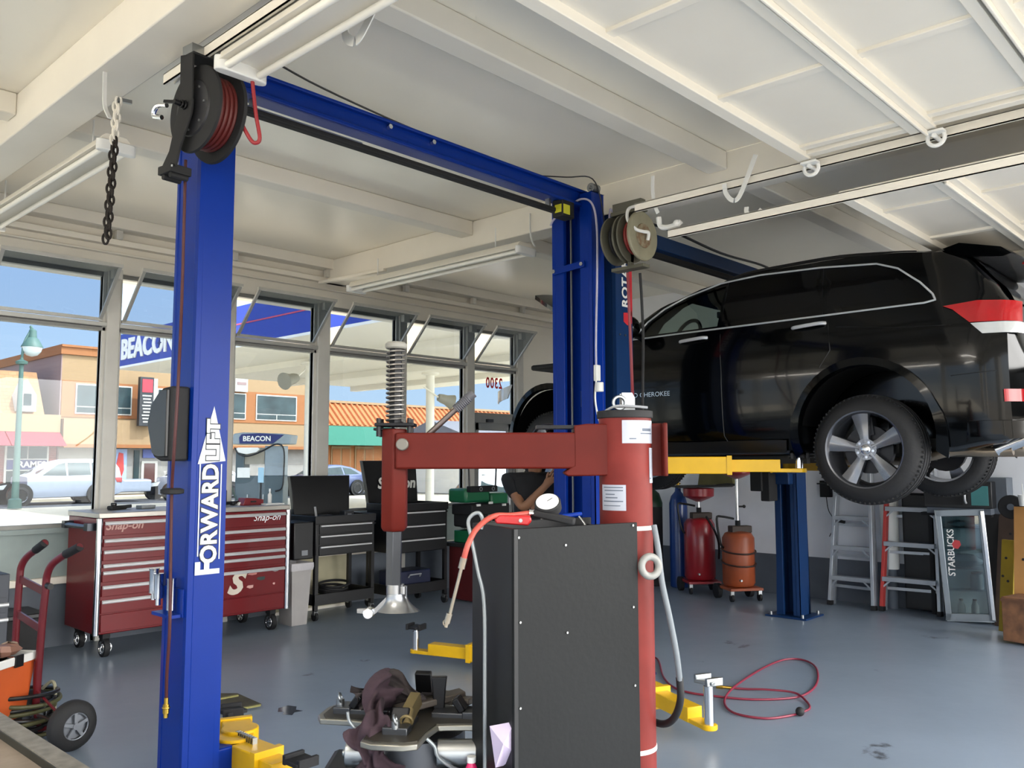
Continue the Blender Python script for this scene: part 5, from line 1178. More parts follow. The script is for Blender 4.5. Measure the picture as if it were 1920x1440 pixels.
MB().box(-.25, .25, -.15, .15, 0, .22).build('box_body', mat('navy_plastic', '#151c38', .4), t, bevel=.012); MB().tube([(-.08, -.155, .15), (-.08, -.18, .18), (.08, -.18, .18), (.08, -.155, .15)], .008).build('box_handle', M_gry, t)
# --- green brake lathe on its red stand
t = thing('brake_lathe', (7.12, 7.2, 0), 0, 'green and black brake lathe with a guard hoop on a dark red stand', 'lathe')
M_grn = mat('machine_green', '#1d6b46', .35, var=.15); M_drd = mat('dark_red_stand', '#571518', .5)
MB().box(-.30, .22, -.22, .22, .02, .62).build('stand', M_drd, t, bevel=.01)
MB().box(-.36, .30, -.27, .27, .62, .66).build('tray', M_blkm, t, bevel=.004)
MB().box(-.28, .24, -.16, .16, .66, .80).build('bed', M_grn, t, bevel=.01)
MB().box(-.30, -.02, -.15, .15, .84, 1.02).build('gearbox', M_blkm, t, bevel=.02)
MB().cyl((-.1, -.2, .88), (-.1, .2, .88), .07).cyl((.05, -.24, .92), (.05, .1, .92), .02).build('spindle', M_shb, t)
MB().box(-.38, .02, -.14, .16, 1.12, 1.28).build('motor_housing', M_grn, t, bevel=.03)
MB().box(.05, .34, -.12, .14, 1.06, 1.22).build('feed_box', M_grn, t, bevel=.02)
MB().box(-.32, .30, -.18, .16, .98, 1.10).build('cross_slide', M_blkm, t, bevel=.015)
MB().tube([(-.34, -.16, 1.30), (-.36, -.16, 1.62), (.10, -.16, 1.62), (.08, -.16, 1.30)], .011, 8).build('guard_hoop', M_blk, t)
MB().box(-.36, .08, -.2, -.13, 1.24, 1.31).build('control_panel', M_blkm, t, bevel=.01)
for x in (-.2, .0): MB().torus((x, -.205, 1.275), (0, 1, 0), .02, .005, 20, 6).build('dial', M_gry, t)
for x, z in ((-.22, 1.08), (-.02, 1.10), (.2, 1.07), (.0, .80), (.1, .93), (-.1, .72)): MB().box(x-.03, x+.03, -.19, -.175, z, z+.025).build('nameplate', M_whp, t)
for x, a in ((-.12, .3), (.12, -.2), (.2, .4)):
    MB().cyl((x, -.16, .93), (x+.04*a, -.24, .93), .012).torus((x+.04*a, -.25, .93), (0, 1, 0), .035, .006, 20, 6).build('hand_wheel', M_stl, t)
MB().bar((.30, -.1, 1.2), (.42, -.1, 1.42), .02).bar((.42, -.1, 1.42), (.47, -.12, 1.36), .03).build('lamp_arm', M_stl, t)
t = small('brass_valve', 'small brass valve on the floor beside the red lathe stand', 'valve', (7.32, 6.98, 0)); 
MB().cyl((0, 0, 0), (0, 0, .22), .03).cyl((-.05, 0, .16), (.05, 0, .16), .018).build('valve_body', mat('dull_brass', '#8c7c57', .4, .7), t); MB().torus((0, 0, .24), (0, 0, 1), .04, .008).build('valve_wheel', M_blkm, t)
# --- red hand truck
t = thing('hand_truck', (2.0, 5.25, 0), 0, 'dark red two-wheeled hand truck with black grips and pneumatic tyres', 'hand truck')
w1 = at(135, 1360, z=.135); w2 = at(72, 1342, z=.135); w2 = w1+(w2-w1).normalized()*.42
ax = (w2-w1).normalized(); M_htr = mat('dolly_red', '#5e141d', .35, var=.15)
for w_, nm in ((w1, 1), (w2, -1)):
    o = D.objects.new('wheel', None); COL.objects.link(o); o.parent = t; o.location = w_; o.rotation_euler = (0, 0, atan2(ax.y, ax.x))
    MB().lathe((-.045, 0, 0), (1, 0, 0), [(0, .075), (.0, .10), (.015, .128), (.03, .136), (.06, .136), (.075, .128), (.09, .10), (.09, .075), (.08, .07), (.01, .07)], 40, ring=True).build('tyre', M_tyre, o)
    h = MB().torus((-.035, 0, 0), (1, 0, 0), .072, .006, 36, 8).cyl((-.045, 0, 0), (.03, 0, 0), .018, n=16)
    h.cyl((-.02, 0, 0), (.0, 0, 0), .07, n=28)
    for i in range(5):
        a = 2*pi*i/5+.3; h.bar((-.035, 0, 0), (-.035, .07*cos(a), .07*sin(a)), .018, .012, up=(1, 0, 0))
    h.build('wheel_hub', mat('hub_grey', '#7b7f86', .4, .4), o)
MB().cyl(w1, w2, .010).build('axle', M_stl, t)
def dp_(px, py, d): return at(px, py, d=d)
dA = 4.95; dB = 5.32
rA = [dp_(66, 1330, dA), dp_(69, 1300, dA), dp_(78, 1180, dA), dp_(85, 1110, dA), dp_(88, 1080, dA), dp_(98, 1058, dA-.02), dp_(122, 1040, dA-.06), dp_(150, 1025, dA-.12)]
rB = [dp_(20, 1330, dB), dp_(27, 1230, dB), dp_(32, 1150, dB), dp_(37, 1085, dB), dp_(40, 1062, dB), dp_(50, 1045, dB-.02), dp_(66, 1032, dB-.06), dp_(84, 1018, dB-.12)]
MB().tube(rA, .021, 12, smooth=4).build('side_rail', M_htr, t); MB().tube(rB, .021, 12, smooth=4).build('side_rail', M_htr, t)
for r in (rA, rB): MB().tube([r[-1], r[-1].lerp(r[-2], .95)], .0245, 12).build('grip', M_rub, t)
for u, v in ((3, 3), (2, 2)):
    MB().bar(rA[u], rB[v], .012, .045).build('cross_bar', M_htr, t)
MB().bar(dp_(68, 1240, dA), dp_(27, 1243, dB), .012, .04).build('cross_bar', M_htr, t)
MB().tube([rA[0], rA[0]+Vector((.03, -.0, -.12)), w1+ax*.06], .014, 8).tube([rB[0], rB[0]+Vector((.03, 0, -.12)), w2-ax*.06], .014, 8).tube([dp_(66, 1240, dA), dp_(64, 1290, dA), w1+ax*.08+Vector((0, 0, .02))], .008, 8).build('wheel_brace', M_htr, t)
MB().cyl(dp_(89, 1098, dA-.02), dp_(95, 1100, dA-.04), .018).build('knob', M_blk, t)
pb = (rA[0]+rB[0])/2; pb.z = .015
MB().bar(pb+Vector((-.30, -.1, 0)), pb+Vector((-.02, 0, 0)), .36, .012).build('toe_plate', M_htr, t)
pin(t)
# --- coiled hose on the floor by the trolley
t = small('coiled_cable', 'coil of dark green and yellow cable stacked beside the hand truck tyre', 'cable', (0, 0, 0)); c_ = at(38, 1385, z=0); t.location = (c_.x, c_.y, 0)
for i in range(9):
    MB().torus((.012*sin(i*2.1), .012*cos(i*1.3), .02+.03*i), (.08*sin(i*1.9), .08*cos(i*2.3), 1), .155+.012*sin(i*2.7)+.004*i, .012, 40, 8).build('cable_loop', mat('olive_cable', '#4b4a2c', .5) if i % 2 else M_blk, t)
MB().tube([(.10, .10, .2), (.16, .02, .29), (.17, -.03, .24), (.15, -.08, .1)], .010, 8, smooth=5).build('cable_tail', mat('pale_cable', '#9b9780', .5), t)
# --- orange bin with rubbish
r_ = at(-12, 1228, d=4.85); zr = r_.z; t = thing('orange_bin', (r_.x, r_.y, zr-.36), .6, 'orange plastic bin with a white rim full of rubbish at the left edge', 'bin')
M_or = mat('orange_plastic', '#c4592a', .4, var=.12)
MB().loft([rg(.12, .12, .0), rg(.15, .15, .32), rg(.145, .145, .32), rg(.11, .11, .02)]).build('bin_body', M_or, t, bevel=.015)
MB().loft([rg(.158, .158, .31), rg(.16, .16, .355), rg(.15, .15, .36), rg(.145, .145, .31)]).build('bin_rim', M_whp, t, bevel=.006)
MB().box(-.03, .03, -.168, -.155, .30, .365).build('rim_clip', M_blk, t)
tr = random.Random(3)
for i, (x, y, z, c_, nm) in enumerate(((-.07, -.05, .37, '#2f3646', 'crushed_packet'), (.06, -.03, .38, '#8d6757', 'crushed_packet'), (.0, .06, .38, '#5b5f66', 'crushed_packet'), (.09, .07, .37, '#b59c86', 'crushed_packet'))):
    vs = []; m_ = MB().ball((0, 0, 0), .07, 8, (1, .9, .55)); m_.v = [tuple(Vector(v)*(1+.45*(tr.random()-.5))) for v in m_.v]
    o = m_.build(nm, mat('rubbish'+c_, c_, .5), sharp=15); o.location = t.location+Vector((x, y, z)); tag(o, ('navy', 'brown', 'grey', 'tan')[i]+' crumpled wrapper in the top of the orange bin', 'rubbish')
# --- workbench at the bottom left corner
t = thing('workbench', (.35, 2.4, 0), 0, 'worn wooden bench top with a dark steel edge, bottom left corner', 'workbench')
MB().box(-.5, .80, 1.2, 3.6, .80, .845).build('bench_top', mat('worn_wood_top', '#8f8172', .65, var=.3, vscale=5, bump=.2, bscale=25, col2='#6c5f52'), t)
MB().box(.80, .845, 1.2, 3.6, .74, .868).build('steel_edge', mat('olive_grey_steel', '#38362c', .5, .5, var=.3), t, bevel=.003)
MB().box(.80, .85, 1.2, 3.6, .868, .872).build('worn_edge', mat('rubbed_edge', '#8b857a', .5, .4, var=.4, vscale=30), t)
MB().box(.86, .92, 1.2, 2.78, .785, .80).box(.86, .865, 1.2, 2.78, .74, .80).build('alloy_angle', M_alu, t)
for x, y in ((-.4, 1.3), (.72, 1.3), (-.4, 3.5), (.72, 3.5)): MB().box(x-.04, x+.04, y-.04, y+.04, 0, .80).build('leg', M_dgr, t)
pin(t)
# --- dark crate and drawer unit behind the trolley
b_ = at(92, 1238, z=0)
t = thing('black_crate', (b_.x-.28, b_.y+.25, 0), 0, 'black plastic crate on the floor behind the red hand truck', 'crate')
MB().box(-.26, .24, -.2, .2, 0, .36).build('crate_body', M_blkm, t, bevel=.01); MB().box(-.28, .26, -.22, .22, .34, .38).build('crate_lid', M_blk, t, bevel=.008)
d_ = at(18, 1133, Y=7.2)
t = thing('drawer_unit', (d_.x-.4, 7.5, 0), 0, 'grey drawer unit with two pale pulls at the far left edge', 'drawer unit')
MB().box(-.4, .4, -.28, .28, .02, .76).build('unit_body', mat('slate_paint', '#373b44', .5), t, bevel=.006)
for z in (d_.z, d_.z-.11):
    f = MB().box(-.38, .38, -.29, -.28, z-.04, z+.05).build('drawer', mat('slate_paint', '#373b44', .5), t); MB().cyl((-.36, -.31, z), (.39, -.31, z), .014, n=12).build('drawer_pull', M_slv, f)
# --- floor litter
def floor_poly(name, pts, m, label, cat, h=.004):
    P = [at(x, y, z=0) for x, y in pts]; c = sum(P, Vector())/len(P)
    o = MB().prism([(p.x-c.x, p.y-c.y) for p in P], .0005, h, 'xy').build(name, m); o.location = (c.x, c.y, 0); tag(o, label, cat); return o
t = thing('ramp_plate', tuple(at(430, 1322, z=0)), 0, 'grimy steel plate with yellow striped edges on the floor right of the lift post', 'plate')
P = [at(x, y, z=0)-t.location for x, y in ((340, 1303), (445, 1303), (490, 1323), (330, 1352))]
MB().prism([(p.x, p.y) for p in P], 0, .012, 'xy').build('plate', mat('grimy_plate', '#57523c', .6, .3, var=.5, vscale=12), t)
for (a, b2) in (((330, 1350), (488, 1322)), ((330, 1326), (446, 1304))):
    a, b2 = at(*a, z=.015)-t.location, at(*b2, z=.015)-t.location; MB().bar(a, b2, .022, .012).build('yellow_edge', mat('worn_yellow', '#8f8a4c', .6, var=.4, vscale=30), t)
M_wet = mat('oil_stain', '#363c46', .12, var=.2)
floor_poly('oil_spill', [(522, 1328), (540, 1323), (556, 1325), (555, 1331), (568, 1333), (552, 1336), (548, 1341), (530, 1340), (533, 1335), (521, 1335)], M_wet, 'small dark oil spill between the plate and the tyre changer table', 'spill', .0015)
floor_poly('oil_spill', [(425, 1350), (455, 1345), (470, 1353), (462, 1362), (430, 1360)], M_wet, 'greyish damp patch in front of the grimy striped plate', 'spill', .0015)
floor_poly('drain_cover', [(535, 1420), (566, 1420), (558, 1439), (525, 1439)], mat('drain_dark', '#2b323c', .4), 'small dark drain cover in the floor near the bottom edge', 'drain cover', .006)
# red air hose looped on the floor
hp = [(1215, 1195), (1232, 1235), (1243, 1268), (1262, 1288), (1290, 1298), (1330, 1304), (1400, 1311), (1470, 1310), (1510, 1302), (1532, 1280), (1530, 1252), (1508, 1238), (1475, 1236), (1440, 1248), (1400, 1275), (1370, 1298), (1358, 1315), (1368, 1332), (1395, 1342), (1440, 1347), (1480, 1342), (1502, 1336), (1518, 1328), (1512, 1315), (1490, 1303), (1440, 1297), (1400, 1292), (1375, 1290)]
H = [at(x, y, z=.010) for x, y in hp]
for i in (14, 15, 24, 25): H[i].z += .014
H[0] = H[1]+Vector((-.05, .12, .01))
t = thing('air_hose', tuple(H[10]), 0, 'thin dark red air hose looped on the floor with a black stopper ball', 'hose'); t.location.z = 0
MB().tube([h-t.location for h in H], .0075, 8, smooth=5).build('hose', mat('crimson_hose', '#7e2338', .45), t)
p = at(1500, 1334, z=.03)-t.location; MB().ball(p, .028, 16).build('stopper_ball', M_rub, t)
a, b2 = at(1375, 1290, z=.012)-t.location, at(1343, 1287, z=.012)-t.location
MB().cyl(a, b2, .010, n=10).cyl(a.lerp(b2, .6), b2, .014, n=6).build('hose_coupling', M_brs, t)

# ================================================================== RIGHT BACK WALL
M_dmr = mat('dim_red_tank', '#9c1d27', .32, var=.1, coat=.3); M_orr = mat('rusty_orange_tank', '#a6502a', .45, var=.25, vscale=5, col2='#8a4326')
def oil_drain(x, y, rz, m, label, zt, zb, zbowl, tray=False, straps=False):
    t = thing('oil_drain', (x, y, 0), rz, label, 'oil drain', 'wheeled oil drains')
    prof = [(0, .10), (.02, .165), (.05, .185), (zt-.30, .185), (zt-.24, .15), (zt-.22, .06)]
    MB().lathe((0, 0, .14), (0, 0, 1), [(a_, b_) for a_, b_ in prof], 10).build('tank', m, t, bevel=.01)
    MB().box(-.2, .2, -.2, .2, .12, .15).build('tank_frame', m, t, bevel=.004)
    for dx, dy in ((-.17, -.16), (.17, -.16)):
        c = MB().box(dx-.02, dx+.02, dy-.02, dy+.02, .07, .13).build('caster', M_stl, t); MB().cyl((dx-.014, dy, .042), (dx+.014, dy, .042), .042, n=18).build('caster_wheel', M_rub, c)
    for dx in (-.20, .20): MB().cyl((dx-.025, .15, .085), (dx+.025, .15, .085), .085, n=24).build('rear_wheel', M_rub, t)
    MB().cyl((.0, .0, zt-.18), (0, 0, zbowl-.08), .019, n=14).build('riser_tube', M_chr, t)
    MB().cyl((0, 0, zt-.16), (0, 0, zt+.04), .03, n=14).cyl((.02, 0, zt+.20), (.075, 0, zt+.20), .01).ball((.085, 0, zt+.20), .02, 10).build('tube_clamp', M_blkm, t)
    MB().lathe((0, 0, zbowl-.10), (0, 0, 1), [(0, .03), (.05, .15), (.07, .185), (.16, .19), (.165, .18), (.07, .17), (.02, .04)], 28).build('bowl', m if not straps else M_dmr, t)
    if tray: MB().prism([(-.30, zbowl+.075), (.34, zbowl+.085), (.42, zbowl+.12), (.30, zbowl+.10), (-.30, zbowl+.095)], -.24, .24, 'xz').build('splash_tray', M_blkm, t)
    MB().tube([(-.15, .02, zt-.28), (-.22, .0, zt-.22), (-.27, -.02, zt+.06), (-.22, -.02, zt+.09), (-.05, .0, zt+.06)], .013, 8, smooth=3).build('handle', M_blk, t)
    MB().box(-.10, .15, -.06, .06, zt-.10, zt-.02).build('tool_tray', mat('brown_tray', '#3c2f27', .6), t, bevel=.01)
    if straps:
        for z in (.42, zt-.30): MB().tube([(.195*cos(a), .195*sin(a), z+.03*sin(a*1.0)) for a in [2*pi*i/24 for i in range(25)]], .010, 6).build('strap_hose', mat('brown_hose', '#3a231c', .5), t)
    else: MB().tube([(.05, -.12, zt-.06), (.12, -.17, zt-.2), (.20, -.12, .6), (.22, -.06, .4)], .013, 8, smooth=5).build('drain_hose', M_blk, t)
    MB().cyl((-.08, -.19, .24), (-.08, -.23, .24), .012).build('drain_valve', M_stl, t)
    return t
oil_drain(9.30, 5.60, VROT+.1, M_dmr, 'deep red wheeled oil drain with a black tray over its bowl, beside the blue cylinder', .98, .3, 1.19, tray=True)
oil_drain(9.12, 4.98, VROT+.2, M_orr, 'rusty orange wheeled oil drain with hose straps and a tall chrome riser', .86, .3, 1.48, straps=True)
t = thing('gas_cylinder', (9.50, 6.02, 0), 0, 'tall dark blue gas cylinder behind the tyre changer column', 'gas cylinder')
MB().lathe((0, 0, 0), (0, 0, 1), [(0, .105), (.01, .115), (1.05, .115), (1.14, .09), (1.2, .04), (1.25, .035)], 28).build('cylinder_body', mat('cylinder_blue', '#123a7e', .35, coat=.3), t)
MB().cyl((0, 0, 1.25), (0, 0, 1.33), .02).cyl((-.05, 0, 1.3), (.05, 0, 1.3), .012).build('valve', M_brs, t)
t = thing('gas_cylinder', (9.40, 6.36, 0), 0, 'black gas cylinder with a dark green shoulder left of the blue cylinder', 'gas cylinder')
MB().lathe((0, 0, 0), (0, 0, 1), [(0, .13), (.01, .14), (1.05, .14), (1.16, .10), (1.22, .04)], 28).build('cylinder_body', M_blkm, t)
MB().lathe((0, 0, 1.0), (0, 0, 1), [(0, .141), (.05, .142), (.17, .102), (.22, .045), (.3, .03)], 24).build('shoulder', mat('bottle_green', '#173a25', .45), t)
MB().cyl((0, 0, 1.3), (0, 0, 1.4), .02).build('valve', M_brs, t)
b_ = at(1300, 885, X=9.7)
t = thing('cardboard_box', (9.62, 5.55, 0), 0, 'khaki canvas hanging on the wall above the red oil drain', 'canvas'); t.name = 'hanging_canvas'
MB().prism([(5.36, 1.30), (5.86, 1.28), (5.80, 1.62), (5.72, 1.72), (5.46, 1.72), (5.40, 1.6)], 9.72, 9.79, 'yz').build('canvas_sheet', mat('khaki_canvas', '#6d6740', .85, var=.3), t); MB().cyl((9.80, 5.6, 1.72), (9.70, 5.6, 1.72), .01).build('hook', M_stl, t); pin(t)
# wall bits by the far post
t = thing('wall_outlet', (9.78, 4.19, 1.22), 0, 'black socket box on the white wall behind the navy lift post, with its cable', 'socket')
MB().box(-.06, .02, -.06, .06, -.05, .14).build('socket_box', M_blkm, t, bevel=.005); MB().tube([(-.02, 0, -.05), (-.02, -.02, -.2), (-.02, -.09, -.34), (-.02, -.02, -.5)], .005, 6, smooth=5).build('cable', M_blk, t)
t = thing('wall_shelf', (9.70, 3.98, 1.32), 0, 'small black wall shelf behind the hanging rear wheel', 'shelf')
MB().box(-.10, .10, -.25, .25, 0, .015).box(-.08, -.0, -.1, .0, .015, .10).build('shelf_board', M_blkm, t); MB().tube([(-.05, .05, 0), (-.05, .045, -.2), (-.05, .05, -.38)], .004, 6).bar((-.05, .10, -.40), (-.05, -.04, -.42), .03).build('hanging_plug', M_blkm, t)
# --- step ladders leaning on the wall
def ladder(p0, p1, h, lean, n, mrail, mstep, label, w_top=.72, rear=True, rail_w=.035, rail_d=.075):
    """front feet p0, p1 on the floor; leans towards +X"""
    p0, p1 = Vector(p0), Vector(p1); c = (p0+p1)/2
    t = thing('step_ladder', tuple(c), 0, label, 'ladder', 'step ladders')
    a, b = p0-c, p1-c; L = Vector((lean, 0, h))
    ta = a*w_top+L; tb = b*w_top+L
    for i, (u, v) in enumerate(((a, ta), (b, tb))):
        r_ = MB().bar(u+Vector((0, 0, .0)), v, rail_w, rail_d, up=(1, 0, 0)); r_.build('side_rail', mrail[i], t, bevel=.004)
        MB().bar(u, u+(v-u).normalized()*.05, rail_w*1.2, rail_d*1.1, up=(1, 0, 0)).build('rubber_foot', M_blkm, t)
    for k in range(n):
        f = (k+.95)/(n+.35); u, v = a.lerp(ta, f), b.lerp(tb, f)
        s_ = MB().box(u.x-.045, u.x+.045, min(u.y, v.y), max(u.y, v.y), u.z-.012, u.z+.012).box(u.x-.05, u.x-.04, min(u.y, v.y), max(u.y, v.y), u.z-.035, u.z+.012).build('step', mstep, t, bevel=.002)
        d = (v-u).normalized()
        MB().bar(u+Vector((-.045, 0, -.10)), u+d*.09+Vector((-.045, 0, -.02)), .016, .006, up=(1, 0, 0)).build('step_brace', mstep, t)
        MB().bar(v+Vector((-.045, 0, -.10)), v-d*.09+Vector((-.045, 0, -.02)), .016, .006, up=(1, 0, 0)).build('step_brace', mstep, t)
    MB().box(ta.x-.08, ta.x+.08, min(ta.y, tb.y)-.03, max(ta.y, tb.y)+.03, h-.01, h+.03).build('top_cap', mstep, t, bevel=.004)
    if rear:
        o = Vector((.10, 0, 0))
        for u, v in ((a, ta), (b, tb)): MB().bar(u+o*1.1+(b-a)*.0+Vector((0, 0, .0)), v+o*.3, .025, .04, up=(1, 0, 0)).build('rear_rail', mstep, t)
        for k in range(n): f = (k+.6)/(n+.2); u, v = a.lerp(ta, f)+o, b.lerp(tb, f)+o; MB().bar(u, v, .012, .03).build('rear_bar', mstep, t)
    return t
M_lal = mat('ladder_aluminium', '#b9bec4', .4, .6, var=.15)
M_lrd = mat('ladder_red_fibreglass', '#c3413c', .5)
ladder((9.46, 4.06, 0), (9.40, 3.56, 0), 1.75, .22, 5, (M_lal, M_lal), M_lal, 'bare aluminium step ladder leaning on the wall behind the hanging wheel')
ladder((9.44, 3.49, 0), (9.50, 2.93, 0), 1.60, .20, 4, (M_lrd, M_lal), M_lal, 'step ladder with a red rail leaning between the bare ladder and the glass fridge door', w_top=.80)
# dark cabinet and white bin behind the ladders
t = thing('dark_cabinet', (9.69, 3.12, 0), 0, 'tall dark cabinet standing behind the red railed ladder', 'cabinet')
MB().box(-.03, .10, -.26, .20, .02, 1.24).build('cabinet_body', M_blkm, t, bevel=.006); MB().box(-.04, -.03, -.24, .18, .64, 1.22).box(-.04, -.03, -.24, .18, .04, .60).build('cabinet_door', M_blk, t)
t = thing('white_tube', (9.70, 3.47, 0), 0, 'white cardboard roll standing behind the red ladder rail', 'roll'); t.name = 'cardboard_roll'
MB().lathe((0, 0, .42), (0, 0, 1), [(0, .07), (.0, .085), (.85, .10), (.85, .08)], 24).build('roll', M_whp, t); MB().cyl((0, 0, 0), (0, 0, .42), .06).build('roll_stand', M_dgr, t)
# --- loose glass fridge door on a wheeled cooler
a = at(1775, 1166, z=0); b_ = at(1868, 1174, z=0)
ang = atan2((b_-a).y, (b_-a).x); w_ = (b_-a).length
t = thing('glass_cooler', tuple(a), ang, 'glass front drinks cooler with STARBUCKS lettering, tilted beside the ladders', 'drinks cooler')
H_ = 1.09; W = w_
cl = mat('cooler_frame', '#8f979d', .35, .5, var=.1)
tl = RY(-.055)
def tb(mb): return mb.push(tl)
m_ = tb(MB()); m_.box(0, .05, 0, .05, .02, H_).box(W-.05, W, 0, .05, .02, H_).box(0, W, 0, .05, .02, .085).box(0, W, 0, .05, H_-.06, H_); m_.build('door_frame', cl, t, bevel=.006)
tb(MB()).box(W-.03, W+.005, -.02, .0, .03, H_-.01).build('door_handle', M_chr, t, bevel=.004)
tb(MB()).box(.05, W-.05, .015, .022, .08, H_-.05).build('glass_door', glass('cooler_glass', '#bccbce', .10), t)
m_ = tb(MB()); m_.box(0, W, .24, .26, .0, H_).box(0, W, .05, .24, .0, .06); m_.build('cooler_cabinet', mat('cooler_inside', '#dfe9ec', .5), t)
for z in (.29, .50, .71, .90): tb(MB()).box(.02, W-.02, .06, .24, z, z+.010).build('shelf', M_alu, t)
text('door_lettering', 'STARBUCKS', .085, M_whp, t, (.10-.03, .010, .68), Matrix(((0,-1,0),(0,0,-1),(1,0,0))), bold=.001)
tb(MB()).prism([(.12, .76), (.15, .80), (.19, .79), (.20, .75), (.17, .71), (.13, .72)], .008, .010, 'xz').build('red_emblem', mat('emblem_red', '#b9383c', .5), t)
for dx in (.03, W-.03): MB().cyl((dx-.012, .1, .0), (dx+.012, .1, .0), .02).build('foot', M_blkm, t)
def inside(name, label, cat, x, y, z, mk, group=None):
    q_ = Matrix.Translation(a) @ RZ(ang) @ tl @ Vector((x, y, z)); o = thing(name, tuple(q_), ang, label, cat, group); mk(o); return o
def jug(o): MB().lathe((0, 0, 0), (0, 0, 1), [(0, .035), (.08, .035), (.11, .02), (.13, .02)], 16).build('jug_body', M_whp, o); MB().cyl((0, 0, .13), (0, 0, .145), .018).build('jug_cap', M_blk, o)
inside('plastic_jug', 'small white jug with a dark cap at the left on the cooler floor', 'jug', .13, .15, .062, jug)
inside('plastic_jug', 'small white jug at the middle of the cooler floor, right of its twin', 'jug', .25, .15, .062, jug)
def bagm(w, h, s):
    def f(o):
        r = random.Random(s); m2 = MB().ball((0, 0, h*.5), .5, 12, (w, .16, h)); m2.v = [tuple(Vector(v)*(1+.18*(r.random()-.5))) for v in m2.v]; m2.build('bag', mat('film_white', '#c9d0d4', .35), o)
    return f
inside('plastic_bag', 'white plastic bag slumped on the middle cooler shelf', 'bag', W*.5, .16, .515, bagm(.30, .13, 1))
inside('plastic_bag', 'flat white plastic bag on the top cooler shelf', 'bag', W*.48, .16, .912, bagm(.26, .07, 2))
def drum(o): MB().lathe((0, 0, 0), (0, 0, 1), [(0, .06), (.13, .06), (.15, .05)], 20).build('tub_body', mat('grey_tub', '#8b9da3', .4), o); MB().cyl((0, 0, .15), (0, 0, .165), .05).build('tub_lid', M_dgr, o)
inside('paint_tub', 'grey tub on the lower cooler shelf at the right', 'tub', W*.68, .17, .303, drum)
# microwave like box and bin on top
t = thing('microwave_oven', (9.46, 2.72, 1.12), -pi/2+.05, 'black microwave with a teal panel on top of the glass cooler', 'microwave')
MB().box(-.26, .36, -.16, .16, 0, .26).build('oven_body', M_blk, t, bevel=.006); MB().box(-.24, .10, -.17, -.16, .03, .24).build('oven_door', M_blkm, t); MB().tube([(.13, -.16, .05), (.13, -.20, .08), (.13, -.20, .20), (.13, -.16, .23)], .010, 8, smooth=3).build('door_handle', M_slv, t); MB().box(.18, .33, -.175, -.16, .03, .22).build('panel', mat('teal_panel', '#3f8081', .4), t)
MB().box(-.24, .34, -.14, .15, -.06, .0).build('oven_stand', M_dgr, t)
t = thing('shelf_stand', (9.62, 2.72, 0), 0, 'dark rack behind the glass cooler carrying the microwave', 'rack')
MB().box(-.02, .02, -.32, -.28, 0, 1.05).box(-.02, .02, .28, .32, 0, 1.05).box(-.20, .12, -.33, .33, 1.03, 1.06).build('rack_frame', M_blkm, t)
t = thing('grey_case', (9.60, 2.36, 0), 0, 'slate grey case standing high against the wall right of the microwave', 'case')
MB().box(-.1, .12, -.10, .12, 1.06, 1.42).build('case_body', mat('slate_case', '#5b626b', .5), t, bevel=.006); MB().box(-.1, .12, -.10, .12, 0, 1.06).build('case_base', M_blkm, t)
# brown and yellow boards, plywood, cartons at the right edge
def leaning(name, label, cat, pa, pb, h, lean, m, th=.02, extra=None):
    pa, pb = Vector(pa), Vector(pb); c = (pa+pb)/2; t = thing(name, tuple(c), 0, label, cat)
    d = pb-pa; n_ = Vector((-d.y, d.x, 0)).normalized(); n_ = n_ if n_.x > 0 else -n_
    a_, b2 = pa-c, pb-c; L = n_*lean+Vector((0, 0, h))
    MB().add([a_, b2, b2+n_*th, a_+n_*th, a_+L, b2+L, b2+L+n_*th, a_+L+n_*th], [(3,2,1,0),(4,5,6,7),(0,1,5,4),(1,2,6,5),(2,3,7,6),(3,0,4,7)]).build('panel', m, t, bevel=.003)
    if extra: extra(t, a_, b2, L)
    return t
p = at(1878, 1188, z=0); p2 = at(1895, 1190, z=0)
def knots(t, a_, b2, L):
    for u, v in ((.3, .3), (.6, .55), (.4, .8), (.7, .2), (.2, .6)):
        q_ = a_.lerp(b2, u)+L*v; MB().cyl(q_+Vector((-.006, 0, 0)), q_+Vector((.004, 0, 0)), .012, n=10).build('knot_hole', M_blkm, t)
leaning('yellow_plank', 'narrow mustard yellow plank leaning between the cooler and the plywood', 'plank', (9.10, 2.30, 0), (9.06, 2.18, 0), .84, .12, mat('mustard_paint', '#a38a1e', .6, var=.3), .03, knots)
leaning('brown_panel', 'dull brown cabinet panel with hinges leaning right of the cooler', 'panel', (9.36, 2.40, 0), (9.25, 2.10, 0), 1.10, .16, mat('brown_panel', '#57463c', .7, var=.25), .02, knots)
leaning('plywood_sheet', 'pale plywood sheet with screw holes at the right edge of the photo', 'plywood', (8.80, 2.10, .0), (8.72, 1.70, 0), 1.17, .12, mat('plywood', '#c48f52', .65, var=.2, vscale=3, col2='#ad7a42'), .02, knots)
t = thing('carton', (8.62, 1.98, 0), -.2, 'scuffed brown carton on the floor before the plywood sheet', 'carton')
MB().box(-.12, .20, -.20, .12, .02, .40).build('carton_body', mat('carton_brown', '#8e6243', .8, var=.4, vscale=9, col2='#5c4030'), t, bevel=.006); MB().box(-.125, .205, -.205, .125, .36, .385).build('carton_flap', mat('carton_flap', '#6e4c36', .8), t)
for dx in (-.10, .17): MB().cyl((dx, -.19, .015), (dx+.02, -.19, .015), .015).build('glide', M_blkm, t)
t = thing('round_pad', (9.02, 2.12, 1.16), 0, 'round black pad on top of the boards beside the plywood', 'pad')
MB().cyl((-.02, 0, 0), (.02, 0, 0), .11, n=28).build('pad', M_blkm, t, bevel=.008); MB().cyl((-.03, 0, 0), (-.02, 0, 0), .03).build('pad_hub', M_dgr, t)
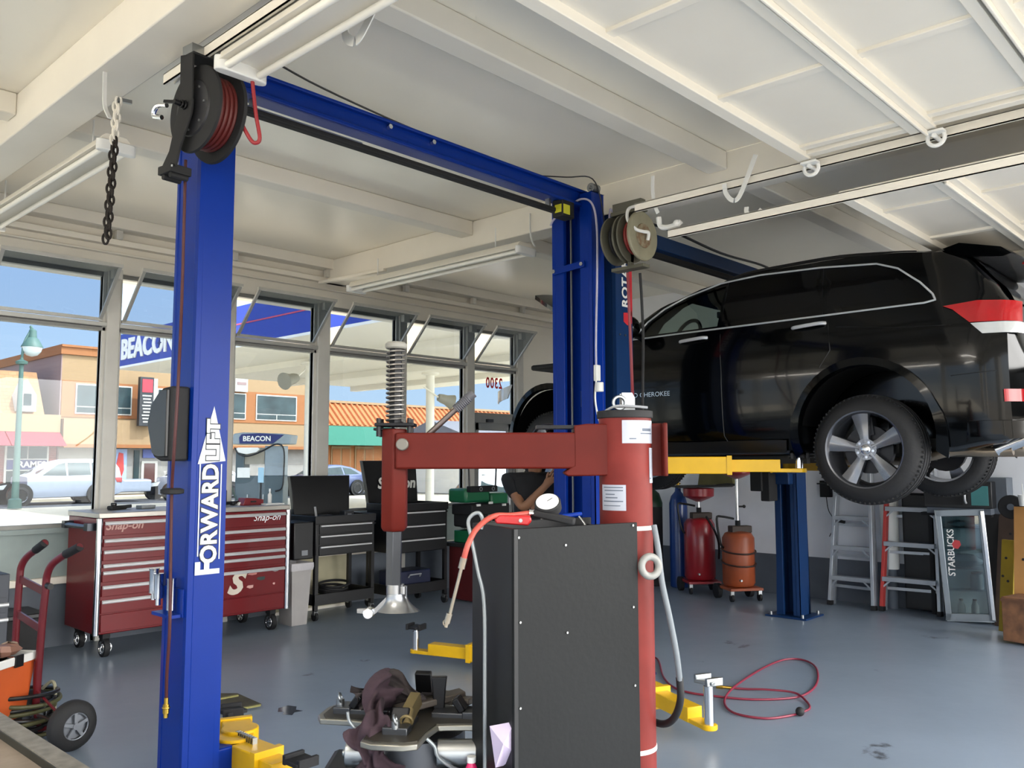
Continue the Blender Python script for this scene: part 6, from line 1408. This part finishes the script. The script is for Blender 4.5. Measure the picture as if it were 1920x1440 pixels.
t = thing('white_cup', (8.86, 1.98, 1.18), 0, 'white cup standing on the plywood sheet top at the right edge', 'cup')
MB().lathe((0, 0, 0), (0, 0, 1), [(0, .035), (.10, .045), (.10, .04), (.01, .03)], 20).build('cup', M_whp, t); MB().bar((0, 0, .05), (-.03, 0, .20), .008).build('stirrer', M_whp, t)

# ================================================================== UNDER THE CEILING
M_lit = mat('added_fill_tube', '#fff9f0', .4, var=0, emit=FILL_GLOW)
M_tube = mat('lamp_tube_white', '#efece2', .3, var=.02)
def tube_light(label, x, y0, y1, z, w=.20, group='ceiling tube lights', lit=0):
    t = thing('tube_light', (x, (y0+y1)/2, z), 0, label, 'tube light', group); L = (y1-y0)/2
    MB().prism([(-w*.5, .03), (-w*.12, .045), (w*.12, .045), (w*.5, .03), (w*.42, .075), (w*.30, .10), (-w*.30, .10), (-w*.42, .075)], -L, L, 'xz').build('housing', M_beam, t, bevel=.004)
    for dx in (-w*.33, w*.33): MB().cyl((dx, -L+.02, .012), (dx, L-.02, .012), .017, n=14).build('lamp_tube', M_lit if lit else M_tube, t)
    for y in (-L, L):
        pts = [(w*.36+.045*cos(a), y+.03*sin(a)) for a in [-pi/2+pi*i/6 for i in range(7)]]+[(-w*.36+.045*cos(a), y+.03*sin(a)) for a in [pi/2+pi*i/6 for i in range(7)]]
        MB().prism(pts, -.012, .055, 'xy').build('end_cap', M_whp, t, bevel=.006)
    for y in (-L*.7, L*.7): MB().tube([(0, y, .10), (0, y, .30)], .006, 6).build('hanger_rod', M_whp, t)
    return t
tube_light('white tube light right beside the black hose reel, nearest the camera', 1.93, .75, 3.54, 3.385, .24)
tube_light('white tube light along the left beam behind the hanging chain', 2.00, 5.12, 7.55, 3.44, .20)
tube_light('white tube light hanging under the beam in front of the far windows', 5.44, 4.95, 7.40, 3.40, .22)
for i, (x, y0, lab) in enumerate(((-3.4, 3.4, 'over the far left bay'), (-3.4, .2, 'over the left bay by its door'), (-.4, .4, 'straight above the camera'), (-3.4, 6.3, 'in the far left corner'))):
    tube_light('added fill strip light '+lab, x, y0, y0+1.5, 3.42, .10, 'added fill strip lights', lit=1)  # out of view, added as fill for the room
# conduit near the window column
a, b = at(600, 530, z=3.58), at(722, 506, z=3.58)
o = MB().bar(a, b, .05, .03).build('conduit', M_wht, bevel=.003); tag(o, 'short white conduit under the beam by the wide window post', 'conduit')
# strap hangers
def strap(label, pts, w=.022, th=.003, up=(0, 1, 0)):
    P = spline([Vector(p) for p in pts], 6); c = P[0]; rings = []
    for i, p in enumerate(P):
        d = (P[min(i+1, len(P)-1)]-P[max(i-1, 0)]).normalized(); s_ = Vector(up); s_ = (s_-d*s_.dot(d)).normalized(); n_ = d.cross(s_)
        rings.append([p-c-s_*w-n_*th, p-c+s_*w-n_*th, p-c+s_*w+n_*th, p-c-s_*w+n_*th])
    o = MB().loft(rings).build('strap_hanger', M_whp); o.location = c; tag(o, label, 'strap', 'white strap hangers'); return o
strap('white J shaped strap hooked round the upper door track, long arm up', [at(x, y, X=4.66) for x, y in ((1417, 290), (1402, 330), (1385, 370), (1372, 375), (1361, 362), (1358, 345))], .014, up=(0, 1, 0))
strap('small white strap loop under the lower door track', [at(x, y, X=4.80) for x, y in ((1428, 392), (1418, 404), (1408, 406), (1400, 398), (1400, 388))], .014, up=(0, 1, 0))
strap('white strap rising to the ceiling at the end of the upper track', [at(x, y, X=4.72) for x, y in ((1224, 330), (1224, 360), (1228, 385), (1234, 400))], .012, up=(0, 1, 0))
strap('white V shaped strap at the top edge beside the nearest tube light', [at(x, y, X=2.12) for x, y in ((712, -10), (690, 40), (668, 76), (648, 66), (652, 20), (652, -10))], .022, up=(0, 1, 0))
strap('thin white strap on the left beam above the chain', [at(x, y, X=1.66) for x, y in ((197, 135), (196, 170), (197, 200), (206, 222))], .010, up=(1, 0, 0))
strap('thin white strap above the tube light by the far windows', [at(x, y, X=5.48) for x, y in ((994, 400), (994, 430), (997, 450), (1003, 462))], .009, up=(1, 0, 0))
# thick white bracket on the lower track end
e = at(1245, 422, X=4.78); t = thing('track_bracket', tuple(e), 0, 'blob shaped white bracket at the end of the lower door track', 'bracket')
MB().tube([(0, .04, .06), (0, .03, .0), (0, -.02, -.02), (0, -.10, -.015), (0, -.13, .0)], .018, 8, smooth=4).build('bracket_hook', M_whp, t); MB().ball((0, -.1, -.01), .028, 10).build('bracket_knob', M_whp, t)
# hanging chain
t = thing('hanging_chain', (1.84, 4.72, 3.60), 0, 'doubled chain hanging from the left beam, painted white above and rusty black below', 'chain')
M_rust = mat('rusty_black', '#251e19', .6, .4)
zb_ = at(212, 436, d=(Vector((1.84, 4.72, 0))-EYE).dot(_F)).z-3.60
wl, bl = MB(), MB(); n_ = 17; st = (zb_)/(n_+.6)
for s_ in (-1, 1):
    for i in range(n_):
        z = st*(i+.5)+(.0 if s_ < 0 else st*.45); off = Vector((-.006*i*0, .018*s_, 0)); sw = -.0016*i
        ax_ = Vector((1, 0, 0)) if i % 2 else Vector((.25, 1, 0)).normalized()
        u = Vector((0, 1, 0)) if i % 2 else Vector((1, -.25, 0)).normalized()
        pts = [Vector((sw, 0, z))+off+u*.014*cos(a)+Vector((0, 0, -st*.62*sin(a))) for a in [2*pi*k/14 for k in range(15)]]
        (wl if i < 5 else bl).tube(pts, .0068, 6)
wl.build('painted_links', M_wht, t); bl.build('black_links', M_rust, t)
MB().cyl((-.0, 0, .0), (0, 0, -.03), .012).bar((.0, -.01, -.012), (.07, -.02, -.01), .02).build('chain_bolt', M_stl, t)
# --- black hose reel with red hose
c0_ = at(363, 203, d=4.02)
t = thing('hose_reel', tuple(c0_), .10, 'black hose reel with red hose hung at the top of the near blue post', 'hose reel')
R0 = .205
MB().lathe((0, 0, 0), (1, 0, 0), [(0, .05), (.0, .19), (.004, R0), (.016, R0+.004), (.016, R0-.012), (.012, .08), (.12, .08), (.12, R0+.02), (.135, R0+.024), (.14, R0), (.14, .05)], 56).build('reel_drum', M_blkm, t)
MB().lathe((-.012, 0, 0), (1, 0, 0), [(0, .03), (.004, .13), (.012, .135)], 40).build('drum_cover', mat('satin_black', '#26262a', .4), t)
hw = MB()
for k in range(4):
    for j in range(3): hw.torus((.032+.024*k+.004*j, 0, 0), (1, .02*(-1)**j, 0), .115+.025*j, .0125, 44, 8)
hw.build('wound_hose', mat('wound_dark_hose', '#5c1c18', .5), t)
for i in range(7):
    a = 2*pi*i/7+.4; MB().cyl((-.016, .105*cos(a), .105*sin(a)), (-.010, .105*cos(a), .105*sin(a)), .006, n=6).build('bolt', M_stl, t)
fr = MB().prism([(-.05, .0), (.055, .0), (.06, .26), (-.045, .24)], -.040, -.030, 'yz').prism([(-.055, .02), (.05, .03), (.13, -.19), (.185, -.25), (.07, -.275), (.045, -.20), (-.045, -.05)], -.042, -.030, 'yz')
fr.box(-.04, .17, -.05, .06, .24, .252).prism([(-.05, -.05), (.055, -.05), (.06, .25), (-.045, .25)], .155, .165, 'yz').bar((.155, 0, -.03), (-.035, 0, -.0), .04, .04)
fr.build('mount_frame', M_blkm, t, bevel=.003)
MB().box(-.035, .06, -.03, .05, .253, .30).build('mount_plate', M_stl, t)
MB().cyl((-.10, 0, 0), (-.03, 0, 0), .012, n=12).tube([(-.07+.006*0, .012*cos(a), .012*sin(a)) for a in [0, 1]], .003).torus((-.05, 0, 0), (1, 0, 0), .018, .005).torus((-.065, 0, 0), (1, 0, 0), .016, .005).bar((-.09, .0, 0), (-.10, .08, .02), .014).build('swivel_joint', M_shb, t)
ro = MB().box(-.06, .05, .08, .19, -.30, -.26).cyl((-.05, .10, -.31), (.04, .10, -.31), .014).cyl((-.05, .16, -.31), (.04, .16, -.31), .014).build('roller_guide', M_blkm, t, bevel=.003)
MB().bar((-.055, .075, -.275), (-.055, .185, -.262), .006, .01).build('guide_edge', M_chr, ro)
MB().tube([(-.02, .20, .06), (-.03, .27, .07), (-.03, .30, .03), (-.02, .24, .01)], .012, 8, smooth=5).build('inlet_elbow', M_chr, t)
def tl_(x, y, d=None, X=None): return (Matrix.Translation(t.location) @ RZ(.10)).inverted() @ at(x, y, d=d, X=X)
MB().tube([tl_(472, 120, 4.02), tl_(474, 160, 4.02), tl_(480, 215, 4.02), tl_(487, 258, 4.02), tl_(480, 268, 4.02), tl_(470, 262, 4.02), tl_(453, 232, 4.02), tl_(445, 215, 4.05)], .0095, 10, smooth=6).build('feed_hose', mat('feed_hose_red', '#9c2a30', .4), t)
dh = [tl_(348, 300, X=1.86), tl_(346, 380, X=1.86), tl_(341, 560, X=1.85), tl_(334, 720, X=1.80), tl_(326, 850, X=1.80), tl_(322, 921, X=1.83), tl_(320, 1050, X=1.845), tl_(318, 1180, X=1.85), tl_(313, 1260, X=1.86), tl_(312, 1308, X=1.87)]
MB().tube(dh, .0075, 10, smooth=6).build('drop_hose', mat('dark_hose_red', '#4a1f1f', .5), t)
s_ = tl_(323, 921, X=1.83); MB().lathe(s_+Vector((0, 0, -.014)), (0, 0, 1), [(0, .035), (.004, .052), (.022, .052), (.028, .035)], 28).build('stopper_disc', M_blkm, t)
f_ = tl_(312, 1308, X=1.87); MB().cyl(f_, f_+Vector((0, 0, -.03)), .010, n=12).cyl(f_+Vector((0, 0, -.03)), f_+Vector((0, 0, -.07)), .015, n=12).torus(f_+Vector((0, 0, -.045)), (0, 0, 1), .015, .004).cyl(f_+Vector((0, 0, -.07)), f_+Vector((0, 0, -.09)), .011, n=6).build('quick_coupler', M_brs, t)
# --- old grey twin hose reel
c1_ = at(1207, 442, Y=3.40)
t = thing('hose_reel', tuple(c1_), 0, 'old grey green twin hose reel hung at the end of the door track', 'hose reel')
M_or_ = mat('old_olive_grey', '#8c8770', .5, var=.25, vscale=8); M_od = mat('dark_olive_grey', '#5c5a4c', .55, var=.25)
MB().lathe((0, 0, 0), (0, 1, 0), [(0, .08), (.004, .085), (-.004+.004, .17), (.008, .178), (.02, .178), (.02, .07)], 48).build('flange', M_or_, t)
for y in (.10, .14, .24): MB().lathe((0, y, 0), (0, 1, 0), [(0, .06), (0, .176), (.012, .178), (.018, .17), (.018, .06)], 48).build('flange', M_od, t)
MB().cyl((0, .02, 0), (0, .25, 0), .085, n=30).build('drum', M_od, t)
MB().lathe((0, -.006, 0), (0, 1, 0), [(0, .02), (.001, .085), (.008, .088)], 36).build('hub_cup', mat('rust_hub', '#6d5138', .6, var=.6, vscale=25, col2='#8c8770'), t)
for y, m_ in ((.06, mat('brick_red_hose', '#8c2f29', .5)), (.19, M_rub)):
    w_ = MB()
    for k in range(3): w_.torus((0, y-.022+.022*k, 0), (0, 1, 0), .115, .012, 40, 8)
    w_.build('wound_hose', m_, t)
MB().tube([(-.03, .05, .22), (-.10, .06, .18), (-.12, .05, .10), (-.10, .0, .03), (-.05, -.03, .015), (.0, -.04, .015), (.02, -.02, -.03)], .012, 10, smooth=6).build('feed_pipe', M_whp, t)
MB().box(-.04, .04, -.01, .26, .18, .21).box(-.02, .02, .10, .13, -.22, .2).box(-.04, .04, -.02, .26, -.23, -.205).box(-.03, .03, .0, .25, .20, .27).build('mount_frame', M_od, t, bevel=.003)
def t2(x, y, Y): return at(x, y, Y=Y)-t.location
MB().tube([t2(1177, 512, 3.52), t2(1179, 560, 3.5), t2(1183, 660, 3.5), t2(1186, 742, 3.45), t2(1188, 800, 3.3)], .011, 8, smooth=5).build('drop_hose', mat('washed_red_hose', '#8d3a40', .5), t)
MB().tube([t2(1200, 512, 3.40), t2(1203, 560, 3.40), t2(1206, 640, 3.40), t2(1205, 760, 3.38), t2(1206, 900, 3.38)], .010, 8, smooth=5).build('drop_hose', M_rub, t)

# ================================================================== THE MECHANIC
def skin(name, chains, m, parent, levels=2):
    """one continuous surface grown round connected joints: {id: (pos, radius)}, edges"""
    nodes, edges, root = chains
    ids = list(nodes); me = D.meshes.new(name); me.from_pydata([nodes[i][0] for i in ids], [(ids.index(a), ids.index(b)) for a, b in edges], [])
    o = D.objects.new(name, me); COL.objects.link(o)
    sk = o.modifiers.new('skin', 'SKIN')
    for v, i in zip(me.skin_vertices[0].data, ids):
        r = nodes[i][1]; v.radius = (r, r) if not isinstance(r, tuple) else r
    me.skin_vertices[0].data[ids.index(root)].use_root = True
    sb = o.modifiers.new('sub', 'SUBSURF'); sb.levels = levels; sb.render_levels = levels
    bpy.context.view_layer.update(); dg = bpy.context.evaluated_depsgraph_get()
    n = D.meshes.new_from_object(o.evaluated_get(dg)); o.modifiers.clear(); o.data = n; n.materials.clear(); n.materials.append(m)
    n.polygons.foreach_set('use_smooth', [True]*len(n.polygons)); o.parent = parent; return o
base = at(985, 950, d=7.25)
mech = thing('person', (base.x, base.y, 0), VROT, 'person in a black short sleeved shirt bending over beside the blue lift post, arms raised', 'person')
M_skin = mat('skin', '#8f6448', .55, var=.1); M_shirt = mat('black_cotton', '#0e0f13', .85, var=.2); M_trou = mat('dark_work_trousers', '#20242e', .85); M_hair = mat('grey_hair', '#7d766d', .8, bump=.4); M_shoe = mat('black_boots', '#141414', .5)
# local: x right, y away from camera; the person leans right towards the vehicle
N = {'pel': ((0, 0, .93), (.15, .11)), 'wai': ((.01, 0, 1.06), (.145, .10)), 'che': ((.03, .01, 1.26), (.165, .115)), 'uch': ((.05, .02, 1.38), (.15, .11)), 'nk': ((.075, .03, 1.49), .055), 'hd0': ((.09, .02, 1.57), .07), 'hd1': ((.11, .0, 1.67), .088), 'hd2': ((.11, .01, 1.74), .06),
     'sL': ((-.12, .02, 1.40), .065), 'sR': ((.21, .04, 1.40), .065), 'hL': ((-.09, 0, .88), .10), 'hR': ((.09, 0, .88), .10), 'kL': ((-.11, -.02, .48), .065), 'kR': ((.11, .03, .48), .065), 'aL': ((-.12, .03, .09), .045), 'aR': ((.13, .05, .09), .045), 'tL': ((-.14, -.10, .04), .04), 'tR': ((.16, -.08, .04), .04),
     'eL': ((-.02, -.17, 1.20), .045), 'wL': ((.15, -.24, 1.38), .030), 'eR': ((.36, -.10, 1.24), .045), 'wR': ((.40, -.22, 1.44), .030), 'pL': ((.20, -.25, 1.43), .034), 'pR': ((.42, -.25, 1.50), .034)}
E_ = [('pel', 'wai'), ('wai', 'che'), ('che', 'uch'), ('uch', 'nk'), ('nk', 'hd0'), ('hd0', 'hd1'), ('hd1', 'hd2'), ('uch', 'sL'), ('uch', 'sR'), ('sL', 'eL'), ('eL', 'wL'), ('sR', 'eR'), ('eR', 'wR'), ('pel', 'hL'), ('pel', 'hR'), ('hL', 'kL'), ('hR', 'kR'), ('kL', 'aL'), ('kR', 'aR'), ('aL', 'tL'), ('aR', 'tR'), ('wL', 'pL'), ('wR', 'pR')]
for s_, w_, dr in (('L', N['pL'][0], Vector((.55, -.1, .8))), ('R', N['pR'][0], Vector((.1, -.3, .9)))):
    dr = dr.normalized(); sd = dr.cross(Vector((0, -1, .2))).normalized(); cu = Vector((.25, -.35, .0))
    for k in range(4):
        o_ = sd*(k-1.5)*.021; b0 = Vector(w_)+dr*.035+o_; l_ = (.034, .040, .038, .030)[k]
        a1 = b0+dr*l_+cu*.004; a2 = a1+(dr*.9+cu*.6).normalized()*l_*.7; a3 = a2+(dr*.5+cu).normalized()*l_*.55
        for nm, p, r in (('f%d0' % k, b0, .011), ('f%d1' % k, a1, .0095), ('f%d2' % k, a2, .0085), ('f%d3' % k, a3, .0075)): N[s_+nm] = (tuple(p), r)
        E_ += [('p'+s_, s_+'f%d0' % k), (s_+'f%d0' % k, s_+'f%d1' % k), (s_+'f%d1' % k, s_+'f%d2' % k), (s_+'f%d2' % k, s_+'f%d3' % k)]
    b0 = Vector(w_)-sd*.034+dr*.005; a1 = b0-sd*.014+dr*.026; a2 = a1+dr*.024-sd*.002
    N[s_+'t0'] = (tuple(b0), .012); N[s_+'t1'] = (tuple(a1), .0105); N[s_+'t2'] = (tuple(a2), .009)
    E_ += [('p'+s_, s_+'t0'), (s_+'t0', s_+'t1'), (s_+'t1', s_+'t2')]
skin('body', (N, E_, 'pel'), M_skin, mech)
sh = {'pel': ((0, 0, .95), (.165, .125)), 'wai': ((.01, 0, 1.06), (.16, .118)), 'che': ((.03, .01, 1.26), (.182, .13)), 'uch': ((.05, .02, 1.38), (.19, .145)), 'nk': ((.065, .025, 1.47), .10), 'sL': ((-.13, .02, 1.405), .115), 'sR': ((.22, .04, 1.405), .115), 'eL': ((-.06, -.09, 1.275), .085), 'eR': ((.31, -.05, 1.29), .085)}
skin('shirt', (sh, [('pel', 'wai'), ('wai', 'che'), ('che', 'uch'), ('uch', 'nk'), ('uch', 'sL'), ('uch', 'sR'), ('sL', 'eL'), ('sR', 'eR')], 'pel'), M_shirt, mech)
tr_ = {'pel': ((0, 0, .92), (.165, .125)), 'hL': ((-.09, 0, .86), .115), 'hR': ((.09, 0, .86), .115), 'kL': ((-.11, -.02, .48), .082), 'kR': ((.11, .03, .48), .082), 'aL': ((-.12, .02, .11), .068), 'aR': ((.13, .04, .11), .068)}
skin('trousers', (tr_, [('pel', 'hL'), ('pel', 'hR'), ('hL', 'kL'), ('hR', 'kR'), ('kL', 'aL'), ('kR', 'aR')], 'pel'), M_trou, mech)
for s_ in ('L', 'R'): a, b = Vector(N['a'+s_][0]), Vector(N['t'+s_][0]); MB().loft([[(a.x+.05*cos(t)*k1+(b.x-a.x)*k2, a.y+.06+(b.y-a.y-.06)*k2+.02*sin(t), max(.0, .05*k1*(1+sin(t)))) for t in [2*pi*i/14 for i in range(14)]] for k1, k2 in ((.7, 0), (1, .2), (.9, .7), (.8, 1.1), (.4, 1.3))]).build('boot', M_shoe, mech)
hm = MB().ball((.105, .035, 1.70), .102, 20, (.92, .98, .98)); hm.v = [v for v in hm.v]; hm.build('hair', M_hair, mech)
fc = MB().ball((.118, -.075, 1.655), .014, 8, (.9, 1.5, 1.3)); fc.build('nose', M_skin, mech)
for dx in (-.035, .035): MB().ball((.112+dx, -.072, 1.685), .010, 10).build('eye', mat('eye_white', '#d8d4cc', .2), mech)
MB().ball((.112, -.070, 1.612), .020, 10, (1.2, .4, .35)).build('mouth', mat('lip', '#7a4a3c', .5), mech)
for dx in (-.092, .092): MB().ball((.11+dx, .01, 1.665), .022, 10, (.45, .8, 1.3)).build('ear', M_skin, mech)
# lamp the mechanic holds up
